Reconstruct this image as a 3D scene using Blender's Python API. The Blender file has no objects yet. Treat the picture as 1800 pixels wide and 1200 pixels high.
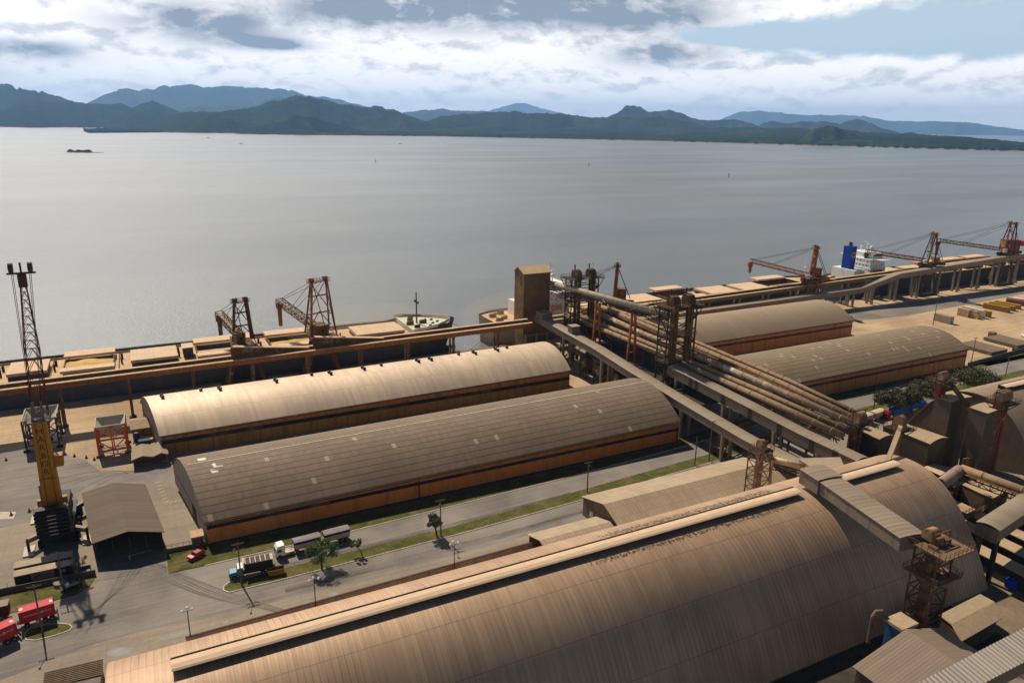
import bpy, math, random
from mathutils import Vector, Matrix
random.seed(7)
R = math.radians
SC = bpy.context.scene
COL = SC.collection

# ------------------------------------------------------------------ camera
HC = 100.0                                   # camera height above the yard, metres
FPX, PITCH, ROLL, YAW = 1296.0, math.atan(382 / 1296.0), 0.0155, R(63.0)
fh = Vector((math.cos(YAW), math.sin(YAW), 0)); rt = Vector((math.sin(YAW), -math.cos(YAW), 0)); zz = Vector((0, 0, 1))
FWD = fh * math.cos(PITCH) - zz * math.sin(PITCH)
UP0 = zz * math.cos(PITCH) + fh * math.sin(PITCH)
RGT = rt * math.cos(ROLL) + UP0 * math.sin(ROLL)
UPV = UP0 * math.cos(ROLL) - rt * math.sin(ROLL)
cam_data = bpy.data.cameras.new('camera'); cam = bpy.data.objects.new('camera', cam_data); COL.objects.link(cam)
cam.matrix_world = Matrix(((RGT.x, UPV.x, -FWD.x, 0), (RGT.y, UPV.y, -FWD.y, 0), (RGT.z, UPV.z, -FWD.z, HC), (0, 0, 0, 1)))
cam_data.sensor_width = 36.0; cam_data.lens = 36.0 * FPX / 1800.0
cam_data.clip_start = 1.0; cam_data.clip_end = 200000.0
SC.camera = cam

# ------------------------------------------------------------------ sun, sky, exposure
SUN_EL, SUN_AZ = R(49.0), math.atan2(-0.15, 0.99)       # azimuth from +Y towards +X
sd = Vector((math.sin(SUN_AZ) * math.cos(SUN_EL), math.cos(SUN_AZ) * math.cos(SUN_EL), math.sin(SUN_EL)))
sun_data = bpy.data.lights.new('sun', 'SUN'); sun = bpy.data.objects.new('sun', sun_data); COL.objects.link(sun)
sun.rotation_euler = (-sd).to_track_quat('-Z', 'Y').to_euler()
sun_data.energy = 5.0; sun_data.angle = R(0.5); sun_data.color = (1.0, 0.88, 0.70)
SC.view_settings.view_transform = 'Standard'; SC.view_settings.look = 'None'
SC.view_settings.exposure = 0.12; SC.view_settings.gamma = 1.0; SC.view_settings.use_curve_mapping = False
SKY_STRENGTH = 0.05
HAZE_DENSITY = 3.7e-5
world = bpy.data.worlds.new('World'); SC.world = world; world.use_nodes = True
SC.cycles.volume_bounces = 1; SC.cycles.max_bounces = 6; SC.cycles.sample_clamp_indirect = 6.0

class NT:
    """small helper round a node tree"""
    def __init__(s, tree): s.t = tree; s.n = tree.nodes; s.l = tree.links
    def new(s, typ, **kw):
        n = s.n.new(typ)
        for k, v in kw.items(): setattr(n, k, v)
        return n
    def put(s, sock, v):
        if hasattr(v, 'is_linked') or isinstance(v, bpy.types.NodeSocket): s.l.new(v, sock)
        else: sock.default_value = v
    def math(s, op, a, b=0.0, c=None, clamp=False):
        n = s.new('ShaderNodeMath', operation=op, use_clamp=clamp)
        s.put(n.inputs[0], a); s.put(n.inputs[1], b)
        if c is not None: s.put(n.inputs[2], c)
        return n.outputs[0]
    def mix(s, f, a, b, mode='MIX'):
        n = s.new('ShaderNodeMix', data_type='RGBA', blend_type=mode)
        s.put(n.inputs[0], f)
        for q, v in ((n.inputs[6], a), (n.inputs[7], b)):
            if isinstance(v, tuple): q.default_value = (v[0], v[1], v[2], 1)
            else: s.put(q, v)
        return n.outputs[2]
    def sep(s, v):
        n = s.new('ShaderNodeSeparateXYZ'); s.put(n.inputs[0], v); return n.outputs
    def comb(s, x, y, z=0.0):
        n = s.new('ShaderNodeCombineXYZ'); s.put(n.inputs[0], x); s.put(n.inputs[1], y); s.put(n.inputs[2], z); return n.outputs[0]
    def noise(s, vec, scale, detail=5.0, rough=0.55, dist=0.0, dim='3D'):
        n = s.new('ShaderNodeTexNoise', noise_dimensions=dim)
        if vec is not None: s.put(n.inputs['Vector'], vec)
        n.inputs['Scale'].default_value = scale; n.inputs['Detail'].default_value = detail
        n.inputs['Roughness'].default_value = rough; n.inputs['Distortion'].default_value = dist
        return n.outputs[0]
    def ss(s, v, a, b, o0=0.0, o1=1.0):
        n = s.new('ShaderNodeMapRange', interpolation_type='SMOOTHSTEP')
        s.put(n.inputs[0], v)
        n.inputs[1].default_value = a; n.inputs[2].default_value = b; n.inputs[3].default_value = o0; n.inputs[4].default_value = o1
        return n.outputs[0]
    def scale_by(s, v, k):
        n = s.new('ShaderNodeVectorMath', operation='SCALE'); s.put(n.inputs[0], v); s.put(n.inputs['Scale'], k); return n.outputs[0]
    def scale(s, v, k):
        n = s.new('ShaderNodeVectorMath', operation='MULTIPLY'); s.put(n.inputs[0], v); n.inputs[1].default_value = k; return n.outputs[0]

# sky: Nishita air with a layer of cloud, all in world directions
w = NT(world.node_tree); w.n.clear()
wo = w.new('ShaderNodeOutputWorld'); bg = w.new('ShaderNodeBackground'); w.l.new(bg.outputs[0], wo.inputs[0])
sky = w.new('ShaderNodeTexSky', sky_type='NISHITA'); sky.sun_disc = False
sky.sun_elevation = SUN_EL; sky.sun_rotation = SUN_AZ; sky.air_density = 0.45; sky.dust_density = 0.1; sky.ozone_density = 2.5
tc = w.new('ShaderNodeTexCoord').outputs['Generated']
sx, sy, sz = w.sep(tc)
hyp = w.math('SQRT', w.math('ADD', w.math('MULTIPLY', sx, sx), w.math('MULTIPLY', sy, sy)))
el = w.math('ARCTAN2', sz, hyp)                      # elevation, radians
az = w.math('ARCTAN2', sx, sy)                       # from +Y to +X, radians
def cn(de, sc, seed, el_k, det, dist):
    return w.noise(w.comb(az, w.math('MULTIPLY', w.math('ADD', el, de), el_k), seed), sc, det, 0.58, dist)
n_big = cn(0.0, 6.5, 0.0, 1.9, 7, 0.25)
n_mid = cn(0.0, 17.0, 3.7, 2.1, 8, 0.2); n_up = cn(0.010, 17.0, 3.7, 2.1, 8, 0.2)
n_fine = cn(0.0, 42.0, 9.1, 1.8, 6, 0.1)
under = w.math('SUBTRACT', n_up, n_mid)              # cloud thickening upwards: we look at its shaded base
def blob(a, e, wa, we):                              # soft ellipse in direction space, degrees / radians
    da = w.math('DIVIDE', w.math('SUBTRACT', az, R(a)), R(wa)); de = w.math('DIVIDE', w.math('SUBTRACT', el, e), we)
    d = w.math('ADD', w.math('MULTIPLY', da, da), w.math('MULTIPLY', de, de))
    return w.math('EXPONENT', w.math('MULTIPLY', d, -1.0))
def addall(l):
    o = l[0]
    for q in l[1:]: o = w.math('ADD', o, q)
    return o
dark = addall([blob(5.5, .108, 5.5, .022), blob(9.5, .088, 3.0, .007), blob(15.5, .133, 5.5, .022), blob(24, .135, 6.5, .026), blob(36, .128, 6.0, .018),
               blob(42, .170, 8.0, .020), blob(37.5, .088, 4.2, .016), blob(-5, .07, 3.5, .010), blob(-13, .045, 6, .012), blob(31, .16, 8, .02)])
hole = addall([blob(55, .105, 11, .030), blob(60, .175, 10, .030), blob(50.5, .175, 5, .012), blob(43, .105, 6, .012)])
cover = w.math('ADD', w.math('MULTIPLY', n_big, 0.55), w.math('MULTIPLY', n_mid, 0.45))
cover = w.math('SUBTRACT', w.math('ADD', cover, w.math('MULTIPLY', dark, 0.35)), w.math('MULTIPLY', hole, 0.42))
cmask = w.ss(cover, 0.25, 0.46)
left = w.ss(az, R(8), R(34), 0.26, 0.0)               # the cloud deck reaches higher towards the sun, at left
high = w.math('MULTIPLY', w.ss(w.math('SUBTRACT', el, left), 0.17, 0.34, 1.0, 0.0), w.ss(w.math('ABSOLUTE', w.math('SUBTRACT', az, R(22))), R(52), R(85), 1.0, 0.0))
cmask = w.math('MULTIPLY', cmask, high)
grey = w.math('ADD', w.math('MULTIPLY', dark, w.ss(n_mid, 0.30, 0.60, 0.30, 1.2)), w.math('MULTIPLY', w.ss(under, -0.02, 0.20), 0.5), clamp=True)
grey = w.math('MAXIMUM', grey, w.math('MULTIPLY', w.ss(n_fine, 0.5, 0.8), 0.22))
ccol = w.mix(grey, (26.5, 25.2, 24.4), (5.6, 6.4, 7.7))
band = w.ss(el, 0.0, 0.075, 0.55, 0.0)               # paler, thinner air-light low down
ccol = w.mix(band, ccol, (24.0, 23.5, 23.0))
skyc = w.mix(w.ss(el, 0.12, 0.32, 0.75, 0.0), sky.outputs[0], (13.5, 16.5, 17.8))
glow = w.math('ADD', 1.0, w.math('MULTIPLY', w.math('MULTIPLY', w.ss(el, 0.14, 0.26), w.ss(az, R(-25), R(40), 1.0, 0.15)), 1.1))   # the deck brightens towards the sun
ccol = w.scale_by(ccol, glow)
final = w.mix(cmask, skyc, ccol)
w.l.new(final, bg.inputs[0]); bg.inputs[1].default_value = SKY_STRENGTH

# ------------------------------------------------------------------ pixel -> place (how the layout was surveyed)
def ray(px, py): return FWD * FPX + RGT * (px - 900) - UPV * (py - 600)
def at(px, py, z=0.0):
    d = ray(px, py); return Vector((0, 0, HC)) + d * ((z - HC) / d.z)
def onY(px, py, Y):
    d = ray(px, py); return Vector((0, 0, HC)) + d * (Y / d.y)
def onX(px, py, X):
    d = ray(px, py); return Vector((0, 0, HC)) + d * (X / d.x)

# ------------------------------------------------------------------ materials
MATS = {}
def mat(name, col, rough=0.8, metal=0.0, var=0.22, scale=0.6, bump=0.0, dirt=None, dirt_amt=0.0, dirt_scale=0.15, spec=0.15, streak=0.0, lines=None):
    """base colour broken up by two noises, optional dust/rust blotches, vertical streaks and panel lines (axis, period, width)"""
    if name in MATS: return MATS[name]
    m = bpy.data.materials.new(name); m.use_nodes = True; t = NT(m.node_tree); MATS[name] = m
    p = t.n['Principled BSDF']; p.inputs['Roughness'].default_value = rough; p.inputs['Metallic'].default_value = metal
    p.inputs['Specular IOR Level'].default_value = spec
    oc = t.new('ShaderNodeTexCoord').outputs['Object']
    a = t.noise(oc, scale, 6, 0.6); b = t.noise(oc, scale * 7.3, 4, 0.6)
    f = t.math('ADD', t.math('MULTIPLY', a, 0.65), t.math('MULTIPLY', b, 0.35))
    f = t.ss(f, 0.3, 0.7)
    lo = tuple(c * (1 - var) for c in col); hi = tuple(min(1, c * (1 + var)) for c in col)
    c = t.mix(f, lo, hi)
    if dirt:
        d = t.ss(t.noise(oc, dirt_scale, 7, 0.62, 0.4), 0.62 - 0.4 * dirt_amt, 0.78 - 0.3 * dirt_amt)
        c = t.mix(t.math('MULTIPLY', d, min(1, 0.55 + dirt_amt * 0.45)), c, dirt)
    if streak:
        s2 = t.noise(t.scale(oc, (2.2, 2.2, 0.12)), 1.0, 5, 0.6)
        c = t.mix(t.math('MULTIPLY', t.ss(s2, 0.45, 0.75), streak), c, tuple(q * 0.45 for q in col))
    if lines:
        for ax, per, wd, dk in lines:
            v = t.sep(oc)['XYZ'.index(ax)]
            fr = t.math('FRACT', t.math('DIVIDE', v, per))
            ln = t.math('LESS_THAN', fr, wd / per)
            c = t.mix(t.math('MULTIPLY', ln, dk), c, tuple(q * 0.35 for q in col))
    t.l.new(c, p.inputs['Base Color'])
    if bump:
        bn = t.new('ShaderNodeBump'); bn.inputs['Strength'].default_value = bump; bn.inputs['Distance'].default_value = 0.15
        t.l.new(b, bn.inputs['Height']); t.l.new(bn.outputs[0], p.inputs['Normal'])
    return m

def roof_mat(name, col, u_per, v_per, seam=0.16, ribs=0.0, rough=0.7, metal=0.0, var=0.16, patch=0.0, patch_col=(.5, .45, .38), seam_dk=0.6, blotch=None, rib_dk=0.25, dark=None, ribnoise=0.0, thick=0.12, spec=0.3):
    """sheeted roof on UV metres: u along the building, v round the arch"""
    m = bpy.data.materials.new(name); m.use_nodes = True; t = NT(m.node_tree); MATS[name] = m
    p = t.n['Principled BSDF']; p.inputs['Roughness'].default_value = rough; p.inputs['Metallic'].default_value = metal
    p.inputs['Specular IOR Level'].default_value = spec
    uv = t.new('ShaderNodeTexCoord').outputs['UV']; u, v, _ = t.sep(uv)
    row = t.math('FLOOR', t.math('DIVIDE', v, v_per))
    wob = t.math('MULTIPLY', t.math('SUBTRACT', t.noise(t.comb(t.math('MULTIPLY', u, 0.25), row, 0.0), 1.0, 2), 0.5), seam * 0.9)
    frv = t.math('FRACT', t.math('DIVIDE', t.math('ADD', v, wob), v_per))
    seamf = t.math('LESS_THAN', frv, thick / v_per)
    sheet = t.math('FLOOR', t.math('DIVIDE', u, u_per))
    wn = t.new('ShaderNodeTexWhiteNoise', noise_dimensions='2D'); t.l.new(t.comb(sheet, row), wn.inputs[0])
    rnd = wn.outputs[0]
    a = t.noise(uv, 0.05, 7, 0.62, 0.3); b = t.noise(t.comb(t.math('MULTIPLY', u, 1.6), t.math('MULTIPLY', v, 0.12)), 1.0, 5, 0.6)
    f = t.math('ADD', t.math('MULTIPLY', a, 0.45), t.math('ADD', t.math('MULTIPLY', b, 0.35), t.math('MULTIPLY', rnd, 0.2)))
    c = t.mix(t.ss(f, 0.28, 0.7), tuple(q * (1 - var) for q in col), tuple(min(1, q * (1 + var)) for q in col))
    if blotch:
        bl = t.ss(t.noise(uv, 0.035, 6, 0.6, 0.6), 0.45, 0.68); c = t.mix(t.math('MULTIPLY', bl, 0.7), c, blotch)
    if patch:
        c = t.mix(t.math('GREATER_THAN', rnd, 1 - patch), c, patch_col)
    if seam: c = t.mix(t.math('MULTIPLY', seamf, seam_dk), c, tuple(q * 0.22 for q in col))
    if ribs:
        fr = t.math('FRACT', t.math('DIVIDE', u, ribs))
        rl = t.math('LESS_THAN', fr, 0.20)
        amt = rib_dk
        if ribnoise: amt = t.math('MULTIPLY', t.ss(t.noise(uv, 0.07, 5), 0.35, 0.65, 1 - ribnoise, 1.0), rib_dk)
        c = t.mix(t.math('MULTIPLY', rl, amt), c, tuple(q * 0.3 for q in col))
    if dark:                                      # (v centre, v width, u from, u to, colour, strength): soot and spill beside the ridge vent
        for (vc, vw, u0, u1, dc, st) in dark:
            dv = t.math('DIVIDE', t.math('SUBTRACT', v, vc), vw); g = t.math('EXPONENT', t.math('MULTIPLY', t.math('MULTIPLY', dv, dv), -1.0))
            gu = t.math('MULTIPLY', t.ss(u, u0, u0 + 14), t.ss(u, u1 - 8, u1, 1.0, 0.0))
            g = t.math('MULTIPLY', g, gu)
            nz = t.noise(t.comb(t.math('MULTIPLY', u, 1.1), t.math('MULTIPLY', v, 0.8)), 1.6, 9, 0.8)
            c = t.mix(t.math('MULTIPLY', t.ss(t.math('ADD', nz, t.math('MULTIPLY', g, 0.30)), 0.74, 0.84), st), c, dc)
    t.l.new(c, p.inputs['Base Color'])
    if ribs:
        bn = t.new('ShaderNodeBump'); bn.inputs['Strength'].default_value = 0.07; bn.inputs['Distance'].default_value = 0.2
        h = t.math('ADD', t.math('SINE', t.math('MULTIPLY', u, 2 * math.pi / ribs)), t.math('MULTIPLY', b, 1.5))
        t.l.new(h, bn.inputs['Height']); t.l.new(bn.outputs[0], p.inputs['Normal'])
    return m

def band_mat(name, bands, x_per=5.0, rough=0.85, streak=0.4):
    """painted wall: list of (z from, colour) bands, with piers and streaks"""
    m = bpy.data.materials.new(name); m.use_nodes = True; t = NT(m.node_tree); MATS[name] = m
    p = t.n['Principled BSDF']; p.inputs['Roughness'].default_value = rough; p.inputs['Specular IOR Level'].default_value = 0.2
    oc = t.new('ShaderNodeTexCoord').outputs['Object']; x, y, z = t.sep(oc)
    c = bands[0][1]
    for zf, cc in bands[1:]:
        c = t.mix(t.math('GREATER_THAN', z, zf), c, cc)
    if isinstance(c, tuple): c = t.mix(0.0, c, c)
    n1 = t.noise(t.scale(oc, (0.5, 0.5, 0.12)), 1.0, 7, 0.65); n2 = t.noise(oc, 0.12, 5, 0.6)
    c = t.mix(t.math('MULTIPLY', t.ss(n1, 0.42, 0.7), streak), c, (0.05, 0.035, 0.022))
    c = t.mix(t.math('MULTIPLY', t.ss(n2, 0.5, 0.72), streak * 0.6), c, (0.30, 0.22, 0.13))
    if x_per:
        s = t.math('ADD', x, y); fr = t.math('FRACT', t.math('DIVIDE', s, x_per))
        c = t.mix(t.math('MULTIPLY', t.math('LESS_THAN', fr, 0.25 / x_per), 0.45), c, (0.06, 0.045, 0.03))
    t.l.new(c, p.inputs['Base Color'])
    return m

TAN = (0.46, 0.33, 0.21)
def rust(name, col, amt=0.4, **k): return mat(name, col, 0.8, 0.0, 0.25, 0.5, dirt=TAN, dirt_amt=amt, dirt_scale=0.35, streak=0.25, **k)
steel_brown = rust('weathered brown steel', (0.13, 0.062, 0.03), 0.25)
steel_orange = rust('rusty orange steel', (0.36, 0.105, 0.025), 0.2)
steel_red = rust('rusty red steel', (0.20, 0.045, 0.025), 0.2)
steel_dark = rust('dark dusty steel', (0.045, 0.032, 0.022), 0.12)
steel_olive = rust('olive dusty steel', (0.115, 0.07, 0.024), 0.15)
steel_yellow = mat('crane yellow paint', (0.36, 0.155, 0.012), 0.55, 0.0, 0.14, 0.3, dirt=(0.16, 0.09, 0.03), dirt_amt=0.15, streak=0.2)
orange_paint = mat('orange hopper paint', (0.55, 0.11, 0.012), 0.6, 0.0, 0.15, 0.5, dirt=(0.35, 0.2, 0.1), dirt_amt=0.1)
black_paint = mat('black machine paint', (0.012, 0.012, 0.014), 0.5, 0.0, 0.3, 0.5)
dusty_sheet = mat('dusty sheet metal', (0.40, 0.29, 0.185), 0.75, 0.0, 0.16, 0.35, dirt=(0.26, 0.17, 0.10), dirt_amt=0.25, streak=0.15)
dusty_top = mat('dust covered steel', (0.50, 0.35, 0.215), 0.9, 0.0, 0.14, 0.3, dirt=(0.34, 0.22, 0.12), dirt_amt=0.2)
gallery_wall = mat('grey brown gallery cladding', (0.19, 0.145, 0.105), 0.8, 0.0, 0.16, 0.4, dirt=(0.20, 0.13, 0.08), dirt_amt=0.25, streak=0.25, lines=[('Y', 1.1, .10, .35), ('X', 1.1, .10, .35)])
gallery_roof = mat('pale gallery roof sheeting', (0.34, 0.265, 0.19), 0.7, 0.0, 0.14, 0.3, dirt=(0.30, 0.21, 0.13), dirt_amt=0.3, lines=[('Y', 1.6, .14, .4), ('X', 1.6, .14, .4)])
concrete = mat('weathered concrete', (0.25, 0.205, 0.155), 0.9, 0.0, 0.15, 0.4, dirt=(0.22, 0.155, 0.10), dirt_amt=0.3, streak=0.3)
white_paint = mat('white paint', (0.78, 0.78, 0.76), 0.5, 0.0, 0.05, 0.4, dirt=(0.5, 0.42, 0.33), dirt_amt=0.1)
white_ship = mat('white ship paint', (0.74, 0.73, 0.71), 0.55, 0.0, 0.06, 0.2, dirt=(0.50, 0.38, 0.26), dirt_amt=0.2, streak=0.15)
glass = mat('dark glass', (0.01, 0.013, 0.016), 0.08, 0.0, 0.1, 1.0, spec=0.6)
rubber = mat('tyre rubber', (0.015, 0.014, 0.013), 0.9, 0.0, 0.2, 2.0)
# ------------------------------------------------------------------ geometry helpers
class MB:
    def __init__(s): s.v = []; s.f = []; s.uv = []; s.has_uv = False
    def add(s, vs, fs, uvs=None):
        o = len(s.v); s.v += [tuple(v) for v in vs]
        for i, f in enumerate(fs):
            s.f.append(tuple(o + k for k in f))
            if uvs: s.uv.append(uvs[i]); s.has_uv = True
            else: s.uv.append([(0, 0)] * len(f))
        return s
    def box(s, x0, x1, y0, y1, z0, z1):
        return s.hexa([(x0, y0), (x1, y0), (x1, y1), (x0, y1)], z0, z1)
    def hexa(s, q, z0, z1):
        vs = [(x, y, z0) for x, y in q] + [(x, y, z1) for x, y in q]; n = len(q)
        return s.add(vs, [tuple(range(n - 1, -1, -1)), tuple(range(n, 2 * n))] + [(i, (i + 1) % n, n + (i + 1) % n, n + i) for i in range(n)])
    def obox(s, c, dx, dy, z0, z1, rz=0.0):
        ca, sa = math.cos(rz), math.sin(rz)
        q = [(c[0] + a * dx / 2 * ca - b * dy / 2 * sa, c[1] + a * dx / 2 * sa + b * dy / 2 * ca) for a, b in ((-1, -1), (1, -1), (1, 1), (-1, 1))]
        return s.hexa(q, z0, z1)
    def bar(s, p, q, w, h=None):
        p, q = Vector(p), Vector(q); d = q - p
        if d.length < 1e-6: return s
        h = h or w; d.normalize()
        side = d.cross(Vector((0, 0, 1)))
        if side.length < 1e-3: side = Vector((1, 0, 0))
        side.normalize(); up = side.cross(d)
        a, b = side * w / 2, up * h / 2
        vs = [p - a - b, p + a - b, p + a + b, p - a + b, q - a - b, q + a - b, q + a + b, q - a + b]
        return s.add(vs, [(0, 1, 2, 3), (7, 6, 5, 4), (0, 4, 5, 1), (1, 5, 6, 2), (2, 6, 7, 3), (3, 7, 4, 0)])
    def tube(s, p, q, r, n=10, r2=None):
        return s.path([p, q], r, n, r2)
    def path(s, pts, r, n=10, r2=None):
        pts = [Vector(p) for p in pts]; rows = []; m = len(pts)
        for i, p in enumerate(pts):
            d = (pts[min(i + 1, m - 1)] - pts[max(i - 1, 0)]).normalized()
            side = d.cross(Vector((0, 0, 1)))
            if side.length < 1e-3: side = Vector((1, 0, 0))
            side.normalize(); up = side.cross(d)
            rr = r if r2 is None else r + (r2 - r) * i / (m - 1)
            rows.append([p + side * math.cos(2 * math.pi * k / n) * rr + up * math.sin(2 * math.pi * k / n) * rr for k in range(n)])
        vs = [v for row in rows for v in row]
        fs = [(i * n + k, i * n + (k + 1) % n, (i + 1) * n + (k + 1) % n, (i + 1) * n + k) for i in range(m - 1) for k in range(n)]
        fs += [tuple(range(n - 1, -1, -1)), tuple(range((m - 1) * n, m * n))]
        return s.add(vs, fs)
    def prism(s, prof, axis, a, b):
        """closed 2D outline (other two axes, in order) pushed along an axis from a to b"""
        def pt(u, v, t): return {'x': (t, u, v), 'y': (u, t, v), 'z': (u, v, t)}[axis]
        n = len(prof); vs = [pt(u, v, a) for u, v in prof] + [pt(u, v, b) for u, v in prof]
        return s.add(vs, [tuple(range(n - 1, -1, -1)), tuple(range(n, 2 * n))] + [(i, (i + 1) % n, n + (i + 1) % n, n + i) for i in range(n)])
    def grid(s, rows, uvrows=None):
        m, n = len(rows), len(rows[0]); vs = [v for r_ in rows for v in r_]; fs = []; uvs = []
        for i in range(m - 1):
            for k in range(n - 1):
                ids = ((i, k), (i, k + 1), (i + 1, k + 1), (i + 1, k)); fs.append(tuple(a * n + b for a, b in ids))
                if uvrows: uvs.append([uvrows[a][b] for a, b in ids])
        return s.add(vs, fs, uvs if uvrows else None)
    def poly(s, pts): return s.add(pts, [tuple(range(len(pts)))])
    def sheet(s, pts, z): return s.poly([(p[0], p[1], z) for p in pts])
    def slab(s, pts, z0, z1): return s.hexa([(p[0], p[1]) for p in pts], z0, z1)
    def lathe(s, c, prof, n=14):
        rows = [[(c[0] + r * math.cos(2 * math.pi * k / n), c[1] + r * math.sin(2 * math.pi * k / n), c[2] + z) for k in range(n + 1)] for r, z in prof]
        return s.grid(rows)
    def ball(s, c, r, n=10, sz=1.0):
        return s.lathe(c, [(r * math.sin(math.pi * i / n), -r * sz * math.cos(math.pi * i / n)) for i in range(n + 1)], n + 2)
    def lattice(s, q0, z0, q1, z1, n, w, wb=None):
        """four-legged braced tower between two quads of corner points"""
        wb = wb or w * 0.6
        def P(k, t): return Vector((q0[k][0] + (q1[k][0] - q0[k][0]) * t, q0[k][1] + (q1[k][1] - q0[k][1]) * t, z0 + (z1 - z0) * t))
        m = len(q0)
        for k in range(m): s.bar(P(k, 0), P(k, 1), w)
        for i in range(n):
            a, b = i / n, (i + 1) / n
            for k in range(m):
                j = (k + 1) % m
                s.bar(P(k, b), P(j, b), wb)
                if (i + k) % 2: s.bar(P(k, a), P(j, b), wb)
                else: s.bar(P(j, a), P(k, b), wb)
        return s
    def truss(s, p, q, w, h, n, b):
        """box truss boom from p to q, width w, height h"""
        p, q = Vector(p), Vector(q); d = (q - p); L = d.length; d.normalize()
        side = d.cross(Vector((0, 0, 1))).normalized(); up = side.cross(d)
        def P(i, a, c): return p + d * (L * i / n) + side * a * w / 2 + up * c * h / 2
        for a in (-1, 1):
            for c in (-1, 1): s.bar(P(0, a, c), P(n, a, c), b)
        for i in range(n + 1):
            for a in (-1, 1): s.bar(P(i, a, -1), P(i, a, 1), b * .7)
            s.bar(P(i, -1, 1), P(i, 1, 1), b * .7); s.bar(P(i, -1, -1), P(i, 1, -1), b * .7)
            if i < n:
                for a in (-1, 1): s.bar(P(i, a, (-1) ** i), P(i + 1, a, -(-1) ** i), b * .7)
        return s
    def rail(s, pts, z=1.1, w=0.06, step=1.6):
        for p, q in zip(pts, pts[1:]):
            p, q = Vector(p), Vector(q); L = (q - p).length; n = max(1, int(L / step))
            for hgt in (z, z * 0.55): s.bar(p + Vector((0, 0, hgt)), q + Vector((0, 0, hgt)), w)
            for i in range(n + 1):
                c = p + (q - p) * i / n; s.bar(c, c + Vector((0, 0, z)), w)
        return s

def obj(name, mb, m, parent=None, smooth=False):
    me = bpy.data.meshes.new(name); org = parent_world(parent)
    me.from_pydata([(v[0] - org.x, v[1] - org.y, v[2] - org.z) for v in mb.v], [], mb.f)
    if mb.has_uv:
        uvl = me.uv_layers.new(name='UVMap'); i = 0
        for fu in mb.uv:
            for q in fu: uvl.data[i].uv = q; i += 1
    if m: me.materials.append(m)
    me.validate(verbose=False); me.update()
    if smooth:
        for p in me.polygons: p.use_smooth = len(p.vertices) <= 4
    o = bpy.data.objects.new(name, me); COL.objects.link(o)
    if parent: o.parent = parent
    return o
def parent_world(p):
    v = Vector((0, 0, 0))
    while p is not None: v += Vector(p.location); p = p.parent
    return v
def tag(o, label, cat, group=None):
    o['label'] = label; o['category'] = cat
    if group: o['group'] = group
    return o
def thing(name, label, cat, loc=(0, 0, 0), group=None):
    o = bpy.data.objects.new(name, None); COL.objects.link(o); o.location = loc; o.empty_display_size = 0.5
    return tag(o, label, cat, group)
def struct(name, mb, m, smooth=False):
    o = obj(name, mb, m, None, smooth); o['kind'] = 'structure'; return o
def stuff(name, mb, m, label, cat):
    o = obj(name, mb, m); o['kind'] = 'stuff'; o['label'] = label; o['category'] = cat; return o
def dup(root, loc, rz=0.0, label=None):
    r_ = root.copy(); COL.objects.link(r_); r_.location = loc; r_.rotation_euler = (0, 0, rz)
    if label: r_['label'] = label
    def rec(a, b):
        for ch in list(a.children):
            c = ch.copy(); COL.objects.link(c); c.parent = b; rec(ch, c)
    rec(root, r_)
    return r_
def turn(o, rz): o.rotation_euler = (0, 0, rz); return o
def lerp(a, b, t): return a + (b - a) * t
def interp(tab, x):
    if x <= tab[0][0]: return tab[0][1]
    for (a, ya), (b, yb) in zip(tab, tab[1:]):
        if x <= b: return ya + (yb - ya) * (x - a) / (b - a)
    return tab[-1][1]
def text(name, s, m, parent, origin, xdir, ydir, size, depth=0.02, align='CENTER'):
    """lettering laid on a face: origin, reading direction, up direction; kept as a mesh"""
    cu = bpy.data.curves.new(name, 'FONT'); cu.body = s; cu.size = size; cu.extrude = depth; cu.align_x = align; cu.align_y = 'CENTER'; cu.resolution_u = 2
    tmp = bpy.data.objects.new(name + '_curve', cu); COL.objects.link(tmp)
    me = bpy.data.meshes.new_from_object(tmp); bpy.data.objects.remove(tmp); bpy.data.curves.remove(cu)
    X, Y = Vector(xdir).normalized(), Vector(ydir).normalized(); Z = X.cross(Y)
    org = Vector(origin) - parent_world(parent)
    for v in me.vertices: v.co = org + X * v.co.x + Y * v.co.y + Z * v.co.z
    me.materials.clear(); me.materials.append(m)
    o = bpy.data.objects.new(name, me); COL.objects.link(o); o.parent = parent; return o

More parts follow.
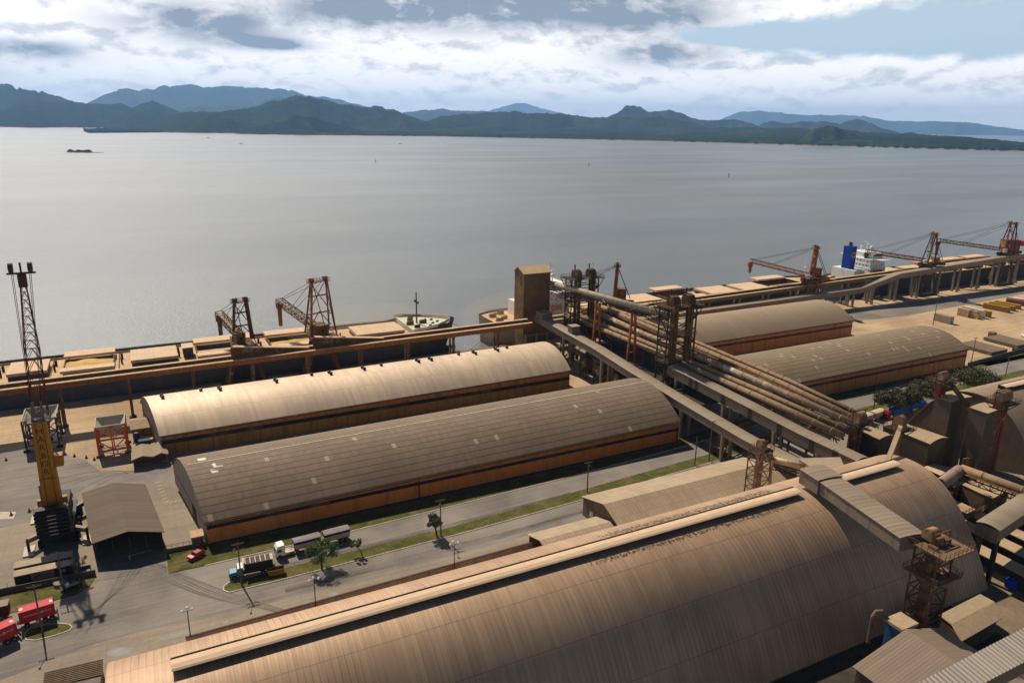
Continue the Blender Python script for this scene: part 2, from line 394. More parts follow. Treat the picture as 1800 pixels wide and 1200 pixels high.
# ------------------------------------------------------------------ ground, water, roads
def ground_mat():
    m = bpy.data.materials.new('dusty yard concrete'); m.use_nodes = True; t = NT(m.node_tree); p = t.n['Principled BSDF']
    p.inputs['Roughness'].default_value = 0.95; p.inputs['Specular IOR Level'].default_value = 0.15
    oc = t.new('ShaderNodeTexCoord').outputs['Object']; x, y, z = t.sep(oc)
    a = t.noise(oc, 0.02, 8, 0.62, 0.4); b = t.noise(t.scale(oc, (0.06, 0.5, 1)), 1.0, 6, 0.65, 0.5); c2 = t.noise(oc, 0.9, 5, 0.65)
    f = t.math('ADD', t.math('MULTIPLY', a, 0.5), t.math('ADD', t.math('MULTIPLY', b, 0.3), t.math('MULTIPLY', c2, 0.2)))
    dusty = t.mix(t.ss(f, 0.34, 0.64), (0.30, 0.205, 0.125), (0.53, 0.385, 0.24))
    grey = t.mix(t.ss(f, 0.34, 0.64), (0.185, 0.152, 0.12), (0.30, 0.245, 0.188))
    k = t.ss(t.math('ADD', y, t.math('MULTIPLY', t.math('SUBTRACT', a, 0.5), 90.0)), 215, 268)     # spilt grain dust thickens towards the quay
    k = t.math('MAXIMUM', k, t.ss(t.math('ADD', x, t.math('MULTIPLY', t.math('SUBTRACT', a, 0.5), 60.0)), 290, 345))
    c = t.mix(k, grey, dusty)
    c = t.mix(t.math('MULTIPLY', t.ss(t.noise(oc, 0.07, 8, 0.7, 1.0), 0.60, 0.74), 0.5), c, (0.17, 0.13, 0.10))
    jx = t.math('LESS_THAN', t.math('FRACT', t.math('DIVIDE', x, 7.5)), 0.014); jy = t.math('LESS_THAN', t.math('FRACT', t.math('DIVIDE', y, 7.5)), 0.014)
    c = t.mix(t.math('MULTIPLY', t.math('MAXIMUM', jx, jy), 0.35), c, (0.12, 0.09, 0.07))
    t.l.new(c, p.inputs['Base Color']); return m
def asphalt_mat():
    m = bpy.data.materials.new('worn grey asphalt'); m.use_nodes = True; t = NT(m.node_tree); p = t.n['Principled BSDF']
    p.inputs['Roughness'].default_value = 0.9; p.inputs['Specular IOR Level'].default_value = 0.2
    oc = t.new('ShaderNodeTexCoord').outputs['Object']
    a = t.noise(oc, 0.05, 7, 0.62, 0.5); b = t.noise(t.scale(oc, (0.02, 0.9, 1)), 1.0, 5, 0.6, 0.3); c2 = t.noise(oc, 2.5, 4, 0.6)
    f = t.math('ADD', t.math('MULTIPLY', a, 0.56), t.math('ADD', t.math('MULTIPLY', b, 0.28), t.math('MULTIPLY', c2, 0.16)))
    c = t.mix(t.ss(f, 0.32, 0.66), (0.125, 0.110, 0.100), (0.26, 0.228, 0.198))
    c = t.mix(t.math('MULTIPLY', t.ss(t.noise(oc, 0.11, 8, 0.7, 1.2), 0.6, 0.75), 0.55), c, (0.33, 0.27, 0.20))
    t.l.new(c, p.inputs['Base Color']); return m
def water_mat():
    m = bpy.data.materials.new('silty bay water'); m.use_nodes = True; t = NT(m.node_tree); p = t.n['Principled BSDF']
    oc = t.new('ShaderNodeTexCoord').outputs['Object']; x, y, z = t.sep(oc)
    big = t.noise(t.scale(oc, (0.0006, 0.0022, 1)), 1.0, 6, 0.6, 0.6)
    c = t.mix(t.ss(big, 0.3, 0.7), (0.095, 0.108, 0.112), (0.15, 0.158, 0.155))
    t.l.new(c, p.inputs['Base Color'])
    p.inputs['IOR'].default_value = 1.333
    w1 = t.noise(t.scale(oc, (0.45, 0.7, 1)), 1.0, 4, 0.65, 0.3); w2 = t.noise(t.scale(oc, (0.05, 0.08, 1)), 1.0, 2, 0.5, 0.0)
    pat = t.noise(t.scale(oc, (0.0016, 0.006, 1)), 1.0, 4, 0.5, 0.3)
    t.l.new(t.ss(pat, 0.32, 0.7, 0.30, 0.38), p.inputs['Roughness'])
    h = t.math('ADD', t.math('MULTIPLY', w1, 0.8), t.math('MULTIPLY', w2, 0.45))
    bn = t.new('ShaderNodeBump'); bn.inputs['Distance'].default_value = 1.0; t.l.new(t.ss(y, 350, 2200, 0.55, 0.06), bn.inputs['Strength'])
    t.l.new(h, bn.inputs['Height']); t.l.new(bn.outputs[0], p.inputs['Normal'])
    sp = t.noise(t.scale(oc, (1.1, 1.1, 1)), 1.0, 2, 0.5); b2 = t.new('ShaderNodeBump'); b2.inputs['Strength'].default_value = 1.0; b2.inputs['Distance'].default_value = 1.3
    t.l.new(sp, b2.inputs['Height']); t.l.new(b2.outputs[0], p.inputs['Coat Normal']); t.l.new(t.ss(y, 500, 1100, 0.35, 0.0), p.inputs['Coat Weight']); p.inputs['Coat Roughness'].default_value = 0.09; p.inputs['Coat IOR'].default_value = 1.33
    return m
def grass_mat():
    m = bpy.data.materials.new('rough grass'); m.use_nodes = True; t = NT(m.node_tree); p = t.n['Principled BSDF']
    p.inputs['Roughness'].default_value = 0.95; p.inputs['Specular IOR Level'].default_value = 0.1
    oc = t.new('ShaderNodeTexCoord').outputs['Object']
    a = t.noise(oc, 0.25, 7, 0.65, 0.4); b = t.noise(oc, 3.0, 4, 0.7)
    f = t.math('ADD', t.math('MULTIPLY', a, 0.6), t.math('MULTIPLY', b, 0.4))
    c = t.mix(t.ss(f, 0.32, 0.52), (0.040, 0.052, 0.010), (0.085, 0.090, 0.022)); c = t.mix(t.ss(f, 0.47, 0.63), c, (0.17, 0.125, 0.055))
    t.l.new(c, p.inputs['Base Color'])
    bn = t.new('ShaderNodeBump'); bn.inputs['Strength'].default_value = 0.8; bn.inputs['Distance'].default_value = 0.3
    t.l.new(b, bn.inputs['Height']); t.l.new(bn.outputs[0], p.inputs['Normal']); return m
GROUND, ASPHALT, WATER, GRASS = ground_mat(), asphalt_mat(), water_mat(), grass_mat()
QY = 296.5                                                  # quay edge
g = MB(); g.box(-900, 1600, -500, QY, -9, 0.0); struct('ground', g, GROUND)
q = MB(); q.box(-900, 1600, QY + .003, QY + 1.2, -9, 0.25); struct('quay', q, concrete)
wtr = MB(); S = 36000
wtr.poly([(-S, QY - 3, -4.0), (S, QY - 3, -4.0), (S, S, -4.0), (-S, S, -4.0)]); struct('water', wtr, WATER)
KF = [(-200, 164.5), (-34, 164.5), (-17, 166), (5, 165.8), (40, 166.4), (105, 168.7), (150, 171.4), (234, 179.6), (278, 181.5), (400, 181.5)]      # far kerb
MF = [(9, 156.9), (28, 157.0), (64, 157.2), (100, 159.7), (153, 163.2), (230, 170.5), (300, 172), (400, 172)]                                     # median far side
MN = [(9, 152.5), (39, 153.0), (63, 153.4), (101, 155.2), (153, 158.5), (230, 165.5), (300, 167), (400, 167)]                                     # median near side
RN = [(-200, 139.5), (-40, 141), (-14, 147.5), (7, 145.0), (75, 145.0), (101, 146.5), (153, 150), (230, 156), (400, 157)]                         # near edge
def strip(t0, t1, xs, z, z0=None):
    mb = MB(); lo = [(x, interp(t0, x)) for x in xs]; hi = [(x, interp(t1, x)) for x in xs]
    if z0 is None: mb.grid([[(x, y, z) for x, y in lo], [(x, y, z) for x, y in hi]])
    else:
        for (a, b, c, d) in zip(lo, lo[1:], hi, hi[1:]): mb.hexa([a, b, d, c], z0, z)
    return mb
XS = [-200, -60, -34, -24, -17, -10, -2, 5, 20, 40, 64, 85, 101, 125, 153, 190, 234, 256, 278, 330, 400]
rd = strip(RN, KF, XS, 0.004)
rd.sheet([(-17, 166), (-3, 165.9), (-3.2, 177.5), (-17.2, 178)], 0.004)
struct('road', rd, ASPHALT)
# turning yard on the left
yd = MB(); yd.sheet([at(*p) for p in ((-60, 800), (0, 793), (60, 789), (112, 797), (150, 808), (178, 829), (232, 831), (309, 818), (314, 850), (250, 845), (150, 853), (128, 885), (60, 915), (0, 928), (-60, 935))], 0.004)
struct('service_road', yd, ASPHALT)
ln = MB(); ln.sheet([(335, 262), (380, 258), (560, 268), (640, 272), (640, 284), (560, 281), (400, 279), (352, 281)], 0.004); struct('quay_lane', ln, ASPHALT)
# kerbs and grass
def lerp(a, b, t): return a + (b - a) * t
def kerb(pts, w=0.25, z=0.14):
    mb = MB()
    for p, q_ in zip(pts, pts[1:]): mb.bar((p[0], p[1], z / 2), (q_[0], q_[1], z / 2), w, z)
    return mb
KERBM = mat('pale kerb stone', (0.50, 0.44, 0.36), 0.9, 0.0, 0.2, 0.8)
med = [(9, 156.6)] + [(x, interp(MF, x)) for x in XS if 20 <= x <= 400]; med2 = [(x, interp(MN, x)) for x in XS if 20 <= x <= 400]
gm = MB(); nose = [(9.0, 156.4), (7.9, 155.4), (7.8, 154.0), (8.8, 152.8)]
gm.slab(nose + [(20, 153.0), (20, 156.95)], 0.0, 0.13)
for (a, b, c, d) in zip(med2, med2[1:], med[1:], med[2:]): gm.hexa([a, b, d, c], 0.0, 0.13)
def tufts(mb, poly_fn, n, seed, z=.13):
    rnd = random.Random(seed)
    for k in range(n):
        x, y = poly_fn(rnd); a = rnd.uniform(0, 6.28); s_ = rnd.uniform(.08, .18); hgt = rnd.uniform(.03, .13)
        dx, dy = math.cos(a) * s_, math.sin(a) * s_; mb.add([(x - dx, y - dy, z - .03), (x + dx, y + dy, z - .03), (x + rnd.uniform(-.15, .15), y + rnd.uniform(-.15, .15), z + hgt)], [(0, 1, 2)])
def on_median(r):
    x = 9 + 150 * r.random() ** 1.2; lo, hi = (interp(MN, x), interp(MF, x)) if x > 20 else (153.0, 156.7); e = r.random(); t_ = (r.gauss(0, .05) if e < .3 else (1 + r.gauss(0, .05) if e < .6 else r.random())); return x, lerp(lo, hi, t_)
tufts(gm, on_median, 2600, 21)
stuff('median_grass', gm, GRASS, 'green grass on the long narrow median strip between the two carriageways', 'grass')
struct('kerb', kerb([(20, 157.1)] + [(9, 156.6)] + nose[1:] + med2), KERBM)
vg = MB()
vg.slab([(-2.8, 166.2), (5, 166.0), (20, 166.1), (20, 174.9), (6.5, 174.9), (-2.8, 175.2)], 0.0, 0.11)
xs2 = [x for x in XS if x >= 20]
for a, b in zip(xs2, xs2[1:]):
    if a > 330: continue
    top = lambda x: 174.9 if x < 152 else (interp(KF, x) + 5.5 if x < 210 else 185.8)
    vg.hexa([(a, interp(KF, a) + .15), (b, interp(KF, b) + .15), (b, top(b)), (a, top(a))], 0.0, 0.11)
vg.slab([(330, 181.7), (400, 181.7), (400, 190), (330, 185.8)], 0.0, 0.11)
vg.slab([(-34.5, 164.8), (-28, 165.6), (-21, 166.4), (-18.6, 168.5), (-17.6, 172.2), (-36, 173.0), (-90, 173), (-90, 164.8)], 0.0, 0.11)
def on_verge(r):
    x = -2 + 155 * r.random() ** 1.2; lo = interp(KF, x) + .3; e = r.random(); return x, (lo + abs(r.gauss(0, .35)) if e < .4 else lerp(lo, 174.6, r.random()))
tufts(vg, on_verge, 2600, 22, .11)
stuff('verge_grass', vg, GRASS, 'patchy green and dry grass verge below the orange warehouse wall', 'grass')
struct('far_kerb', kerb([(5, 166.0)] + [(x, interp(KF, x)) for x in xs2]), KERBM)
isl = [(at(*p).x, at(*p).y) for p in ((43, 1116), (50, 1106), (75, 1099), (105, 1095), (122, 1097), (127, 1102), (121, 1108), (95, 1117), (62, 1125), (46, 1124))]
ig = MB(); ig.slab(isl[::-1], 0.0, 0.13); stuff('island_grass', ig, GRASS, 'small oval traffic island of grass with a pale kerb at lower left', 'grass')
struct('island_kerb', kerb(isl + isl[:1], 0.22), KERBM)
puddle_m = mat('puddle water', (0.30, 0.28, 0.26), 0.06, 0.0, 0.2, 0.6, spec=0.6)  # pale base colour stands in for the reflection of a bright sky
for k, pts in enumerate(([(187, 1146), (200, 1139), (222, 1136), (236, 1138), (228, 1147), (205, 1153), (190, 1153)], [(277, 1123), (300, 1114), (330, 1108), (340, 1110), (318, 1117), (290, 1124)],
                         [(370, 1097), (378, 1093), (380, 1096), (373, 1100)], [(391, 1093), (400, 1089), (403, 1092), (394, 1097)], [(530, 1058), (540, 1053), (544, 1056), (535, 1062)], [(574, 1045), (590, 1040), (596, 1043), (583, 1049)])):
    pm = MB(); pm.sheet([at(*p) for p in pts], 0.008); struct('puddle', pm, puddle_m)
# tyre marks swept round the junction and the yard
tm = MB()
def sweep(pts, w=.32):
    for (p, q_) in zip(pts, pts[1:]):
        d = (q_ - p).normalized(); n_ = Vector((-d.y, d.x, 0)) * w / 2; tm.poly([p - n_, p + n_, q_ + n_, q_ - n_])
def bez(a, b, c, n=16, z=.0085): return [Vector(((1 - t) ** 2 * a.x + 2 * t * (1 - t) * b.x + t * t * c.x, (1 - t) ** 2 * a.y + 2 * t * (1 - t) * b.y + t * t * c.y, z)) for t in [k / n for k in range(n + 1)]]
random.seed(5)
for k in range(16):
    o = k * 2.2 + random.uniform(-1, 1); a, b, c = at(262 + o * .6, 985 + o * .2), at(272 + o * 3.6, 1030 + o * .5), at(420 + o * 5, 1062 + o * 1.0)
    if k % 3 == 1: a, b, c = at(255 - o * 1.2, 990), at(235 - o * 2, 1040 + o), at(40 + o * 4, 1140 - o)
    if k % 3 == 2: a, b, c = at(215 + o * 2, 832), at(195 + o * .6, 815 - o * .1), at(20 + o * 3, 850 + o * 1.6)
    sweep(bez(a, b, c, z=.0085 + k * .0006), random.uniform(.25, .6))
for k in range(9):
    y = 147.2 + k * .55 + (7.2 if k > 4 else 0) ; xs_ = [20 + i * 9 for i in range(10)]; sweep([Vector((x, interp(RN, x) + y - 145 + .25 * math.sin(x * .08 + k), .02 + k * .0005)) for x in xs_], random.uniform(.3, .8))
tmm = bpy.data.materials.new('tyre rubber trace'); tmm.use_nodes = True; t = NT(tmm.node_tree); p = t.n['Principled BSDF']; p.inputs['Base Color'].default_value = (0.085, 0.075, 0.07, 1); p.inputs['Roughness'].default_value = .9
oc = t.new('ShaderNodeTexCoord').outputs['Object']; t.l.new(t.ss(t.noise(oc, .06, 5, .6), .34, .7, 0.04, .42), p.inputs['Alpha']); struct('tyre_trace', tm, tmm)
# painted bay marks beside the gabled shed
pk = MB(); pmk = mat('worn yellow road paint', (0.52, 0.38, 0.16), 0.9, 0.0, 0.3, 2.0)
for i in range(7):
    a, b = at(272 + 2.6 * i, 849 + 5.6 * i), at(282 + 2.6 * i, 846 + 5.6 * i); pk.bar((a.x, a.y, 0.006), (b.x, b.y, 0.006), 0.25, 0.004)
for i in range(5):
    a, b = at(290 + 8 * i, 887 - 2 * i), at(296 + 8 * i, 882 - 2 * i); pk.bar((a.x, a.y, 0.006), (b.x, b.y, 0.006), 0.22, 0.004)
struct('bay_marking', pk, pmk)
# ------------------------------------------------------------------ far shore, hills, mountains
from mathutils import noise as mn
def forest_mat(name, c0, c1, sc=1.0, sand=True):
    m = bpy.data.materials.new(name); m.use_nodes = True; t = NT(m.node_tree); p = t.n['Principled BSDF']
    p.inputs['Roughness'].default_value = 1.0; p.inputs['Specular IOR Level'].default_value = 0.0
    oc = t.new('ShaderNodeTexCoord').outputs['Object']; x, y, z = t.sep(oc)
    a = t.noise(oc, 0.0012 * sc, 7, 0.6, 0.5); b = t.noise(oc, 0.03 * sc, 4, 0.7); d = t.noise(oc, 0.006 * sc, 5, 0.6)
    f = t.math('ADD', t.math('MULTIPLY', a, 0.4), t.math('ADD', t.math('MULTIPLY', b, 0.38), t.math('MULTIPLY', d, 0.22)))
    c = t.mix(t.ss(f, 0.36, 0.64), c0, c1); c = t.mix(t.math('MULTIPLY', t.ss(t.noise(oc, 0.0022 * sc, 6, 0.65, 0.8), 0.52, 0.66), t.ss(b, 0.35, 0.6)), c, tuple(q * 1.7 for q in c1))  # the brighter patches put sunlit stretches of hillside into the colour
    if sand: c = t.mix(t.ss(z, -1.5, 1.5, 1.0, 0.0), c, (0.36, 0.24, 0.16))
    t.l.new(c, p.inputs['Base Color'])
    bn = t.new('ShaderNodeBump'); bn.inputs['Strength'].default_value = 1.0; bn.inputs['Distance'].default_value = 14.0
    t.l.new(b, bn.inputs['Height']); t.l.new(bn.outputs[0], p.inputs['Normal']); return m
FOREST = forest_mat('forest canopy', (0.003, 0.008, 0.005), (0.032, 0.047, 0.016))
FOREST2 = forest_mat('far forest', (0.005, 0.011, 0.008), (0.020, 0.031, 0.016), 0.6)
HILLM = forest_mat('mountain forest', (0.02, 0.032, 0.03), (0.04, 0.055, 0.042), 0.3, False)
def hdir(px, py=215.0):
    d = ray(px, py); v = Vector((d.x, d.y, 0)); L = v.length; return v / L, d.z / L
def frac(x, y, s, seed, o=5): return mn.fractal(Vector((x / s, y / s, seed)), 1.0, 2.1, o)
def ridge(name, D, depth, prof, m, rough=0.08, step=5.0, rows=16, canopy=6.0, seed=1.0, base=-6.0):
    """wooded ridge D metres away whose crest follows the surveyed skyline"""
    p0, p1 = prof[0][0], prof[-1][0]; n = int((p1 - p0) / step) + 1; mb = MB(); grid = []
    for j in range(rows + 1):
        o = -1 + 2 * j / rows; row = []
        for i in range(n + 1):
            px = p0 + (p1 - p0) * i / n; py = interp(prof, px)
            d, k = hdir(px, py); D2 = D * (1 + 0.10 * frac(px, 0, 90, seed + 5, 3)); hr = max(0.0, HC + D2 * k - base)
            pos = d * (D2 + o * depth)
            gul = 1 + 0.5 * frac(pos.x, pos.y, depth * 0.5, seed, 5) * (1 - abs(1 - abs(o) * 2))
            fall = max(0.0, 1 - abs(o) ** 1.35) * gul
            z = base + hr * fall + (frac(pos.x, pos.y, depth * 0.14, seed + 9, 5) * hr * rough + frac(pos.x, pos.y, 22, seed, 2) * canopy) * (1 - o * o) * (1 if hr > 1 else 0)
            row.append((pos.x, pos.y, z))
        grid.append(row)
    mb.grid(grid); return struct(name, mb, m, True)
def land(name, shore, depths, m, canopy=15.0, step=3.0, seed=3.0, rise=((0, 0),)):
    """flat wooded shore: from the surveyed waterline back"""
    p0, p1 = shore[0][0], shore[-1][0]; n = int((p1 - p0) / step); mb = MB(); grid = []
    ts = [0, .004, .008, .016, .03, .05, .075, .11, .15, .2, .26, .33, .41, .5, .6, .7, .8, .9, .97, 1]
    for t in ts:
        row = []
        for i in range(n + 1):
            px = p0 + (p1 - p0) * i / n; py = interp(shore, px); q = at(px, py, -4.0); d = Vector((q.x, q.y, 0)); L = d.length; d /= L
            L += 60 * frac(px, 0, 14, seed, 4)
            pos = d * (L + t * interp(depths, px))
            h = -4.5 if t == 0 else (0.6 if t == .004 else canopy * (0.55 + 0.45 * min(1, t / .05)) * (1 + 0.35 * frac(pos.x, pos.y, 130, seed, 4)) + 5 * frac(pos.x, pos.y, 18, seed + 2, 2))
            h += interp(rise, px) * max(0, t - .03) * (1 + .25 * frac(pos.x, pos.y, 500, seed + 7, 4))
            if t == 1: h = -5
            row.append((pos.x, pos.y, h))
        grid.append(row)
    mb.grid(grid); return struct(name, mb, m, True)
land('wooded_shore', [(147, 231), (155, 234), (300, 233), (420, 235), (465, 237), (600, 238.5), (760, 240), (900, 243), (1100, 247), (1350, 254), (1600, 261), (1800, 266), (1960, 271)],
     [(147, 250), (190, 900), (300, 1800), (600, 2600), (1100, 3000), (1360, 2700), (1500, 1900), (1640, 1200), (1800, 800), (1960, 500)], FOREST, rise=((147, 5), (600, 35), (900, 55), (1100, 70), (1357, 95), (1500, 80), (1640, 48), (1800, 24), (1960, 10)))
ridge('near_hill', 6600, 700, [(405, 236), (440, 226), (480, 212), (520, 203), (550, 206), (590, 218), (640, 232)], FOREST, seed=2, step=3, canopy=12)
ridge('near_hill', 6900, 600, [(280, 233), (310, 220), (345, 208), (365, 206), (400, 210), (440, 216), (490, 232)], FOREST, seed=3, step=3, canopy=12)
ridge('wooded_hill', 8600, 1300, [(225, 231), (277, 210), (317, 198), (377, 198), (443, 190), (480, 177), (527, 168), (567, 174), (600, 184), (640, 188), (660, 186), (690, 194), (717, 203), (760, 217), (800, 232)], FOREST, seed=4, step=3, canopy=12)
ridge('wooded_hill', 9200, 1100, [(690, 232), (740, 216), (773, 206), (813, 200), (850, 199), (900, 196), (940, 199), (983, 200), (1043, 207), (1100, 207), (1160, 205), (1215, 215), (1260, 230)], FOREST, seed=5, step=3, canopy=12)
ridge('wooded_hill', 5700, 420, [(1405, 240), (1420, 232), (1436, 226), (1455, 222), (1472, 224), (1490, 231), (1512, 241)], FOREST, seed=6, step=2.5, canopy=10)
ridge('conical_hill', 11500, 1100, [(1040, 226), (1068, 207), (1085, 199), (1100, 189), (1113, 186), (1125, 189), (1140, 197), (1160, 195), (1180, 194), (1200, 201), (1233, 212), (1257, 211), (1290, 210), (1327, 219), (1350, 229)], FOREST2, seed=7, step=3)
ridge('islet_hills', 12500, 900, [(1320, 230), (1340, 217), (1357, 212), (1375, 216), (1385, 217), (1413, 213), (1433, 215), (1453, 213), (1477, 219), (1492, 212), (1507, 209), (1520, 212), (1533, 217), (1553, 226), (1575, 232), (1585, 235)], FOREST2, seed=8, step=3)
ridge('islet', 13500, 300, [(1592, 236), (1600, 232), (1607, 232), (1612, 236)], FOREST2, seed=9, step=2, canopy=4)
ridge('far_shore_hill', 10300, 1500, [(-80, 214), (0, 190), (60, 178), (100, 180), (133, 181), (187, 182), (213, 181), (232, 189), (250, 182), (267, 178), (290, 186), (310, 194), (360, 212), (390, 219)], FOREST2, seed=10, step=3)
ridge('far_shore_hill', 13000, 1800, [(-140, 185), (-60, 150), (0, 147), (25, 153), (50, 161), (67, 160), (90, 166), (110, 172), (133, 180), (190, 205), (230, 218)], FOREST2, seed=11, step=3)
land('far_lowland', [(-120, 220), (0, 219.5), (150, 219.5), (300, 221), (420, 222)], [(-120, 1200), (420, 1200)], FOREST2, seed=12)
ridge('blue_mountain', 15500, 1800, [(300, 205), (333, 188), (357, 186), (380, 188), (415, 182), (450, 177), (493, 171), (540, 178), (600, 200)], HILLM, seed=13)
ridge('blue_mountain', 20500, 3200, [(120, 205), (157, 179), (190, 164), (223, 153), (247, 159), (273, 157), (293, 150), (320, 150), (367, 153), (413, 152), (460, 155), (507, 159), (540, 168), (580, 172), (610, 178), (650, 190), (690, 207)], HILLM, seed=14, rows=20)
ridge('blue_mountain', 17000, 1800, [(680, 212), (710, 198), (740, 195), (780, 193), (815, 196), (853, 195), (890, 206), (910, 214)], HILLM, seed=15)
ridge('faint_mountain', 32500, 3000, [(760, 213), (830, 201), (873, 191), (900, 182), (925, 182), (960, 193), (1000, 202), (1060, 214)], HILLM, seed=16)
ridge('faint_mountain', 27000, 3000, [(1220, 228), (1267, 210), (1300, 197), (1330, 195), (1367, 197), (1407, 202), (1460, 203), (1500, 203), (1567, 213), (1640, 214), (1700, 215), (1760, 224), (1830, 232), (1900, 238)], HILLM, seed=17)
q = at(146, 268, -4); im = MB()
for k in range(9):
    a = random.uniform(-1, 1); c = (q.x + a * 36, q.y - a * 18 + random.uniform(-8, 8), -4.2); im.ball(c, random.uniform(6, 12), 7, 0.8)
im.slab([(q.x - 50, q.y + 14), (q.x - 36, q.y - 2), (q.x + 36, q.y - 36), (q.x + 58, q.y - 28), (q.x + 25, q.y + 12), (q.x - 30, q.y + 32)], -5, -3.1)
struct('sandbar_islet', im, FOREST, True)
# ------------------------------------------------------------------ buoys and small boats out on the bay
navy = mat('dark buoy paint', (0.05, 0.09, 0.07), 0.6)
for k, (px, py, lab) in enumerate(((660, 286, 'slim dark channel buoy alone on the water left of centre'), (1035, 292, 'slim dark channel buoy on the water right of centre below the forested shore'),
                                   (1281, 311, 'slim dark channel buoy on the water above the middle ship'))):
    c = at(px, py, -4); t_ = thing('channel_buoy', lab, 'buoy', c, 'channel buoys on the bay')
    b = MB(); b.lathe(c, [(0, -.4), (1.3, -.3), (1.3, .4), (0.3, .7)]); obj('float', b, navy, t_)
    b = MB(); b.lattice([(c.x - .6, c.y - .6), (c.x + .6, c.y - .6), (c.x + .6, c.y + .6), (c.x - .6, c.y + .6)], -3.5, [(c.x - .5, c.y - .5), (c.x + .5, c.y - .5), (c.x + .5, c.y + .5), (c.x - .5, c.y + .5)], 2.5, 3, .3); b.box(c.x - .7, c.x + .7, c.y - .7, c.y + .7, 1.8, 3.6); obj('daymark', b, navy, t_)
for k, (px, py, L, lab) in enumerate(((366, 243, 26, 'low dark boat near the village shore'), (424, 253, 16, 'small boat with a wake below the near hill'), (704, 253, 22, 'long low boat below the middle of the wooded shore'))):
    c = at(px, py, -4); t_ = thing('small_boat', lab, 'boat', c, 'small boats on the bay')
    b = MB(); b.prism([(c.x - L / 2, -4.3), (c.x + L / 2 - 3, -4.3), (c.x + L / 2, -2.2), (c.x - L / 2, -2.6)], 'y', c.y - 2.5, c.y + 2.5); obj('hull', b, navy, t_)
    b = MB(); b.box(c.x - L / 4, c.x + L / 8, c.y - 1.8, c.y + 1.8, -2.6, 0.4); obj('cabin', b, white_paint, t_)
# ------------------------------------------------------------------ arched warehouses
def arch(y0, y1, e, rise, n=22, p=2.1):
    c, h = (y0 + y1) / 2, (y1 - y0) / 2
    return [(c - h + 2 * h * k / n, e + rise * (1 - abs(-1 + 2 * k / n) ** p)) for k in range(n + 1)]
def arc_shell(mb, profL, profR, x0, x1, th, over=0.0):
    """roof skin with UV in metres (u along, v round) plus its underside and edges"""
    def off(pr):
        out = []
        for k, (y, z) in enumerate(pr):
            a, b = pr[max(k - 1, 0)], pr[min(k + 1, len(pr) - 1)]; dy, dz = b[0] - a[0], b[1] - a[1]; L = math.hypot(dy, dz); out.append((y - dz / L * th, z + dy / L * th))
        return out
    oL, oR = off(profL), off(profR); v = [0.0]
    for a, b in zip(oL, oL[1:]): v.append(v[-1] + math.hypot(b[0] - a[0], b[1] - a[1]))
    A, B = x0 - over, x1 + over
    mb.grid([[(A, y, z) for y, z in oL], [(B, y, z) for y, z in oR]][::-1], [[(0, q) for q in v], [(B - A, q) for q in v]][::-1])
    n = len(oL)
    for X, o, i in ((A, oL, profL), (B, oR, profR)):
        for k in range(n - 1): mb.poly([(X, *o[k]), (X, *o[k + 1]), (X, *i[k + 1]), (X, *i[k])])
    for k in (0, n - 1): mb.poly([(A, *oL[k]), (B, *oR[k]), (B, *profR[k]), (A, *profL[k])])
    mb.grid([[(A, y, z) for y, z in profL], [(B, y, z) for y, z in profR]])
def warehouse(label, x0, x1, y0, y1, eL, eR, rise, wallm, gablem, roofm, group='arched warehouses'):
    root = thing('arched_warehouse', label, 'warehouse', (x0, y0, 0), group)
    pl, pr = arch(y0, y1, eL, rise), arch(y0, y1, eR, rise)
    f = MB(); f.poly([(x0, y0, 0), (x1, y0, 0), (x1, y0, eR), (x0, y0, eL)]); f.poly([(x0, y0 + .3, 0), (x0, y0 + .3, eL), (x1, y0 + .3, eR), (x1, y0 + .3, 0)])
    f.poly([(x0, y0, eL), (x1, y0, eR), (x1, y0 + .3, eR), (x0, y0 + .3, eL)])
    n = int((x1 - x0) / 7.2)
    for i in range(n + 1):                                   # piers
        x = x0 + .3 + (x1 - x0 - .6) * i / n; f.box(x - .22, x + .22, y0 - .14, y0 - .002, 0, lerp(eL, eR, i / n) - .5)
    obj('front_wall', f, wallm, root)
    b = MB(); b.poly([(x1, y1, 0), (x0, y1, 0), (x0, y1, eL), (x1, y1, eR)]); obj('back_wall', b, wallm, root)
    for X, p_ in ((x0 + .02, pl), (x1 - .02, pr)):
        g_ = MB(); g_.poly([(X, y0, 0)] + [(X, y, z) for y, z in p_] + [(X, y1, 0)]); obj('gable_wall', g_, gablem, root)
    r_ = MB(); arc_shell(r_, pl, pr, x0, x1, .22, .45); obj('roof', r_, roofm, root, True)
    gt = MB(); gt.bar((x0 - .4, y0 - .35, eL - .12), (x1 + .4, y0 - .35, eR - .12), .34, .3); obj('gutter', gt, steel_dark, root)
    return root, pl, pr
YEL, NAVY, BLUE = (0.36, 0.185, 0.045), (0.014, 0.014, 0.035), (0.015, 0.05, 0.33)
W1W = band_mat('yellow wall with navy band', [(0, (0.30, 0.21, 0.05)), (3.6, NAVY), (5.0, YEL)], 3.6, streak=.5)
W2W = band_mat('orange wall with navy band', [(0, (0.012, 0.02, 0.14)), (0.45, (0.47, 0.19, 0.042)), (4.2, NAVY), (5.2, (0.40, 0.17, 0.05))], 0, streak=.35)
W3W = band_mat('faded orange wall with grey band', [(0, (0.50, 0.25, 0.09)), (4.6, (0.05, 0.04, 0.045)), (5.6, (0.47, 0.24, 0.09))], 0, streak=.35)
GBL = band_mat('dusty gable with blue stripe', [(0, (0.40, 0.30, 0.2)), (3.9, BLUE), (4.35, (0.36, 0.285, 0.2))], 0, streak=.3)
ROOF1 = roof_mat('galvanised arched roof', (0.56, 0.425, 0.30), 1.1, 7.5, seam=.1, ribs=0.0, rough=0.6, metal=0.18, var=.16, seam_dk=.35, blotch=(0.44, 0.34, 0.25), spec=.5, thick=.15)
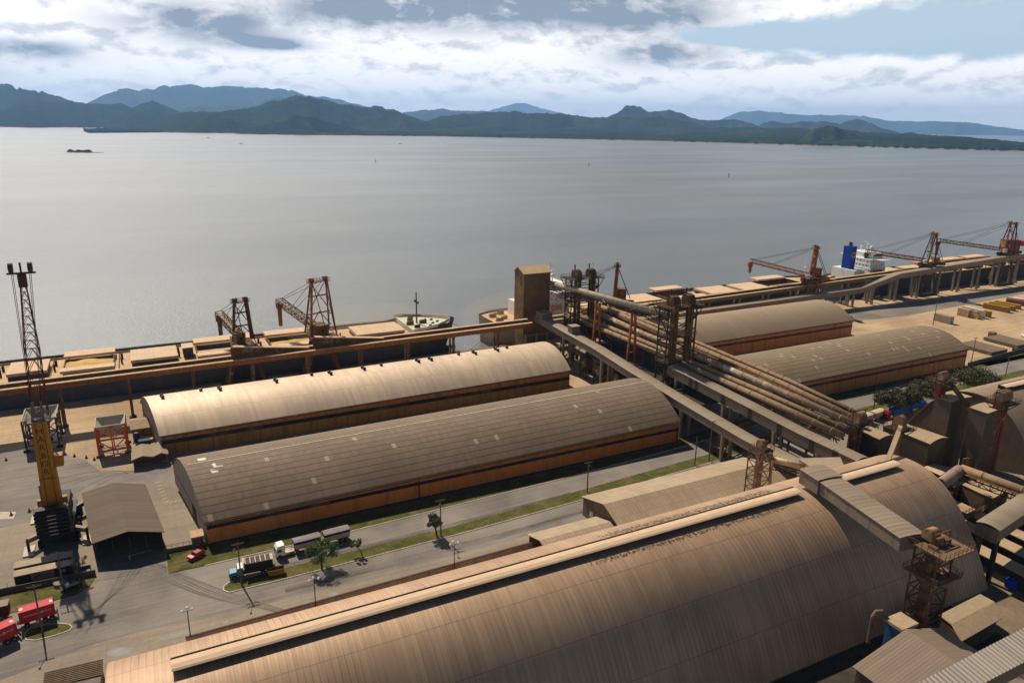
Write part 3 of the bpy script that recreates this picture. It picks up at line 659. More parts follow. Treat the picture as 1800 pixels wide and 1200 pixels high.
ROOF2 = roof_mat('brown fibre cement roof', (0.20, 0.145, 0.10), 1.1, 2.15, seam=.3, rough=.85, var=.13, patch=.006, patch_col=(.36, .30, .23), seam_dk=.75, blotch=(0.165, 0.118, 0.08), ribs=0.0, thick=.26)
ROOF3 = roof_mat('tan dusted roof', (0.29, 0.215, 0.14), 1.1, 5.5, seam=.1, ribs=0, rough=.75, var=.1, seam_dk=.15, blotch=(0.28, 0.21, 0.135))
ROOF4 = roof_mat('brown tiled arched roof', (0.215, 0.16, 0.10), 1.1, 2.15, seam=.25, rough=.85, var=.1, patch=.02, patch_col=(.35, .28, .19), seam_dk=.7, thick=.24)
w1, pl1, pr1 = warehouse('arched warehouse with shiny pale metal roof and dark vents, nearest the quay at left', -1, 145.2, 234.5, 267.5, 6.4, 7.4, 6.3, W1W, GBL, ROOF1)
vx = [3.2, 15, 20.5, 38.5, 51, 57, 69, 76, 89.5, 94.5, 106.5, 112.5, 122, 127]
for i, x in enumerate(vx):
    for (yy, on) in ((253.2, True), (250.9, i % 3 != 1)):
        if not on: continue
        zt = interp(arch(234.5, 267.5, lerp(6.4, 7.4, x / 145), 6.3), yy) + .22
        v_ = MB(); v_.box(x - .42, x + .42, yy - .42, yy + .42, zt - .2, zt + .75); v_.box(x - .55, x + .55, yy - .55, yy + .55, zt + .75, zt + .9); obj('roof_vent', v_, steel_dark, w1)
w2, pl2, pr2 = warehouse('arched warehouse with brown ribbed roof and orange wall along the road at left', 6.6, 151.2, 175.0, 213.0, 5.9, 7.3, 7.5, W2W, GBL, ROOF2)
dd = MB(); dd.box(6.50, 6.59, 186.5, 190.5, 0, 4.2); obj('sliding_door', dd, mat('dark sliding door', (0.06, 0.035, 0.025), .8), w2)
c_ = MB(); zt = 6.0
for k in range(60):                                         # pale ridge strip along the top of the roof
    xa, xb = 7 + k * 2.4, 9.3 + k * 2.4; zz_ = lerp(5.9, 7.3, (xa - 6.6) / 144.6) + 7.5; c_.bar((xa, 194.0, zz_ + .26), (xb, 194.0, zz_ + .28), .55, .12)
obj('ridge_cap', c_, mat('pale ridge capping', (0.44, 0.36, 0.27), .8), w2)
for x, y, s in ((10, 196, 2), (12.5, 191, 2.3), (11.5, 188.5, 1.6), (16, 190.2, 1.5)):
    zt = interp(arch(175, 213, 5.93, 7.5), y) + .26; d_ = interp(arch(175, 213, 5.93, 7.5), y + 1) - interp(arch(175, 213, 5.93, 7.5), y)
    p_ = MB(); p_.poly([(x, y - s / 2, zt - d_ * s / 2), (x + s, y - s / 2, zt - d_ * s / 2), (x + s, y + s / 2, zt + d_ * s / 2), (x, y + s / 2, zt + d_ * s / 2)]); obj('roof_patch', p_, mat('new pale sheet', (0.62, 0.56, 0.48), .7), w2)
def warp(root, f):
    for ch in root.children:
        org = parent_world(root)
        for v in ch.data.vertices: v.co = Vector(f(v.co.x + org.x, v.co.y + org.y, v.co.z + org.z)) - org
        warp(ch, f) if ch.children else None
w4, _, _ = warehouse('arched warehouse with brown ribbed roof right of the conveyors, nearer the road', 204, 320, 186.2, 220.2, 7.2, 7.8, 5.6, W3W, GBL, ROOF4)
w3, _, _ = warehouse('arched warehouse with smooth tan roof right of the conveyors, nearer the quay', 212, 315.5, 242.3, 277, 7.4, 7.8, 6.2, W3W, GBL, ROOF3)
for x in (61, 150.5):                                        # downpipes on the road front of the orange warehouse
    dr = MB(); dr.tube((x, 174.75, 0.2), (x, 174.75, 5.5), .18, 8); obj('downpipe', dr, steel_dark, w2)
warp(w1, lambda x, y, z: (x - 4.8 * (y - 234.5) / 33 * max(0, 1 - (x + 1) / 146), y, z)); warp(w2, lambda x, y, z: (x - 5.4 * (y - 175) / 38 * max(0, 1 - (x - 6.6) / 144), y, z))   # left gables stand askew

# ------------------------------------------------------------------ big brown storage vaults
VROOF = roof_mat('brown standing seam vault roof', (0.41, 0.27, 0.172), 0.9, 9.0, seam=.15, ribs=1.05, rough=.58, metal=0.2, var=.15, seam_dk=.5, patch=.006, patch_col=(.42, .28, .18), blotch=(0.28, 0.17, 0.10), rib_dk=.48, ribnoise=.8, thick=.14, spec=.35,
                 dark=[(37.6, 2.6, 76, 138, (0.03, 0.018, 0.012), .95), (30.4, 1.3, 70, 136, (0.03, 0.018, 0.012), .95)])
VROOF2 = roof_mat('tan standing seam vault roof', (0.36, 0.245, 0.15), 0.9, 9.0, seam=.15, ribs=1.05, rough=.5, metal=.45, var=.12, seam_dk=.4, blotch=(0.37, 0.24, 0.13), rib_dk=.3, ribnoise=.6, thick=.14)
VGBL = mat('dark brown gable cladding', (0.10, 0.066, 0.044), .85, 0, .2, .3, streak=.4, lines=[('Y', 1.0, .1, .4)])
def vault(label, x0, x1, yc, hw, h, roofm, caps):
    root = thing('storage_vault', label, 'storage hall', (x0, yc - hw, 0), 'vaulted bulk storage halls')
    pr = arch(yc - hw, yc + hw, 0.0, h, 40, 2.25)
    r_ = MB(); arc_shell(r_, pr, pr, x0, x1, .25, .2); obj('roof', r_, roofm, root, True)
    for X in (x0 + .05, x1 - .05):
        g_ = MB(); g_.poly([(X, y, z) for y, z in pr]); obj('gable_wall', g_, VGBL, root)
    for a, b in caps:                                        # raised ridge vent with a dark gap below its near edge
        cp = MB(); cp.prism([(yc - 2.0, h + 1.15), (yc - 1.7, h + 1.35), (yc - .9, h + 1.55), (yc + .3, h + 1.5), (yc + .3, h + 1.35), (yc - .9, h + 1.4), (yc - 1.7, h + 1.2)], 'x', a, b)
        obj('ridge_vent', cp, mat('pale vent cowl', (0.60, 0.43, 0.29), .7, 0, .08), root)
        bx = MB(); bx.box(a + .2, b - .2, yc - .9, yc + .6, h - .3, h + 1.2); bx.box(a, b, yc + .6, yc + .85, h - .3, h + 1.45); obj('vent_curb_and_slot', bx, mat('dark vent curb and slot shade', (0.035, 0.024, 0.018), .9), root)  # dark far strip stands in for the shade of an open slot
    return root
va = vault('huge brown ribbed vault with a pale ridge vent filling the foreground', -11.5, 163.3, 103.3, 23.0, 21.9, VROOF, [(-3.0, 124.0), (136.5, 157.0)])
vb = vault('tan vaulted hall cut by the right edge beyond the two square bins', 225, 330, 125, 23.0, 22.3, VROOF2, [(236, 320)])

# ------------------------------------------------------------------ gabled sheds
def gable_shed(name, label, x0, x1, y0, y1, e, rh, wallm, roofm, axis='x', open_front=False, cat='shed', ridge_at=.5):
    root = thing(name, label, cat, (x0, y0, 0)); o = .5
    if axis == 'x':
        yr = lerp(y0, y1, ridge_at); ends = [[(x, y0, 0), (x, y1, 0), (x, y1, e), (x, yr, rh), (x, y0, e)] for x in (x0, x1)]
        sides = [[(x0, y0, 0), (x1, y0, 0), (x1, y0, e), (x0, y0, e)], [(x1, y1, 0), (x0, y1, 0), (x0, y1, e), (x1, y1, e)]]
        prof = [(y0 - o, e - o * (rh - e) / (yr - y0)), (yr, rh), (y1 + o, e - o * (rh - e) / (y1 - yr))]
        rows = [[(X, y, z + .18) for y, z in prof] for X in (x0 - o, x1 + o)]; L = x1 - x0
    else:
        xr = lerp(x0, x1, ridge_at); ends = [[(x0, y, 0), (x1, y, 0), (x1, y, e), (xr, y, rh), (x0, y, e)] for y in (y0, y1)]
        sides = [[(x0, y1, 0), (x0, y0, 0), (x0, y0, e), (x0, y1, e)], [(x1, y0, 0), (x1, y1, 0), (x1, y1, e), (x1, y0, e)]]
        prof = [(x0 - o, e - o * (rh - e) / (xr - x0)), (xr, rh), (x1 + o, e - o * (rh - e) / (x1 - xr))]
        rows = [[(x, Y, z + .18) for x, z in prof] for Y in (y0 - o, y1 + o)]; L = y1 - y0
    for i, p_ in enumerate(ends):
        if open_front and i == 0: continue
        m_ = MB(); m_.poly(p_); obj('gable_wall', m_, wallm, root)
    for p_ in sides:
        m_ = MB(); m_.poly(p_); obj('side_wall', m_, wallm, root)
    r_ = MB(); d1 = math.hypot(prof[1][0] - prof[0][0], prof[1][1] - prof[0][1]); d2 = d1 + math.hypot(prof[2][0] - prof[1][0], prof[2][1] - prof[1][1])
    r_.grid(rows, [[(0, 0), (0, d1), (0, d2)], [(L, 0), (L, d1), (L, d2)]])
    low = [[(v[0], v[1], v[2] - .14) for v in row] for row in rows]; r_.grid(low)
    for k in (0, 2): r_.poly([rows[0][k], rows[1][k], low[1][k], low[0][k]])
    for j in (0, 1):
        for k in (0, 1): r_.poly([rows[j][k], rows[j][k + 1], low[j][k + 1], low[j][k]])
    obj('roof', r_, roofm, root)
    return root
LROOF = roof_mat('pale gabled sheet roof', (0.36, 0.275, 0.185), 1.0, 3.2, seam=.1, ribs=1.0, rough=.8, var=.12, seam_dk=.45, blotch=(0.30, 0.22, 0.145), rib_dk=.22, thick=.1)
SROOF = roof_mat('grey brown gabled roof', (0.115, 0.083, 0.058), 1.0, 30, seam=0, ribs=0.9, rough=.85, var=.16, blotch=(0.13, 0.10, 0.075), rib_dk=.3)
brownwall = mat('brown shed cladding', (0.15, 0.105, 0.07), .85, 0, .25, .4, streak=.35, lines=[('Y', 2.2, .08, .35), ('Z', 1.8, .07, .3)])
sh = gable_shed('long_shed', 'long gabled shed with pale sheet roof between the road and the big vault', 97.5, 156.5, 131.0, 148.2, 5.3, 8.1, brownwall, LROOF, 'x', ridge_at=.42)
for y in (144, 135.5): wn_ = MB(); wn_.box(97.4, 97.498, y - .8, y + .8, 1.5, 3.2); obj('window', wn_, mat('pale translucent panel', (0.45, 0.38, 0.3), .6), sh)
s2 = gable_shed('open_shed', 'small open fronted shed with a birds dotted roof beside the long shed', 77, 96.2, 127.2, 140.2, 3.6, 5.3, brownwall, LROOF, 'x', True, ridge_at=.55)
s0 = gable_shed('truck_shed', 'brown gabled drive through shed with a dark open front beside the harbour crane', -17.4, -3.2, 177.8, 205.5, 5.1, 6.7, mat('dark shed wall', (0.022, 0.018, 0.015), .9, 0, .2, .4), SROOF, 'y', True)  # near-black wall colour stands in for the shade inside the open shed
for x in (-17.1, -13.9, -10.3, -6.8, -3.5): pt = MB(); pt.box(x - .12, x + .12, 177.6, 177.85, 0, 5.0); obj('front_post', pt, steel_dark, s0)
warp(s0, lambda x, y, z: (x - .12 * (y - 177.8), y - .10 * (x + 10.3), z))
br = MB(); br.bar((-10.6, 176.2, 1.0), (-6.0, 176.6, 1.15), .12); br.box(-10.8, -10.5, 176.05, 176.35, 0, 1.25); b0 = obj('barrier', br, mat('faded barrier paint', (0.32, 0.24, 0.2), .8), s0)
annex = gable_shed('annex', 'small lean to store against the gable end of the shiny roofed warehouse', -9.2, -1.4, 251.5, 261, 3.6, 4.8, W1W, mat('dull brown annex sheet', (0.33, 0.24, 0.16), .85, 0, .2, .5), 'x', cat='store')
# zigzag roofed shelters
for (lab, ya, yb, h) in (('front shelter with a folded zigzag roof beside the orange hopper', 228.2, 233.2, 3.0), ('rear shelter with a folded zigzag roof behind its twin', 234.4, 237.8, 2.7)):
    t_ = thing('folded_roof_shelter', lab, 'shelter', (-5.5, ya, 0), 'zigzag roofed shelters'); r_ = MB(); xs_ = [-9.6, -6.6, -3.8, -1.5, .4][:5]
    zs_ = [h, h + .9, h + .1, h + .9, h + .1]
    top = [(x, z) for x, z in zip(xs_, zs_)]; r_.prism(top + [(x, z - .16) for x, z in top[::-1]], 'y', ya - .4, yb + .3); obj('roof', r_, mat('brown folded roof sheet', (0.30, 0.225, 0.155), .85, 0, .15, .6), t_)
    b_ = MB(); b_.box(-9.2, -9.0, ya, yb, 0, h); b_.box(-.3, -.1, ya, yb, 0, h); b_.box(-9.0, -.3, yb - .2, yb, 0, h); obj('wall', b_, mat('tan shelter wall', (0.30, 0.20, 0.11), .9), t_)
kk = thing('rooftop_kiosk', 'small flat roofed kiosk at the corner of the orange walled warehouse', 'kiosk', (4.3, 176.8, 0))
b_ = MB(); b_.box(3.0, 5.6, 175.3, 178.6, 0, 2.6); obj('wall', b_, mat('grey kiosk wall', (0.16, 0.13, 0.11), .9), kk); b_ = MB(); b_.box(2.8, 5.8, 175.1, 178.8, 2.6, 2.85); obj('roof', b_, mat('rusty pale kiosk roof', (0.45, 0.29, 0.2), .85, 0, .25, .8), kk)
# tiled hut at the lower left corner
ht = thing('tiled_hut', 'low hut with dark slatted tile roof at the bottom left corner', 'hut', (-19.5, 135, 0))
b_ = MB()
for i in range(9): b_.bar((-24.4, 137.0 - i * .48, 3.25 - i * .03), (-15.0, 136.4 - i * .48, 3.25 - i * .03), .30, .14)
b_.box(-24.3, -15.1, 132.6, 137, 2.85, 3.0); obj('roof', b_, mat('dark slatted tile', (0.13, 0.09, 0.055), .9, 0, .3, .7), ht)
b_ = MB(); b_.box(-24, -15.3, 130.6, 136.6, 0, 2.85); obj('wall', b_, mat('grey hut wall', (0.17, 0.14, 0.12), .9), ht)
# boundary walls and fences
bw = thing('boundary_wall', 'stained concrete boundary wall along the road in front of the big vault', 'wall', (37, 137.6, 0))
b_ = MB(); b_.bar((-.8, 137.5, 1.2), (77, 138.6, 1.2), .25, 2.4); obj('panel', b_, mat('stained wall render', (0.30, 0.25, 0.2), .9, 0, .2, .4, streak=.75), bw); b_ = MB(); b_.bar((-.9, 137.5, 2.46), (77, 138.6, 2.46), .45, .16); obj('coping', b_, mat('dark red coping', (0.10, 0.045, 0.04), .9), bw)
bf = thing('yard_fence', 'low dark perimeter wall with thin posts along the left yard', 'fence', (-27, 173, 0))
b_ = MB(); b_.bar((-60, 174.2, .7), (-17.6, 172.7, .7), .2, 1.4); obj('panel', b_, mat('dark low wall', (0.10, 0.085, 0.07), .9), bf); 
for i in range(14): b_ = MB(); x = -60 + i * 3.2; b_.bar((x, 174.2 - (x + 60) * .035, 1.4), (x, 174.2 - (x + 60) * .035, 2.6), .07); obj('post', b_, steel_dark, bf)
bf2 = thing('yard_fence', 'low dark wall with railing from the gabled shed to the orange warehouse', 'fence', (1.5, 175.3, 0))
b_ = MB(); b_.bar((-2.9, 175.5, .55), (6.4, 175.1, .55), .2, 1.1); obj('panel', b_, mat('dark low wall', (0.10, 0.085, 0.07), .9), bf2); b_ = MB(); b_.rail([(-2.9, 175.5, 1.1), (6.4, 175.1, 1.1)], 1.0, .06, 1.2); obj('railing', b_, steel_dark, bf2)
bf3 = thing('yard_fence', 'dark fence wall along the green verge at the right edge', 'fence', (345, 187, 0))
b_ = MB(); b_.bar((321, 185.4, .9), (420, 192.5, .9), .25, 1.8); obj('panel', b_, mat('dark low wall', (0.10, 0.085, 0.07), .9), bf3)
# ------------------------------------------------------------------ transfer tower on the quay
tt = thing('transfer_tower', 'tall windowless brown transfer tower with a gabled top on the quay', 'tower', (155, 281, 0))
TWALL = mat('brown corrugated tower cladding', (0.205, 0.125, 0.055), .8, 0, .22, .2, dirt=(0.10, 0.06, 0.03), dirt_amt=.45, dirt_scale=.09, streak=.45, lines=[('X', 1.2, .08, .3), ('Y', 1.2, .08, .3), ('Z', 6.0, .12, .35)])
TX0, TX1, TY0, TY1, TZ = 148.6, 161.9, 281.0, 290.0, 37.0
b_ = MB(); b_.box(TX0, TX1, TY0, TY1, 9.5, TZ); obj('upper_wall', b_, TWALL, tt)
b_ = MB(); b_.box(TX0 + .6, TX1 - .8, TY0 + .5, TY1 - .5, 0, 9.5); obj('base', b_, mat('dusty brown tower base', (0.15, 0.10, 0.06), .9, 0, .25, .3, streak=.4), tt)
b_ = MB(); ym = (TY0 + TY1) / 2 + 1.0; b_.prism([(TY0 - .5, TZ - .1), (TY0 - .5, TZ + .15), (ym, TZ + 2.6), (TY1 + .4, TZ + .15), (TY1 + .4, TZ - .1), (ym, TZ + 2.3)], 'x', TX0 - .4, TX1 + .4); obj('roof', b_, dusty_top, tt)
b_ = MB()
for X in (TX0, TX1): b_.poly([(X, TY0, TZ), (X, TY1, TZ), (X, ym, TZ + 2.35)])
obj('gable', b_, TWALL, tt)
b_ = MB(); b_.box(TX0 - .06, TX0 - .01, 283.0, 284.2, 31.5, 35.5); b_.box(TX0 - .06, TX0 - .01, 285.5, 287.2, 11, 14); obj('louvre', b_, steel_dark, tt)
b_ = MB()
for x in (149.6, 155, 160.6): b_.box(x - .35, x + .35, 279.6, 280.4, 0, 10)
b_.bar((149.6, 280, 9.2), (160.6, 280, 9.2), .5); b_.bar((149.6, 280, 4.5), (160.6, 280, 4.5), .4); obj('column', b_, concrete, tt)

# ------------------------------------------------------------------ covered belt galleries
def gallery(name, label, path, wd, ht, wallm, roofm, legs=(), legm=None, group='covered conveyor galleries', barrel=.35, legw=.9, doors=()):
    """covered conveyor: path of (x, y, z of eave); cladding box with a low barrel roof, on leg pairs at the given stations"""
    p0 = path[0]; root = thing(name, label, 'conveyor', (p0[0], p0[1], 0), group)
    dr = Vector((path[-1][0] - p0[0], path[-1][1] - p0[1], 0)).normalized(); sd_ = Vector((-dr.y, dr.x, 0)) * (wd / 2)
    rows = []
    W_ = MB(); rs = [[(x + a * sd_.x, y + a * sd_.y, z + b) for a, b in ((-1, -ht), (-1, 0), (1, 0), (1, -ht))] for x, y, z in path]
    for r0, r1 in zip(rs, rs[1:]):
        for k in range(4): W_.poly([r0[k], r1[k], r1[(k + 1) % 4], r0[(k + 1) % 4]])
    W_.poly(rs[0]); W_.poly(rs[-1][::-1]); obj('cladding', W_, wallm, root)
    n = 8; prof = [(-1.1 + 2.2 * k / n, .05 + barrel * wd * .35 * (1 - (-1 + 2 * k / n) ** 2)) for k in range(n + 1)]
    top = [[(x + a * sd_.x, y + a * sd_.y, z + b) for a, b in prof] for x, y, z in path]; low = [[(x + a * sd_.x, y + a * sd_.y, z + b - .1) for a, b in prof] for x, y, z in path]
    L = [0.0]
    for a, b in zip(path, path[1:]): L.append(L[-1] + math.dist(a, b))
    Rm = MB(); Rm.grid(top, [[(l, k * wd * 1.15 / n) for k in range(n + 1)] for l in L]); Rm.grid(low)
    for k in (0, n):
        for i in range(len(path) - 1): Rm.poly([top[i][k], top[i + 1][k], low[i + 1][k], low[i][k]])
    for i in (0, -1): Rm.poly(top[i] + low[i][::-1])
    obj('roof', Rm, roofm, root, True)
    for (x, y, z) in doors:
        d_ = MB(); d_.obox((x, y), .12, 1.6, z - ht + .2, z - .25, math.atan2(dr.y, dr.x) - math.pi / 2); obj('opening', d_, steel_dark, root)
    for s_ in legs:
        y = s_; x = interp(sorted([(p[1], p[0]) for p in path]), y) if abs(dr.y) > .7 else s_
        if abs(dr.y) > .7: z = interp(sorted([(p[1], p[2]) for p in path]), y)
        else: y = interp(sorted([(p[0], p[1]) for p in path]), x); z = interp(sorted([(p[0], p[2]) for p in path]), x)
        for sg in (-.75, .75):
            l_ = MB(); l_.obox((x + sd_.x * sg, y + sd_.y * sg), legw, legw, 0, z - ht + .05); obj('leg', l_, legm or concrete, root)
        l_ = MB(); l_.bar((x - sd_.x, y - sd_.y, z - ht - .35), (x + sd_.x, y + sd_.y, z - ht - .35), legw * 1.1, .7); obj('crossbeam', l_, legm or concrete, root)
    return root
GROOF = roof_mat('ribbed pale gallery roof', (0.25, 0.195, 0.14), 1.2, 40, seam=0, ribs=1.3, rough=.7, var=.14, blotch=(0.25, 0.185, 0.13), rib_dk=.25)
GROOFD = roof_mat('ribbed dull gallery roof', (0.235, 0.18, 0.128), 1.2, 40, seam=0, ribs=1.3, rough=.75, var=.14, blotch=(0.185, 0.137, 0.095), rib_dk=.25)
gallery('belt_gallery', 'long grey gallery sloping from the transfer tower to the vault, leftmost conveyor',
        [(156, 287, 18.4), (156, 262, 17.4), (156, 231, 16.3), (156, 207, 14.3), (156, 175, 12.3), (156, 149, 11.0), (156, 133, 11.2), (155.5, 119, 12.6)], 4.6, 2.7, gallery_wall, GROOF, legs=(255, 226, 205, 178, 158))
gallery('belt_gallery', 'grey covered gallery with door openings starting beside the second elevator tower',
        [(164.5, 196, 18.4), (164.5, 187, 18.2), (164.5, 160, 17.2), (164.5, 137, 16.2), (164.5, 117, 16.2)], 4.4, 3.3, gallery_wall, GROOFD, legs=(192, 168, 146, 130), doors=[(162.24, y, interp([(117, 17), (137, 16), (160, 17.2), (187, 18.2), (196, 18.4)], y)) for y in (184, 181, 168, 156, 144, 132, 124)])
gallery('belt_gallery', 'low dusty covered gallery half hidden under the leftmost one', [(163, 262, 9.0), (162.5, 240, 8.6), (162, 215, 7.2), (161.5, 192, 5.6)], 4.2, 2.6, gallery_wall, GROOFD, legs=(250, 226, 204))
hb = thing('head_house', 'small sheet clad head house on top of the leftmost grey gallery', 'head house', (155, 280, 17))
b_ = MB(); b_.box(153.3, 158.6, 272.5, 278, 17.75, 20.6); obj('wall', b_, gallery_wall, hb); b_ = MB(); b_.box(153.0, 158.9, 272.2, 278.3, 20.6, 20.8); obj('roof', b_, gallery_roof, hb)
hb = thing('head_house', 'grey vent box riding on the leftmost gallery beside the first elevator tower', 'head house', (156, 251, 17))
b_ = MB(); b_.box(154.6, 158.2, 249, 252.5, 17.7, 20.4); obj('wall', b_, gallery_wall, hb); b_ = MB(); b_.box(154.4, 158.4, 248.8, 252.7, 20.4, 20.58); obj('roof', b_, gallery_roof, hb)
# gallery over the vault, near elevator tower
gallery('belt_gallery', 'boxy covered gallery lying across the ridge of the big brown vault', [(130.1, 104.8, 26.6), (129.4, 99.0, 26.5)], 6.4, 3.4, gallery_wall, GROOFD, barrel=.12)
gallery('belt_gallery', 'long covered gallery sloping off the vault ridge to the rusty near tower', [(129.4, 98.9, 26.2), (125.3, 76.2, 25.8)], 5.6, 2.9, gallery_wall, GROOFD, barrel=.12)
# right side galleries and belts
gallery('belt_gallery', 'short covered gallery at the right edge standing on one dark leg', [(164.5, 83.6, 14), (215, 91.5, 14.2)], 4.6, 3.2, gallery_wall, GROOF, legs=(166.5, 190), legm=steel_dark)
gallery('belt_gallery', 'low covered gallery beside the right edge below the two square bins', [(204, 106, 9), (214, 92, 9)], 4.5, 3.4, gallery_wall, GROOFD)
for k, (x, yb, z, lab) in enumerate(((171.2, 98, 4.0, 'low flat roofed belt housing nearest the gable of the big vault'), (178.2, 104, 4.6, 'low flat roofed belt housing second from the gable of the big vault'), (185.2, 106, 5.0, 'low flat roofed belt housing third from the gable of the big vault'), (192.4, 107, 5.4, 'low flat roofed belt housing under the bent tube at right'))):
    t_ = thing('belt_housing', lab, 'belt housing', (x, 90, 0), 'parallel belt housings')
    b_ = MB(); b_.box(x - 1.9, x + 1.9, 66, yb, 0, z); obj('wall', b_, mat('very dark cladding', (0.05, 0.036, 0.026), .9), t_)
    b_ = MB(); b_.box(x - 2.2, x + 2.2, 65.6, yb + .4, z, z + .22); obj('roof', b_, dusty_sheet, t_)
# ------------------------------------------------------------------ tubes and pipe bridges
TUBE = mat('dusty tube casing', (0.27, 0.175, 0.10), .7, 0, .14, .5, dirt=(0.25, 0.16, 0.09), dirt_amt=.3, lines=[('Y', 3.0, .18, .45)])
TUBEW = mat('patched pale tube casing', (0.30, 0.20, 0.12), .65, 0, .2, .45, dirt=(0.72, 0.66, 0.58), dirt_amt=.28, dirt_scale=.22, lines=[('Y', 2.4, .16, .4)])
TUBEL = mat('light grey tube casing', (0.37, 0.30, 0.225), .6, 0, .12, .5, dirt=(0.34, 0.25, 0.17), dirt_amt=.25, lines=[('Y', 3.0, .16, .35)])
def tubeway(label, path, r, m, catwalk=-1, ties=True, group='tubular conveyors', truss=0, stand=()):
    root = thing('tube_conveyor', label, 'conveyor', (path[0][0], path[0][1], 0), group)
    b_ = MB(); b_.path(path, r, 14)
    for a, b in zip(path, path[1:]):
        L = math.dist(a, b); n = max(1, int(L / 6))
        for i in range(n):
            c = Vector(a).lerp(Vector(b), (i + .5) / n); d = (Vector(b) - Vector(a)).normalized() * .12; b_.tube(c - d, c + d, r + .1, 14)
    obj('casing', b_, m, root, True)
    if truss:
        b_ = MB()
        for a, b in zip(path, path[1:]): b_.truss((a[0], a[1], a[2] - r - truss / 2), (b[0], b[1], b[2] - r - truss / 2), r * 2.2, truss, max(4, int(math.dist(a, b) / 2.2)), .22)
        obj('support_truss', b_, steel_dark, root)
    else:
        b_ = MB()
        for a, b in zip(path, path[1:]):
            for s in (-1, 1): b_.bar((a[0] + s * r * .8, a[1], a[2] - r - .3), (b[0] + s * r * .8, b[1], b[2] - r - .3), .25, .5)
        obj('bearer', b_, steel_dark, root)
    if catwalk:
        b_ = MB()
        for a, b in zip(path, path[1:]):
            o = Vector((catwalk * (r + .6), 0, -r * .3)); p, q = Vector(a) + o, Vector(b) + o; b_.bar(p, q, 1.0, .08); b_.rail([p + Vector((catwalk * .5, 0, 0)), q + Vector((catwalk * .5, 0, 0))], 1.1, .07, 2.2)
        obj('catwalk', b_, steel_brown, root)
    for (x, y, zt) in stand:
        l_ = MB()
        for s in (-1, 1): l_.bar((x + s * 2.6, y, 0), (x + s * .7, y, zt), .75, .75)
        l_.bar((x - 1.6, y, zt * .5), (x + 1.6, y, zt * .5), .35); obj('a_frame', l_, steel_orange, root)
    return root
tubeway('high pale tube on a truss from the transfer tower to the second elevator tower', [(161.5, 286, 31.8), (165, 257, 32.6), (166, 203, 35.2)], 1.15, TUBEL, 0, truss=1.6, stand=[(165.3, 247, 30.0), (165.8, 223, 31.2)])
tubeway('brown tube conveyor nearest the door lined gallery', [(169.5, 280, 17.0), (169.5, 226, 18.0), (169.5, 160, 18.3), (169.5, 128, 17.8)], 1.05, TUBE, 0)
tubeway('brown tube conveyor second from the door lined gallery', [(172.6, 276, 18.0), (172.6, 226, 18.6), (172.6, 160, 18.8), (172.6, 129, 18.4)], .95, TUBE, 0)
tubeway('tube conveyor with white patches in the middle of the pipe bundle', [(175.5, 262, 21.5), (175.5, 232, 20.4), (175.5, 170, 20.5), (174.5, 129.5, 20.2)], 1.05, TUBEW, 0)
tubeway('dusty tube conveyor beyond the white patched one with a catwalk', [(180.5, 270, 22.5), (180.0, 230, 22.0), (179.5, 160, 21.0), (177, 129, 20.5)], 1.1, TUBE, -1, stand=[])
tubeway('thin outermost tube conveyor nearest the right hand warehouses', [(184.5, 268, 22.0), (184, 230, 22.0), (183.0, 160, 21.4), (180, 131, 21.0)], .8, TUBE, 0)
pb = thing('pipe_bridge', 'dark steel trestle frames carrying the tube bundle across the road', 'trestle', (176, 160, 0)); k = 0
for y in (262, 240, 218, 196, 183, 152.5, 138):
    l_ = MB()
    for x in (168, 177, 186): l_.bar((x, y, 0), (x, y, 17), .55)
    l_.bar((167.4, y, 16.3), (186.8, y, 18.6), .6, .8); l_.bar((168, y, 2), (177, y, 14.5), .3); l_.bar((186, y, 2), (177, y, 14.5), .3); obj('trestle_frame', l_, steel_brown, pb)
b_ = MB()
for x in (168, 186.6): b_.truss((x, 270, 15.2), (x, 130, 15.6), 1.2, 1.8, 48, .24)
obj('bridge_truss', b_, steel_dark, pb)
b_ = MB(); b_.bar((171, 258, 15.0), (171, 132, 15.6), 6.5, .12); b_.box(158.8, 187, 176, 250, 11.0, 11.2); obj('walkway', b_, mat('dark bridge decking and shade slab', (0.05, 0.036, 0.025), .9), pb)  # the wide lower slab is added to shade the ground under the galleries
tubeway('bent tube at right leading out from the gable of the big vault', [(169.4, 100.2, 14.2), (178, 102.3, 14.2), (186.3, 104.3, 14.2)], 1.5, mat('mauve dusted tube', (0.30, 0.205, 0.165), .7, 0, .12, .4), 0)
tubeway('long tan tube running to the right edge from the bend', [(186.6, 104.2, 14.6), (188.5, 94, 14.4), (191, 78, 14.2)], 1.25, TUBE, -1, truss=1.3)
st = thing('tube_standpipe', 'bent handrail pipe standing beside the tube bend at right', 'pipe', (187, 104, 0)); b_ = MB(); b_.path([(187.6, 104.6, 0), (187.6, 104.6, 17.2), (188.8, 104, 17.3), (188.8, 104, 15.4)], .22, 8); obj('pipe', b_, steel_brown, st)

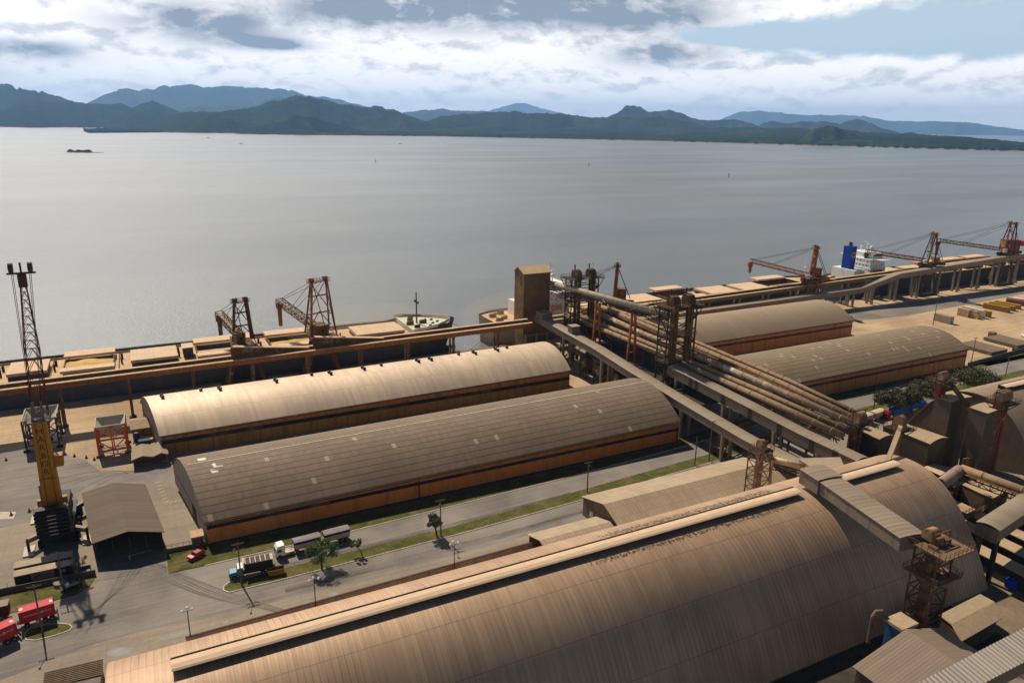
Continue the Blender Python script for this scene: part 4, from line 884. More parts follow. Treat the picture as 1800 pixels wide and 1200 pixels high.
# feed hoppers, ducts and bracing packed under the crossing galleries
for k, (x, y, lab) in enumerate(((159.5, 244, 'dusty feed hopper under the leftmost gallery beside the shiny roofed warehouse'), (159.0, 233, 'dusty feed hopper between the two left hand warehouse ends'), (160.2, 222, 'dusty feed hopper behind the gable of the brown roofed warehouse'))):
    t_ = thing('feed_hopper', lab, 'hopper', (x, y, 0), 'feed hoppers under the galleries'); b_ = MB()
    rows = [[(x + a * w_, y + c * w_, z) for a, c in ((-1, -1), (1, -1), (1, 1), (-1, 1), (-1, -1))] for w_, z in ((.7, 3.0), (2.3, 5.6), (2.3, 8.4))]; b_.grid(rows); b_.poly(rows[2][:4]); obj('bin', b_, rust('dull brown bin', (0.12, 0.075, 0.045), .35), t_)
    for a in (-1, 1):
        for c in (-1, 1): l_ = MB(); l_.bar((x + a * 2.1, y + c * 2.1, 0), (x + a * 2.1, y + c * 2.1, 5.8), .35); obj('leg', l_, steel_dark, t_)
    l_ = MB(); l_.bar((x - 2.1, y - 2.1, .4), (x + 2.1, y - 2.1, 5.2), .2); l_.bar((x - 2.1, y + 2.1, .4), (x - 2.1, y - 2.1, 5.2), .2); l_.tube((x, y, 8.4), (x + .8, y + .5, 12.5), .5, 8); obj('bracing', l_, steel_dark, t_)
for k, (y, lab) in enumerate(((256, 'cross braced steel bent under the galleries nearest the quay'), (217, 'cross braced steel bent under the galleries by the second elevator tower'), (188, 'cross braced steel bent under the galleries behind the brown roofed warehouse'))):
    t_ = thing('steel_bent', lab, 'support frame', (158, y, 0), 'steel bents under the galleries'); l_ = MB()
    for x in (153.6, 158.6, 163.5, 168): l_.bar((x, y, 0), (x, y, 12.5), .4)
    l_.bar((153.6, y, 12.4), (168, y, 12.4), .5); l_.bar((153.6, y, 6), (168, y, 6), .35)
    for x in (153.6, 158.6, 163.5): l_.bar((x, y, .3), (x + 4.7, y, 6), .22); l_.bar((x + 4.7, y, 6), (x, y, 12.2), .22)
    obj('braced_frame', l_, steel_dark, t_)
# ------------------------------------------------------------------ bucket elevator towers
def elevator_head(root, x, y, z, r=1.3, ln=2.2, m=None, axis='x'):
    b_ = MB(); p = [(-r, 0), (-r, r * .9)] + [(r * math.cos(math.pi - math.pi * k / 10), r * .9 + r * math.sin(math.pi * k / 10)) for k in range(1, 10)] + [(r, r * .9), (r, 0)]
    if axis == 'x': b_.prism([(y + u, z + v) for u, v in p], 'x', x - ln / 2, x + ln / 2)
    else: b_.prism([(x + u, z + v) for u, v in p], 'y', y - ln / 2, y + ln / 2)
    obj('elevator_head', b_, m or rust('rusty head casing', (0.20, 0.105, 0.06), .35), root)
    mo = MB(); mo.tube((x + ln / 2 + .15, y, z + .8), (x + ln / 2 + 1.5, y, z + .8), .5, 10); obj('drive_motor', mo, steel_dark, root)
def twin_tower(label, x, y, zt, sx=13.5, sy=5.0):
    root = thing('elevator_tower', label, 'elevator tower', (x, y, 0), 'twin bucket elevator towers')
    l_ = MB(); q = [(x - sx / 2, y - sy / 2), (x + sx / 2, y - sy / 2), (x + sx / 2, y + sy / 2), (x - sx / 2, y + sy / 2)]
    l_.lattice(q, 0, q, zt, 9, .42, .26)
    for a in (-.17, .17): l_.bar((x + a * sx, y - sy / 2, 0), (x + a * sx, y - sy / 2, zt), .4)
    obj('lattice_frame', l_, steel_dark, root)
    for a in (-.34, -.20, .20, .34):
        c = MB(); c.box(x + a * sx - .5, x + a * sx + .5, y - 2.9, y - 1.7, 0, zt + 1.5); obj('elevator_leg', c, steel_olive, root)
    for z in (zt, zt * .72, zt * .48):
        o = 1.9 if z == zt else .5
        d_ = MB(); d_.box(x - sx / 2 - o, x + sx / 2 + o, y - sy / 2 - o, y + sy / 2 + o, z, z + .18); obj('deck', d_, steel_dark, root)
        r_ = MB(); e = [(x - sx / 2 - o, y - sy / 2 - o, z + .18), (x + sx / 2 + o, y - sy / 2 - o, z + .18), (x + sx / 2 + o, y + sy / 2 + o, z + .18), (x - sx / 2 - o, y + sy / 2 + o, z + .18)]; r_.rail(e + e[:1], 1.1, .09, 1.5); obj('railing', r_, steel_brown, root)
    b_ = MB()
    for a in (-1, 1):
        for c in (-1, 1): b_.bar((x + a * sx / 2, y + c * sy / 2, zt - 4.5), (x + a * (sx / 2 + 1.8), y + c * (sy / 2 + 1.6), zt), .3)
    obj('flared_brace', b_, steel_dark, root)
    for a in (-.27, .27):
        h_ = MB(); xx = x + a * sx; h_.prism([(y - 3.2, zt + .2), (y - 3.2, zt + 2.2), (y - 2.2, zt + 3.6), (y - .2, zt + 3.9), (y + .9, zt + 2.8), (y + .9, zt + .2)], 'x', xx - 1.5, xx + 1.5); h_.box(xx - .9, xx + .9, y - 3.6, y - 3.2, zt + .3, zt + 1.4); obj('elevator_head', h_, rust('dark brown head casing', (0.085, 0.05, 0.024), .2), root); mo = MB(); mo.tube((xx + 1.65, y - .8, zt + 1.2), (xx + 2.8, y - .8, zt + 1.2), .6, 10); obj('drive_motor', mo, steel_dark, root)
        v_ = MB(); v_.tube((x + a * sx, y + .5, zt + 3.2), (x + a * sx, y + .5, zt + 5.8), .3, 8); obj('vent_pipe', v_, steel_dark, root)
    lm = MB(); lm.tube((x + sx * .4, y, zt), (x + sx * .4, y, zt + 6.5), .07, 6); obj('antenna', lm, steel_dark, root)
    return root
twin_tower('dark twin elevator tower just right of the brown transfer tower', 170.5, 268, 36.3)
twin_tower('dark twin elevator tower in the middle of the pipe bundle', 168.0, 200, 39.5, 12.5)
def single_tower(label, x, y, zt, m, r=1.2, plat=2.2, frame=False, name='bucket_elevator', z0=0.0, legs=2, arm=True):
    root = thing(name, label, 'elevator', (x, y, z0), 'single bucket elevators')
    for k in range(legs):
        xx = x + (k - (legs - 1) / 2) * 1.7; f_ = MB(); f_.box(xx - .6, xx + .6, y - .8, y + .8, z0, zt + .3)
        for i in range(int((zt - z0) / 3.2)): f_.box(xx - .68, xx + .68, y - .88, y + .88, z0 + 2 + i * 3.2, z0 + 2.18 + i * 3.2)
        obj('elevator_leg', f_, m, root)
    d_ = MB(); d_.box(x - plat, x + plat + .8, y - plat, y + plat, zt - .9, zt - .72); obj('deck', d_, steel_dark, root)
    r_ = MB(); e = [(x - plat, y - plat, zt - .72), (x + plat + .8, y - plat, zt - .72), (x + plat + .8, y + plat, zt - .72), (x - plat, y + plat, zt - .72)]; r_.rail(e + e[:1], 1.0, .08, 1.3); obj('railing', r_, steel_brown, root)
    b_ = MB()
    for a in (-1, 1): b_.bar((x + a * .6, y - .6, zt - 3.6), (x + a * plat, y - plat, zt - .9), .16); b_.bar((x + a * .6, y + .6, zt - 3.6), (x + a * plat, y + plat, zt - .9), .16)
    obj('brace', b_, steel_dark, root)
    elevator_head(root, x, y, zt, r, 1.0 + 1.5 * (legs - 1) + .6)
    if arm:
        a_ = MB(); a_.tube((x - plat, y + .3, zt + 2.9), (x + plat + 1.3, y + .3, zt + 2.9), .14, 6); a_.tube((x - plat + .2, y + .3, zt - .7), (x - plat + .2, y + .3, zt + 2.9), .12, 6); a_.tube((x + plat + .5, y + .3, zt - .7), (x + plat + .5, y + .3, zt + 2.9), .12, 6); obj('hoist_beam', a_, steel_dark, root)
    if frame:
        l_ = MB(); q = [(x - 2.2, y - 1.9), (x + 2.2, y - 1.9), (x + 2.2, y + 1.9), (x - 2.2, y + 1.9)]; l_.lattice(q, z0, q, zt - .9, 7, .26, .17); obj('lattice_frame', l_, steel_brown, root)
    return root
single_tower('rusty elevator at the near end of the tube bundle with a big drum on top', 174.5, 127.5, 21.5, rust('dark rust casing', (0.13, 0.06, 0.03), .3), 1.5, 2.3)
single_tower('tall rust orange elevator with a rounded head and a slanting chute to the vault ridge', 168.9, 111.6, 27.2, rust('rust orange casing', (0.26, 0.105, 0.03), .25), 1.5, 2.6, legs=1)
ch = thing('slanting_chute', 'slim slanting chute dropping from the rust orange elevator onto the vault ridge', 'chute', (157, 106, 22)); b_ = MB(); b_.bar((168.2, 110.6, 27.4), (156.6, 105.0, 21.8), 1.1, .9); obj('casing', b_, dusty_sheet, ch); b_ = MB(); b_.box(155.2, 158.4, 103.6, 106.4, 21.4, 22.2); obj('inlet_box', b_, dusty_sheet, ch)
single_tower('elevator with twin drums on the roof of the tall square bin farther back', 196.8, 119.8, 33.2, steel_red, 1.1, 2.6, z0=28.2)
single_tower('elevator with tall red legs beside the nearer square bin at right', 203.6, 106.8, 30.5, rust('dark red casing', (0.17, 0.05, 0.025), .15), 1.35, 2.9, legs=3)
single_tower('small latticed elevator with a shiny head at the end of the long gabled shed', 139.4, 128.7, 19.8, rust('pink dusted casing', (0.24, 0.13, 0.085), .4), 1.1, 2.0, True, legs=1, arm=False)
v_ = thing('elbow_duct', 'curved outlet duct beside the small latticed elevator by the long shed', 'duct', (141.5, 127.5, 0)); b_ = MB(); b_.path([(141.8, 126.6, 16.6), (141.8, 126.6, 9.5), (142.2, 126.4, 8.4), (143.2, 126.2, 8.0)], .55, 10); obj('pipe', b_, dusty_sheet, v_)
tubeway('short sunlit tube on a truss from the small elevator to the gallery end box', [(142.2, 127.6, 16.3), (147.4, 121.4, 15.6)], .85, mat('sunlit sandy tube', (0.52, 0.40, 0.25), .7, 0, .15, .7), 0, truss=1.5)
bx_ = thing('gallery_end_box', 'tapered tan box where the leftmost gallery meets the vault roof', 'head house', (149, 121, 10))
b_ = MB(); b_.hexa([(147.0, 117.5), (154, 114.5), (158.6, 119.6), (148.2, 123.6)], 10.5, 16.6); obj('wall', b_, dusty_sheet, bx_); b_ = MB(); b_.hexa([(146.7, 117.2), (154.2, 114.1), (159, 119.7), (148.2, 124)], 16.6, 16.85); obj('roof', b_, gallery_roof, bx_)
nt_ = thing('elevator_tower', 'rusty latticed elevator tower with a wide top deck in front of the vault', 'elevator tower', (128, 73, 0))
l_ = MB(); qa = [(126.1, 71.2), (130.7, 71.2), (130.7, 75.8), (126.1, 75.8)]; l_.lattice(qa, 0, qa, 24.6, 8, .3, .2); obj('lattice_frame', l_, steel_brown, nt_)
l_ = MB(); l_.box(127.4, 129.2, 72.6, 74.4, 0, 26.5); obj('elevator_leg', l_, rust('dull rust casing', (0.15, 0.068, 0.03), .3), nt_)
for z, o in ((24.6, 1.7), (18.5, .9)):
    d_ = MB(); d_.box(125.4 - o * .6, 131.4 + o, 70.6 - o, 76.4 + o * .4, z, z + .2); obj('deck', d_, mat('rusty deck plate', (0.17, 0.11, 0.065), .9, 0, .25, .8), nt_)
    r_ = MB(); e = [(125.4 - o * .6, 70.6 - o, z + .2), (131.4 + o, 70.6 - o, z + .2), (131.4 + o, 76.4 + o * .4, z + .2), (125.4 - o * .6, 76.4 + o * .4, z + .2)]; r_.rail(e + e[:1], 1.1, .08, 1.1); obj('railing', r_, steel_brown, nt_)
elevator_head(nt_, 128.2, 74.6, 25.4, 1.15, 2.4)
b_ = MB(); b_.box(129.5, 131.0, 72.2, 73.4, 24.9, 25.9); b_.tube((126.2, 71.6, 25.2), (126.2, 73.4, 25.2), .4, 8); b_.bar((127, 73.0, 27.3), (131.5, 73.0, 27.3), .2); b_.bar((127, 73, 24.8), (127, 73, 27.3), .18); b_.bar((131.4, 73, 24.8), (131.4, 73, 27.3), .18); obj('hoist', b_, steel_brown, nt_)

# ------------------------------------------------------------------ block houses and square bins
CLAD = mat('dark ribbed bin cladding', (0.135, 0.096, 0.066), .8, 0, .18, .25, streak=.4, dirt=(0.21, 0.15, 0.095), dirt_amt=.2, lines=[('Y', .9, .12, .4), ('X', .9, .12, .4)])
def block(name, label, pts, z0, z1, wallm, roofm, cat, rise=.5):
    root = thing(name, label, cat, (pts[0][0], pts[0][1], z0)); b_ = MB(); b_.slab(pts, z0, z1); obj('wall', b_, wallm, root)
    b_ = MB(); n = 6; A, B, C, D = [Vector((p[0], p[1], 0)) for p in pts]; c0 = (A + B + C + D) / 4
    A, B, C, D = [c0 + (v - c0) * 1.04 for v in (A, B, C, D)]
    top = [[(A.lerp(B, k / n) if j == 0 else D.lerp(C, k / n)) + Vector((0, 0, z1 + .02 + rise * (1 - (2 * k / n - 1) ** 2))) for k in range(n + 1)] for j in (0, 1)]
    b_.grid(top); b_.grid([[v - Vector((0, 0, .15)) for v in row] for row in top]); 
    for j in (0, 1):
        b_.poly(list(top[j]) + [v - Vector((0, 0, .15)) for v in top[j]][::-1])
    for k in (0, n): b_.poly([top[0][k], top[1][k], top[1][k] - Vector((0, 0, .15)), top[0][k] - Vector((0, 0, .15))])
    obj('roof', b_, roofm, root); return root
RTOP = mat('dusty sheet roof', (0.36, 0.262, 0.17), .8, 0, .12, .3, lines=[('Y', 2.0, .12, .3)])
block('block_house', 'wide sheet clad block house with a low curved roof behind the vault end', [(186.4, 113.6), (194.8, 114.2), (193.2, 127.8), (186.4, 127.8)], 0, 18, CLAD, RTOP, 'building', .7)
block('block_house', 'small block house behind the big drum elevator with a sloping tan roof', [(178.5, 123), (184.4, 123.4), (184, 131.5), (178.5, 131.5)], 0, 17.0, CLAD, RTOP, 'building', .4)
block('square_bin', 'tall square bin with ribbed walls, farther of the pair at right', [(195.7, 115.2), (204.6, 115.4), (204.4, 120.6), (195.7, 120.2)], 0, 28.2, CLAD, RTOP, 'bin', .2)
sb = block('square_bin', 'tall square bin with a small dark window, nearer of the pair at right', [(196.6, 105.9), (204.0, 106.1), (204.0, 111.2), (196.6, 110.7)], 0, 28.0, CLAD, RTOP, 'bin', .2)
b_ = MB(); b_.box(196.52, 196.59, 106.9, 107.8, 11.5, 14.2); obj('window', b_, steel_dark, sb)
b_ = MB(); b_.box(194.2, 196.58, 104.8, 110.5, 9.6, 9.9); obj('canopy', b_, dusty_top, sb)
block('low_annex', 'low flat annex with a sunlit roof between the block house and the nearer bin', [(187.5, 105.5), (196.0, 105.8), (196, 113.2), (190, 113.2)], 0, 8.6, CLAD, dusty_top, 'annex', .1)
block('low_annex', 'stepped low annex with a pale roof just right of the big vault gable', [(184.5, 108), (192, 109), (189.5, 113), (184.5, 113)], 0, 11.5, CLAD, dusty_top, 'annex', .1)
block('low_annex', 'flat canopy roof below the bins beside the bent tube', [(189, 96.5), (197, 97), (197, 105.2), (189.5, 104.5)], 0, 9.2, CLAD, dusty_sheet, 'annex', .15)
brc = thing('yellow_chute', 'yellowish slanting chute from the farther bin roof down towards the nearer bin', 'chute', (200, 112, 28)); b_ = MB(); b_.bar((199.0, 118.6, 31.8), (200.0, 111.6, 25.5), 1.0, .8); b_.bar((200.4, 118.4, 31.4), (201.2, 111.6, 25.2), .25); obj('casing', b_, steel_olive, brc)

# ------------------------------------------------------------------ near roofs at lower right
nr = gable_shed('near_shed', 'plain gabled sheet roof of the near shed at the bottom right', 104.5, 127.8, 44, 69.0, 8.9, 12.0, CLAD, roof_mat('plain pinkish sheet roof', (0.195, 0.143, 0.104), .9, 40, seam=0, ribs=.6, rough=.7, var=.1, rib_dk=.12, blotch=(0.165, 0.118, 0.085)), 'y', ridge_at=.56)
CORR = roof_mat('galvanised corrugated roof', (0.40, 0.345, 0.29), 1.0, 30, seam=0, ribs=.95, rough=.45, metal=.3, var=.1, rib_dk=.75)
cg = thing('corrugated_gallery', 'corrugated grey gallery roof cutting the bottom right corner', 'conveyor', (112, 52, 16)); b_ = MB()
L_ = 46; n = int(L_ / .24); rows = [[], []]; uv_ = [[], []]
for i in range(n + 1):
    x = 92 + i * .24; z = 20 + .11 * math.sin(i * .24 * 2 * math.pi / .95)
    rows[0].append((x, 50.2 + (x - 92) * .006, z - .75)); rows[1].append((x, 54.2 + (x - 92) * .02, z)); uv_[0].append((x, 0)); uv_[1].append((x, 4))
b_.grid(rows, uv_); obj('roof', b_, CORR, cg); b_ = MB(); b_.hexa([(92.2, 50.5), (137.5, 50.8), (137.5, 54.8), (92.2, 54.0)], 16.2, 19.0); obj('cladding', b_, gallery_wall, cg)
lr = thing('lean_to_shed', 'low shed with a spotted tan roof and blue doors near the foot of the vault', 'shed', (144, 72, 0))
b_ = MB(); A_ = [(134.4, 68.4), (149.2, 69.3), (151.8, 72.6), (150.2, 75.6), (136.6, 75.0)]
b_.grid([[(134.2, 68.3, 4.6), (148.9, 69.2, 4.6)], [(136.0, 71.8, 5.6), (151.3, 72.4, 5.6)], [(137.4, 75.2, 5.0), (152.2, 75.9, 5.0)]]); b_.grid([[(134.2, 68.3, 4.45), (148.9, 69.2, 4.45)], [(136.0, 71.8, 5.45), (151.3, 72.4, 5.45)], [(137.4, 75.2, 4.85), (152.2, 75.9, 4.85)]]); obj('roof', b_, mat('spotted tan roof', (0.30, 0.225, 0.145), .85, 0, .16, 1.2, dirt=(0.16, 0.10, 0.06), dirt_amt=.12, dirt_scale=1.5), lr)
b_ = MB(); b_.hexa([(135.0, 69.2), (148.6, 69.9), (151, 75), (137.6, 74.6)], 0, 4.42); obj('wall', b_, steel_dark, lr)
for x in (137.5, 141.5, 145.5):
    b_ = MB(); b_.bar((x - .9, 69.28 + (x - 135) * .05, 1.5), (x + .9, 69.32 + (x - 135) * .05, 1.5), .12, 2.6); obj('door', b_, mat('faded blue door', (0.03, 0.09, 0.26), .7), lr)
bt = thing('blue_dust_filter', 'blue box filter with a curved duct at the foot of the near tower', 'filter unit', (121, 71, 0))
b_ = MB(); b_.box(117.5, 121.5, 70.2, 73.4, 0, 11.2); obj('casing', b_, mat('blue filter paint', (0.035, 0.09, 0.22), .6, 0, .3, .6, dirt=TAN, dirt_amt=.15, lines=[('X', 1.3, .1, .5), ('Z', 1.8, .12, .5)]), bt); b_ = MB(); b_.box(117.2, 121.8, 69.9, 73.7, 11.2, 11.8); obj('lid', b_, dusty_sheet, bt)
b_ = MB(); b_.path([(117.8, 73.6, 11.9), (117.2, 74.4, 12.9), (116.2, 74.8, 12.9), (115.6, 75, 11.8), (115.6, 75, 6)], .36, 10); obj('duct', b_, mat('dull pink duct', (0.17, 0.115, 0.09), .8), bt)
cy = thing('round_tank', 'small round topped tank in the shade below the blue filter', 'tank', (113, 70.5, 0)); b_ = MB(); b_.lathe((112.6, 70.2, 0), [(1.2, 0), (1.2, 6.4), (.9, 6.8), (0, 7.0)]); obj('shell', b_, dusty_sheet, cy, True)
bl = thing('blue_skip', 'bright blue skip in the shade at the right edge', 'skip', (161, 75.5, 0)); b_ = MB(); c = at(1783, 1030, 0); bl.location = c; b_.prism([(c.x - 2.2, 0.1), (c.x + 2.2, .1), (c.x + 2.8, 2.3), (c.x - 2.8, 2.3)], 'y', c.y - 1, c.y + 1); obj('body', b_, mat('bright blue skip paint', (0.03, 0.05, 0.5), .5), bl)
dk_ = MB(); dk_.sheet([(-40, 25), (150, 25), (150, 80.2), (-40, 80.2)], 0.004); struct('added_dark_yard', dk_, mat('bounce damping dark yard', (0.055, 0.042, 0.032), .9, 0, .35, .25, dirt=(0.14, 0.10, 0.065), dirt_amt=.2))  # dark sheet added to cut bounce light onto the vault's lower flank
cwk = thing('cross_catwalk', 'railed steel catwalk crossing above the parallel belt housings', 'catwalk', (180, 96, 7)); b_ = MB(); b_.bar((166, 94.5, 7.2), (197, 97.5, 7.2), 1.3, .15); b_.rail([(166, 93.9, 7.3), (197, 96.9, 7.3)], 1.1, .09, 1.5); b_.rail([(166, 95.1, 7.3), (197, 98.1, 7.3)], 1.1, .09, 1.5); obj('walkway', b_, steel_brown, cwk)
for x in (167, 174.5, 181.6, 188.8, 196): l_ = MB(); l_.bar((x, 94.6 + (x - 166) * .097, 0), (x, 94.6 + (x - 166) * .097, 7.1), .3); obj('leg', l_, steel_dark, cwk)
for k, (x, y, lab) in enumerate(((174.6, 103, 'conical dust collector beside the end of the bent mauve tube'), (196.5, 92, 'conical dust collector among the belt housings at the right edge'))):
    t_ = thing('dust_collector', lab, 'dust collector', (x, y, 0), 'dust collectors in the plant'); b_ = MB(); b_.lathe((x, y, 0), [(.25, 3.2), (1.3, 6.0), (1.3, 9.2), (.5, 9.8), (.5, 10.6), (0, 10.6)], 12); obj('cyclone', b_, dusty_sheet, t_, True)
    for a in (-1.1, 1.1):
        for c in (-1.1, 1.1): l_ = MB(); l_.bar((x + a, y + c, 0), (x + a, y + c, 6.4), .2); obj('leg', l_, steel_dark, t_)
    d_ = MB(); d_.path([(x, y, 10.4), (x, y, 11.4), (x + .8, y - .8, 11.9), (x + 3, y - 3, 11.6)], .4, 8); obj('duct', d_, dusty_sheet, t_)
pr2 = thing('pipe_rack', 'rack of thin pipes running along the foot of the dark square bins', 'pipes', (195, 100, 0)); b_ = MB()
for i in range(4): b_.tube((188.5 + i * .5, 114, 7.4), (193.5 + i * .5, 84, 6.6), .17, 6)
obj('pipe', b_, steel_brown, pr2)
for y in (111, 103, 95, 87): l_ = MB(); xx = 189 + (114 - y) * .167; l_.bar((xx - .8, y, 7), (xx + 2.3, y, 6.9), .25); l_.bar((xx, y, 0), (xx, y, 7), .25); obj('stand', l_, steel_dark, pr2)
yr = MB(); yr.sheet([(150.01, 60), (230, 60), (230, 101), (164, 101), (164, 80), (150.01, 78)], 0.004); struct('plant_yard', yr, mat('grain dusted plant yard', (0.20, 0.15, 0.10), .95, 0, .25, .12))
# ------------------------------------------------------------------ quay conveyors
GPANEL = mat('orange brown girder panels', (0.22, 0.088, 0.022), .75, 0, .22, .4, streak=.35, lines=[('X', 2.1, .16, .7)])
GPANEL2 = mat('olive dusted girder panels', (0.20, 0.13, 0.055), .8, 0, .22, .4, streak=.35, lines=[('X', 2.1, .16, .6)])
def gantry(label, x0, x1, y, zL, zR, panel, cols, colm, pedestal=False):
    root = thing('quay_conveyor', label, 'conveyor', (x0, y, 0), 'raised conveyors along the quay')
    def B(yy, w, h, dz, m, name):
        b_ = MB(); b_.bar((x0, yy, zL + dz), (x1, yy, zR + dz), w, h); return obj(name, b_, m, root)
    B(y, .5, 1.9, -.95, panel, 'near_girder'); B(y + 4.6, .5, 1.9, -.95, panel, 'far_girder')
    B(y + .15, 1.5, .14, .08, dusty_top, 'walkway'); B(y + 4.6, 1.7, .16, .62, dusty_top, 'belt_cover'); B(y + 4.6, .9, .55, .27, steel_brown, 'belt_frame'); B(y + 2.3, 3.6, .1, -.9, mat('dark gantry decking', (0.07, 0.04, 0.03), .9), 'deck')
    r_ = MB(); r_.rail([(x0, y - .5, zL + .12), (x1, y - .5, zR + .12)], 1.0, .06, 2.6); obj('railing', r_, steel_brown, root)
    for x in cols:
        z = lerp(zL, zR, (x - x0) / (x1 - x0)) - 1.9; c = MB()
        c.bar((x, y + .6, 0), (x, y + .6, z), .85, .85); c.bar((x, y - .4, z - .35), (x, y + 5.2, z - .35), .8, .7); c.bar((x, y + 4.4, 0), (x, y + 4.4, z), .7, .7); obj('column', c, colm, root)
        f_ = MB(); f_.box(x - 1.1, x + 1.1, y - .5, y + 1.7, 0, .5 if not pedestal else 1.8)
        if pedestal: f_.box(x - .9, x + .9, y + 3.5, y + 5.3, 0, 1.8)
        obj('footing', f_, concrete if pedestal else steel_dark, root)
    return root
gl = gantry('orange brown raised conveyor along the left ship ending at the transfer tower', -90, 148.2, 271.8, 15.3, 17.4, GPANEL, [-70, -50, -29.6, -9.0, 11.6, 32, 52.4, 72.8, 92, 111.5, 132], steel_brown)
gr = gantry('dusty raised conveyor along the middle and right ships right of the transfer tower', 163, 640, 289.5, 12.0, 20.0, GPANEL2, [180 + 21 * i for i in range(22)], concrete, True)
gallery('quay_gallery', 'concrete grey covered gallery on tall columns climbing to the right above the yard',
        [(205, 284.5, 9.4), (300, 285.5, 10.2), (360, 286.2, 10.8), (374, 286.4, 11.0), (407, 287, 17.0), (540, 289.5, 20.6), (660, 291, 24)], 4.4, 2.9, concrete, gallery_roof, legs=(222, 246, 270, 295, 320, 345, 368, 385, 406, 427, 447, 468, 489, 510, 531, 552, 575), barrel=.12, legw=1.05)

# ------------------------------------------------------------------ shiploaders
def shiploader(label, x, y, zd, zt, tip, m, m2=None, mast='A', mw=4.5, col_tilt=0.0, house=(4.0, 3.2, 4.0), trip=True, spout=7.0, house_side=1, red_box=False):
    """travelling shiploader: portal legs, slewing deck at zd, mast to zt, boom to tip (x, y, z)"""
    m2 = m2 or m; root = thing('shiploader', label, 'shiploader', (x, y, 0), 'shiploaders on the quay')
    for sx in (-1, 1):
        for sy in (-1, 1):
            l_ = MB(); l_.bar((x + sx * 7.0, y + sy * 3.8, 0.6), (x + sx * 3.0, y + sy * 2.2, zd - 1.2), 1.0, 1.0); obj('portal_leg', l_, m2, root)
    for sy in (-1, 1): b_ = MB(); b_.box(x - 8.6, x + 8.6, y + sy * 3.8 - .6, y + sy * 3.8 + .6, .2, 1.5); obj('bogie', b_, steel_dark, root)
    b_ = MB(); b_.box(x - 4.2, x + 4.2, y - 3.4, y + 3.4, zd - 1.4, zd - .2); b_.lathe((x, y, zd - .2), [(2.6, 0), (2.6, .9), (0, .9)]); obj('slewing_deck', b_, steel_brown, root)
    T = Vector(tip); base = Vector((x, y, zd + 1.6)); u = Vector((T.x - x, T.y - y, 0)).normalized(); s = Vector((-u.y, u.x, 0))
    M_ = MB(); fx = base - u * .5
    for a in (-1, 1):
        f0, t0 = fx + s * a * mw, Vector((fx.x, fx.y, zt)) + s * a * (mw * .62) - u * .6
        if mast == 'A': M_.bar(f0, t0, 1.25, 1.0)
        else:
            M_.bar(f0 + u * 2.2, t0, .62, .62); M_.bar(f0 - u * 2.2, t0 - u * .8, .62, .62)
            for t in (.33, .66): M_.bar((f0 + u * 2.2).lerp(t0, t), (f0 - u * 2.2).lerp(t0 - u * .8, t), .3)
    for t in (.38, .72, 1.0):
        a0, a1 = (fx + s * mw).lerp(Vector((fx.x, fx.y, zt)) + s * mw * .62, t), (fx - s * mw).lerp(Vector((fx.x, fx.y, zt)) - s * mw * .62, t); M_.bar(a0, a1, .5)
    M_.bar(fx + s * mw * .9 + Vector((0, 0, 2)), Vector((fx.x, fx.y, lerp(zd, zt, .45))), .3); M_.bar(fx - s * mw * .9 + Vector((0, 0, 2)), Vector((fx.x, fx.y, lerp(zd, zt, .45))), .3)
    M_.bar(Vector((fx.x, fx.y, lerp(zd, zt, .5))) + s * mw * .75, Vector((fx.x, fx.y, zt - 1)) - s * mw * .5, .28); M_.bar(Vector((fx.x, fx.y, lerp(zd, zt, .5))) - s * mw * .75, Vector((fx.x, fx.y, zt - 1)) + s * mw * .5, .28)
    obj('mast', M_, m, root)
    tp = Vector((fx.x, fx.y, zt)) - u * .6; c = MB(); w_ = mw * .62 + 1
    q = [tp + s * w_ + u * 1.5, tp - s * w_ + u * 1.5, tp - s * w_ - u * 1.5, tp + s * w_ - u * 1.5]; c.slab([(v.x, v.y) for v in q], zt, zt + .22); e = [(v.x, v.y, zt + .22) for v in q]; c.rail(e + e[:1], 1.1, .08, 1.4); obj('top_platform', c, m2, root)
    for a in (-.55, .55):
        h_ = MB(); o = tp + s * a * mw; h_.tube(o - s * .8 + Vector((0, 0, 1.0)), o + s * .8 + Vector((0, 0, 1.0)), .8, 12); obj('sheave', h_, steel_orange if mast != 'A' else steel_dark, root)
    bm = MB(); r0 = base + u * 1.0 + Vector((0, 0, .6)); bm.truss(r0, T, 3.0, 2.1, max(6, int((T - r0).length / 2.3)), .28); obj('boom', bm, m2, root)
    bw_ = MB(); bw_.bar(r0 + Vector((0, 0, -.3)), T + Vector((0, 0, -.3)), 1.7, .3); obj('belt', bw_, dusty_top, root)
    cb = MB()
    for a in (-1, 1):
        for t in (.94, .62): cb.tube(tp + s * a * mw * .5 + Vector((0, 0, .6)), r0.lerp(T, t) + s * a * 1.3 + Vector((0, 0, 1.1)), .09, 5)
        cb.tube(tp + s * a * mw * .5 + Vector((0, 0, .3)), base - u * 8 + s * a * 2 + Vector((0, 0, 1.5)), .16, 5)
    obj('stay_cable', cb, steel_dark, root)
    sp = MB(); sp.tube(T + Vector((0, 0, -.8)), T + Vector((0, 0, -spout)), 1.0, 10, .8); sp.tube(T + Vector((0, 0, -1.2)), T + Vector((0, 0, -3.2)), 1.45, 10); obj('spout', sp, m, root)
    cw = MB(); o = base - u * 7.5; cw.obox((o.x, o.y), 5.0, 4.0, zd - .2, zd + 1.7, math.atan2(u.y, u.x)); cw.bar(base - u * .5 + Vector((0, 0, -.6)), base - u * 9 + Vector((0, 0, -.6)), 3.2, .7); obj('counterweight_deck', cw, m2, root)
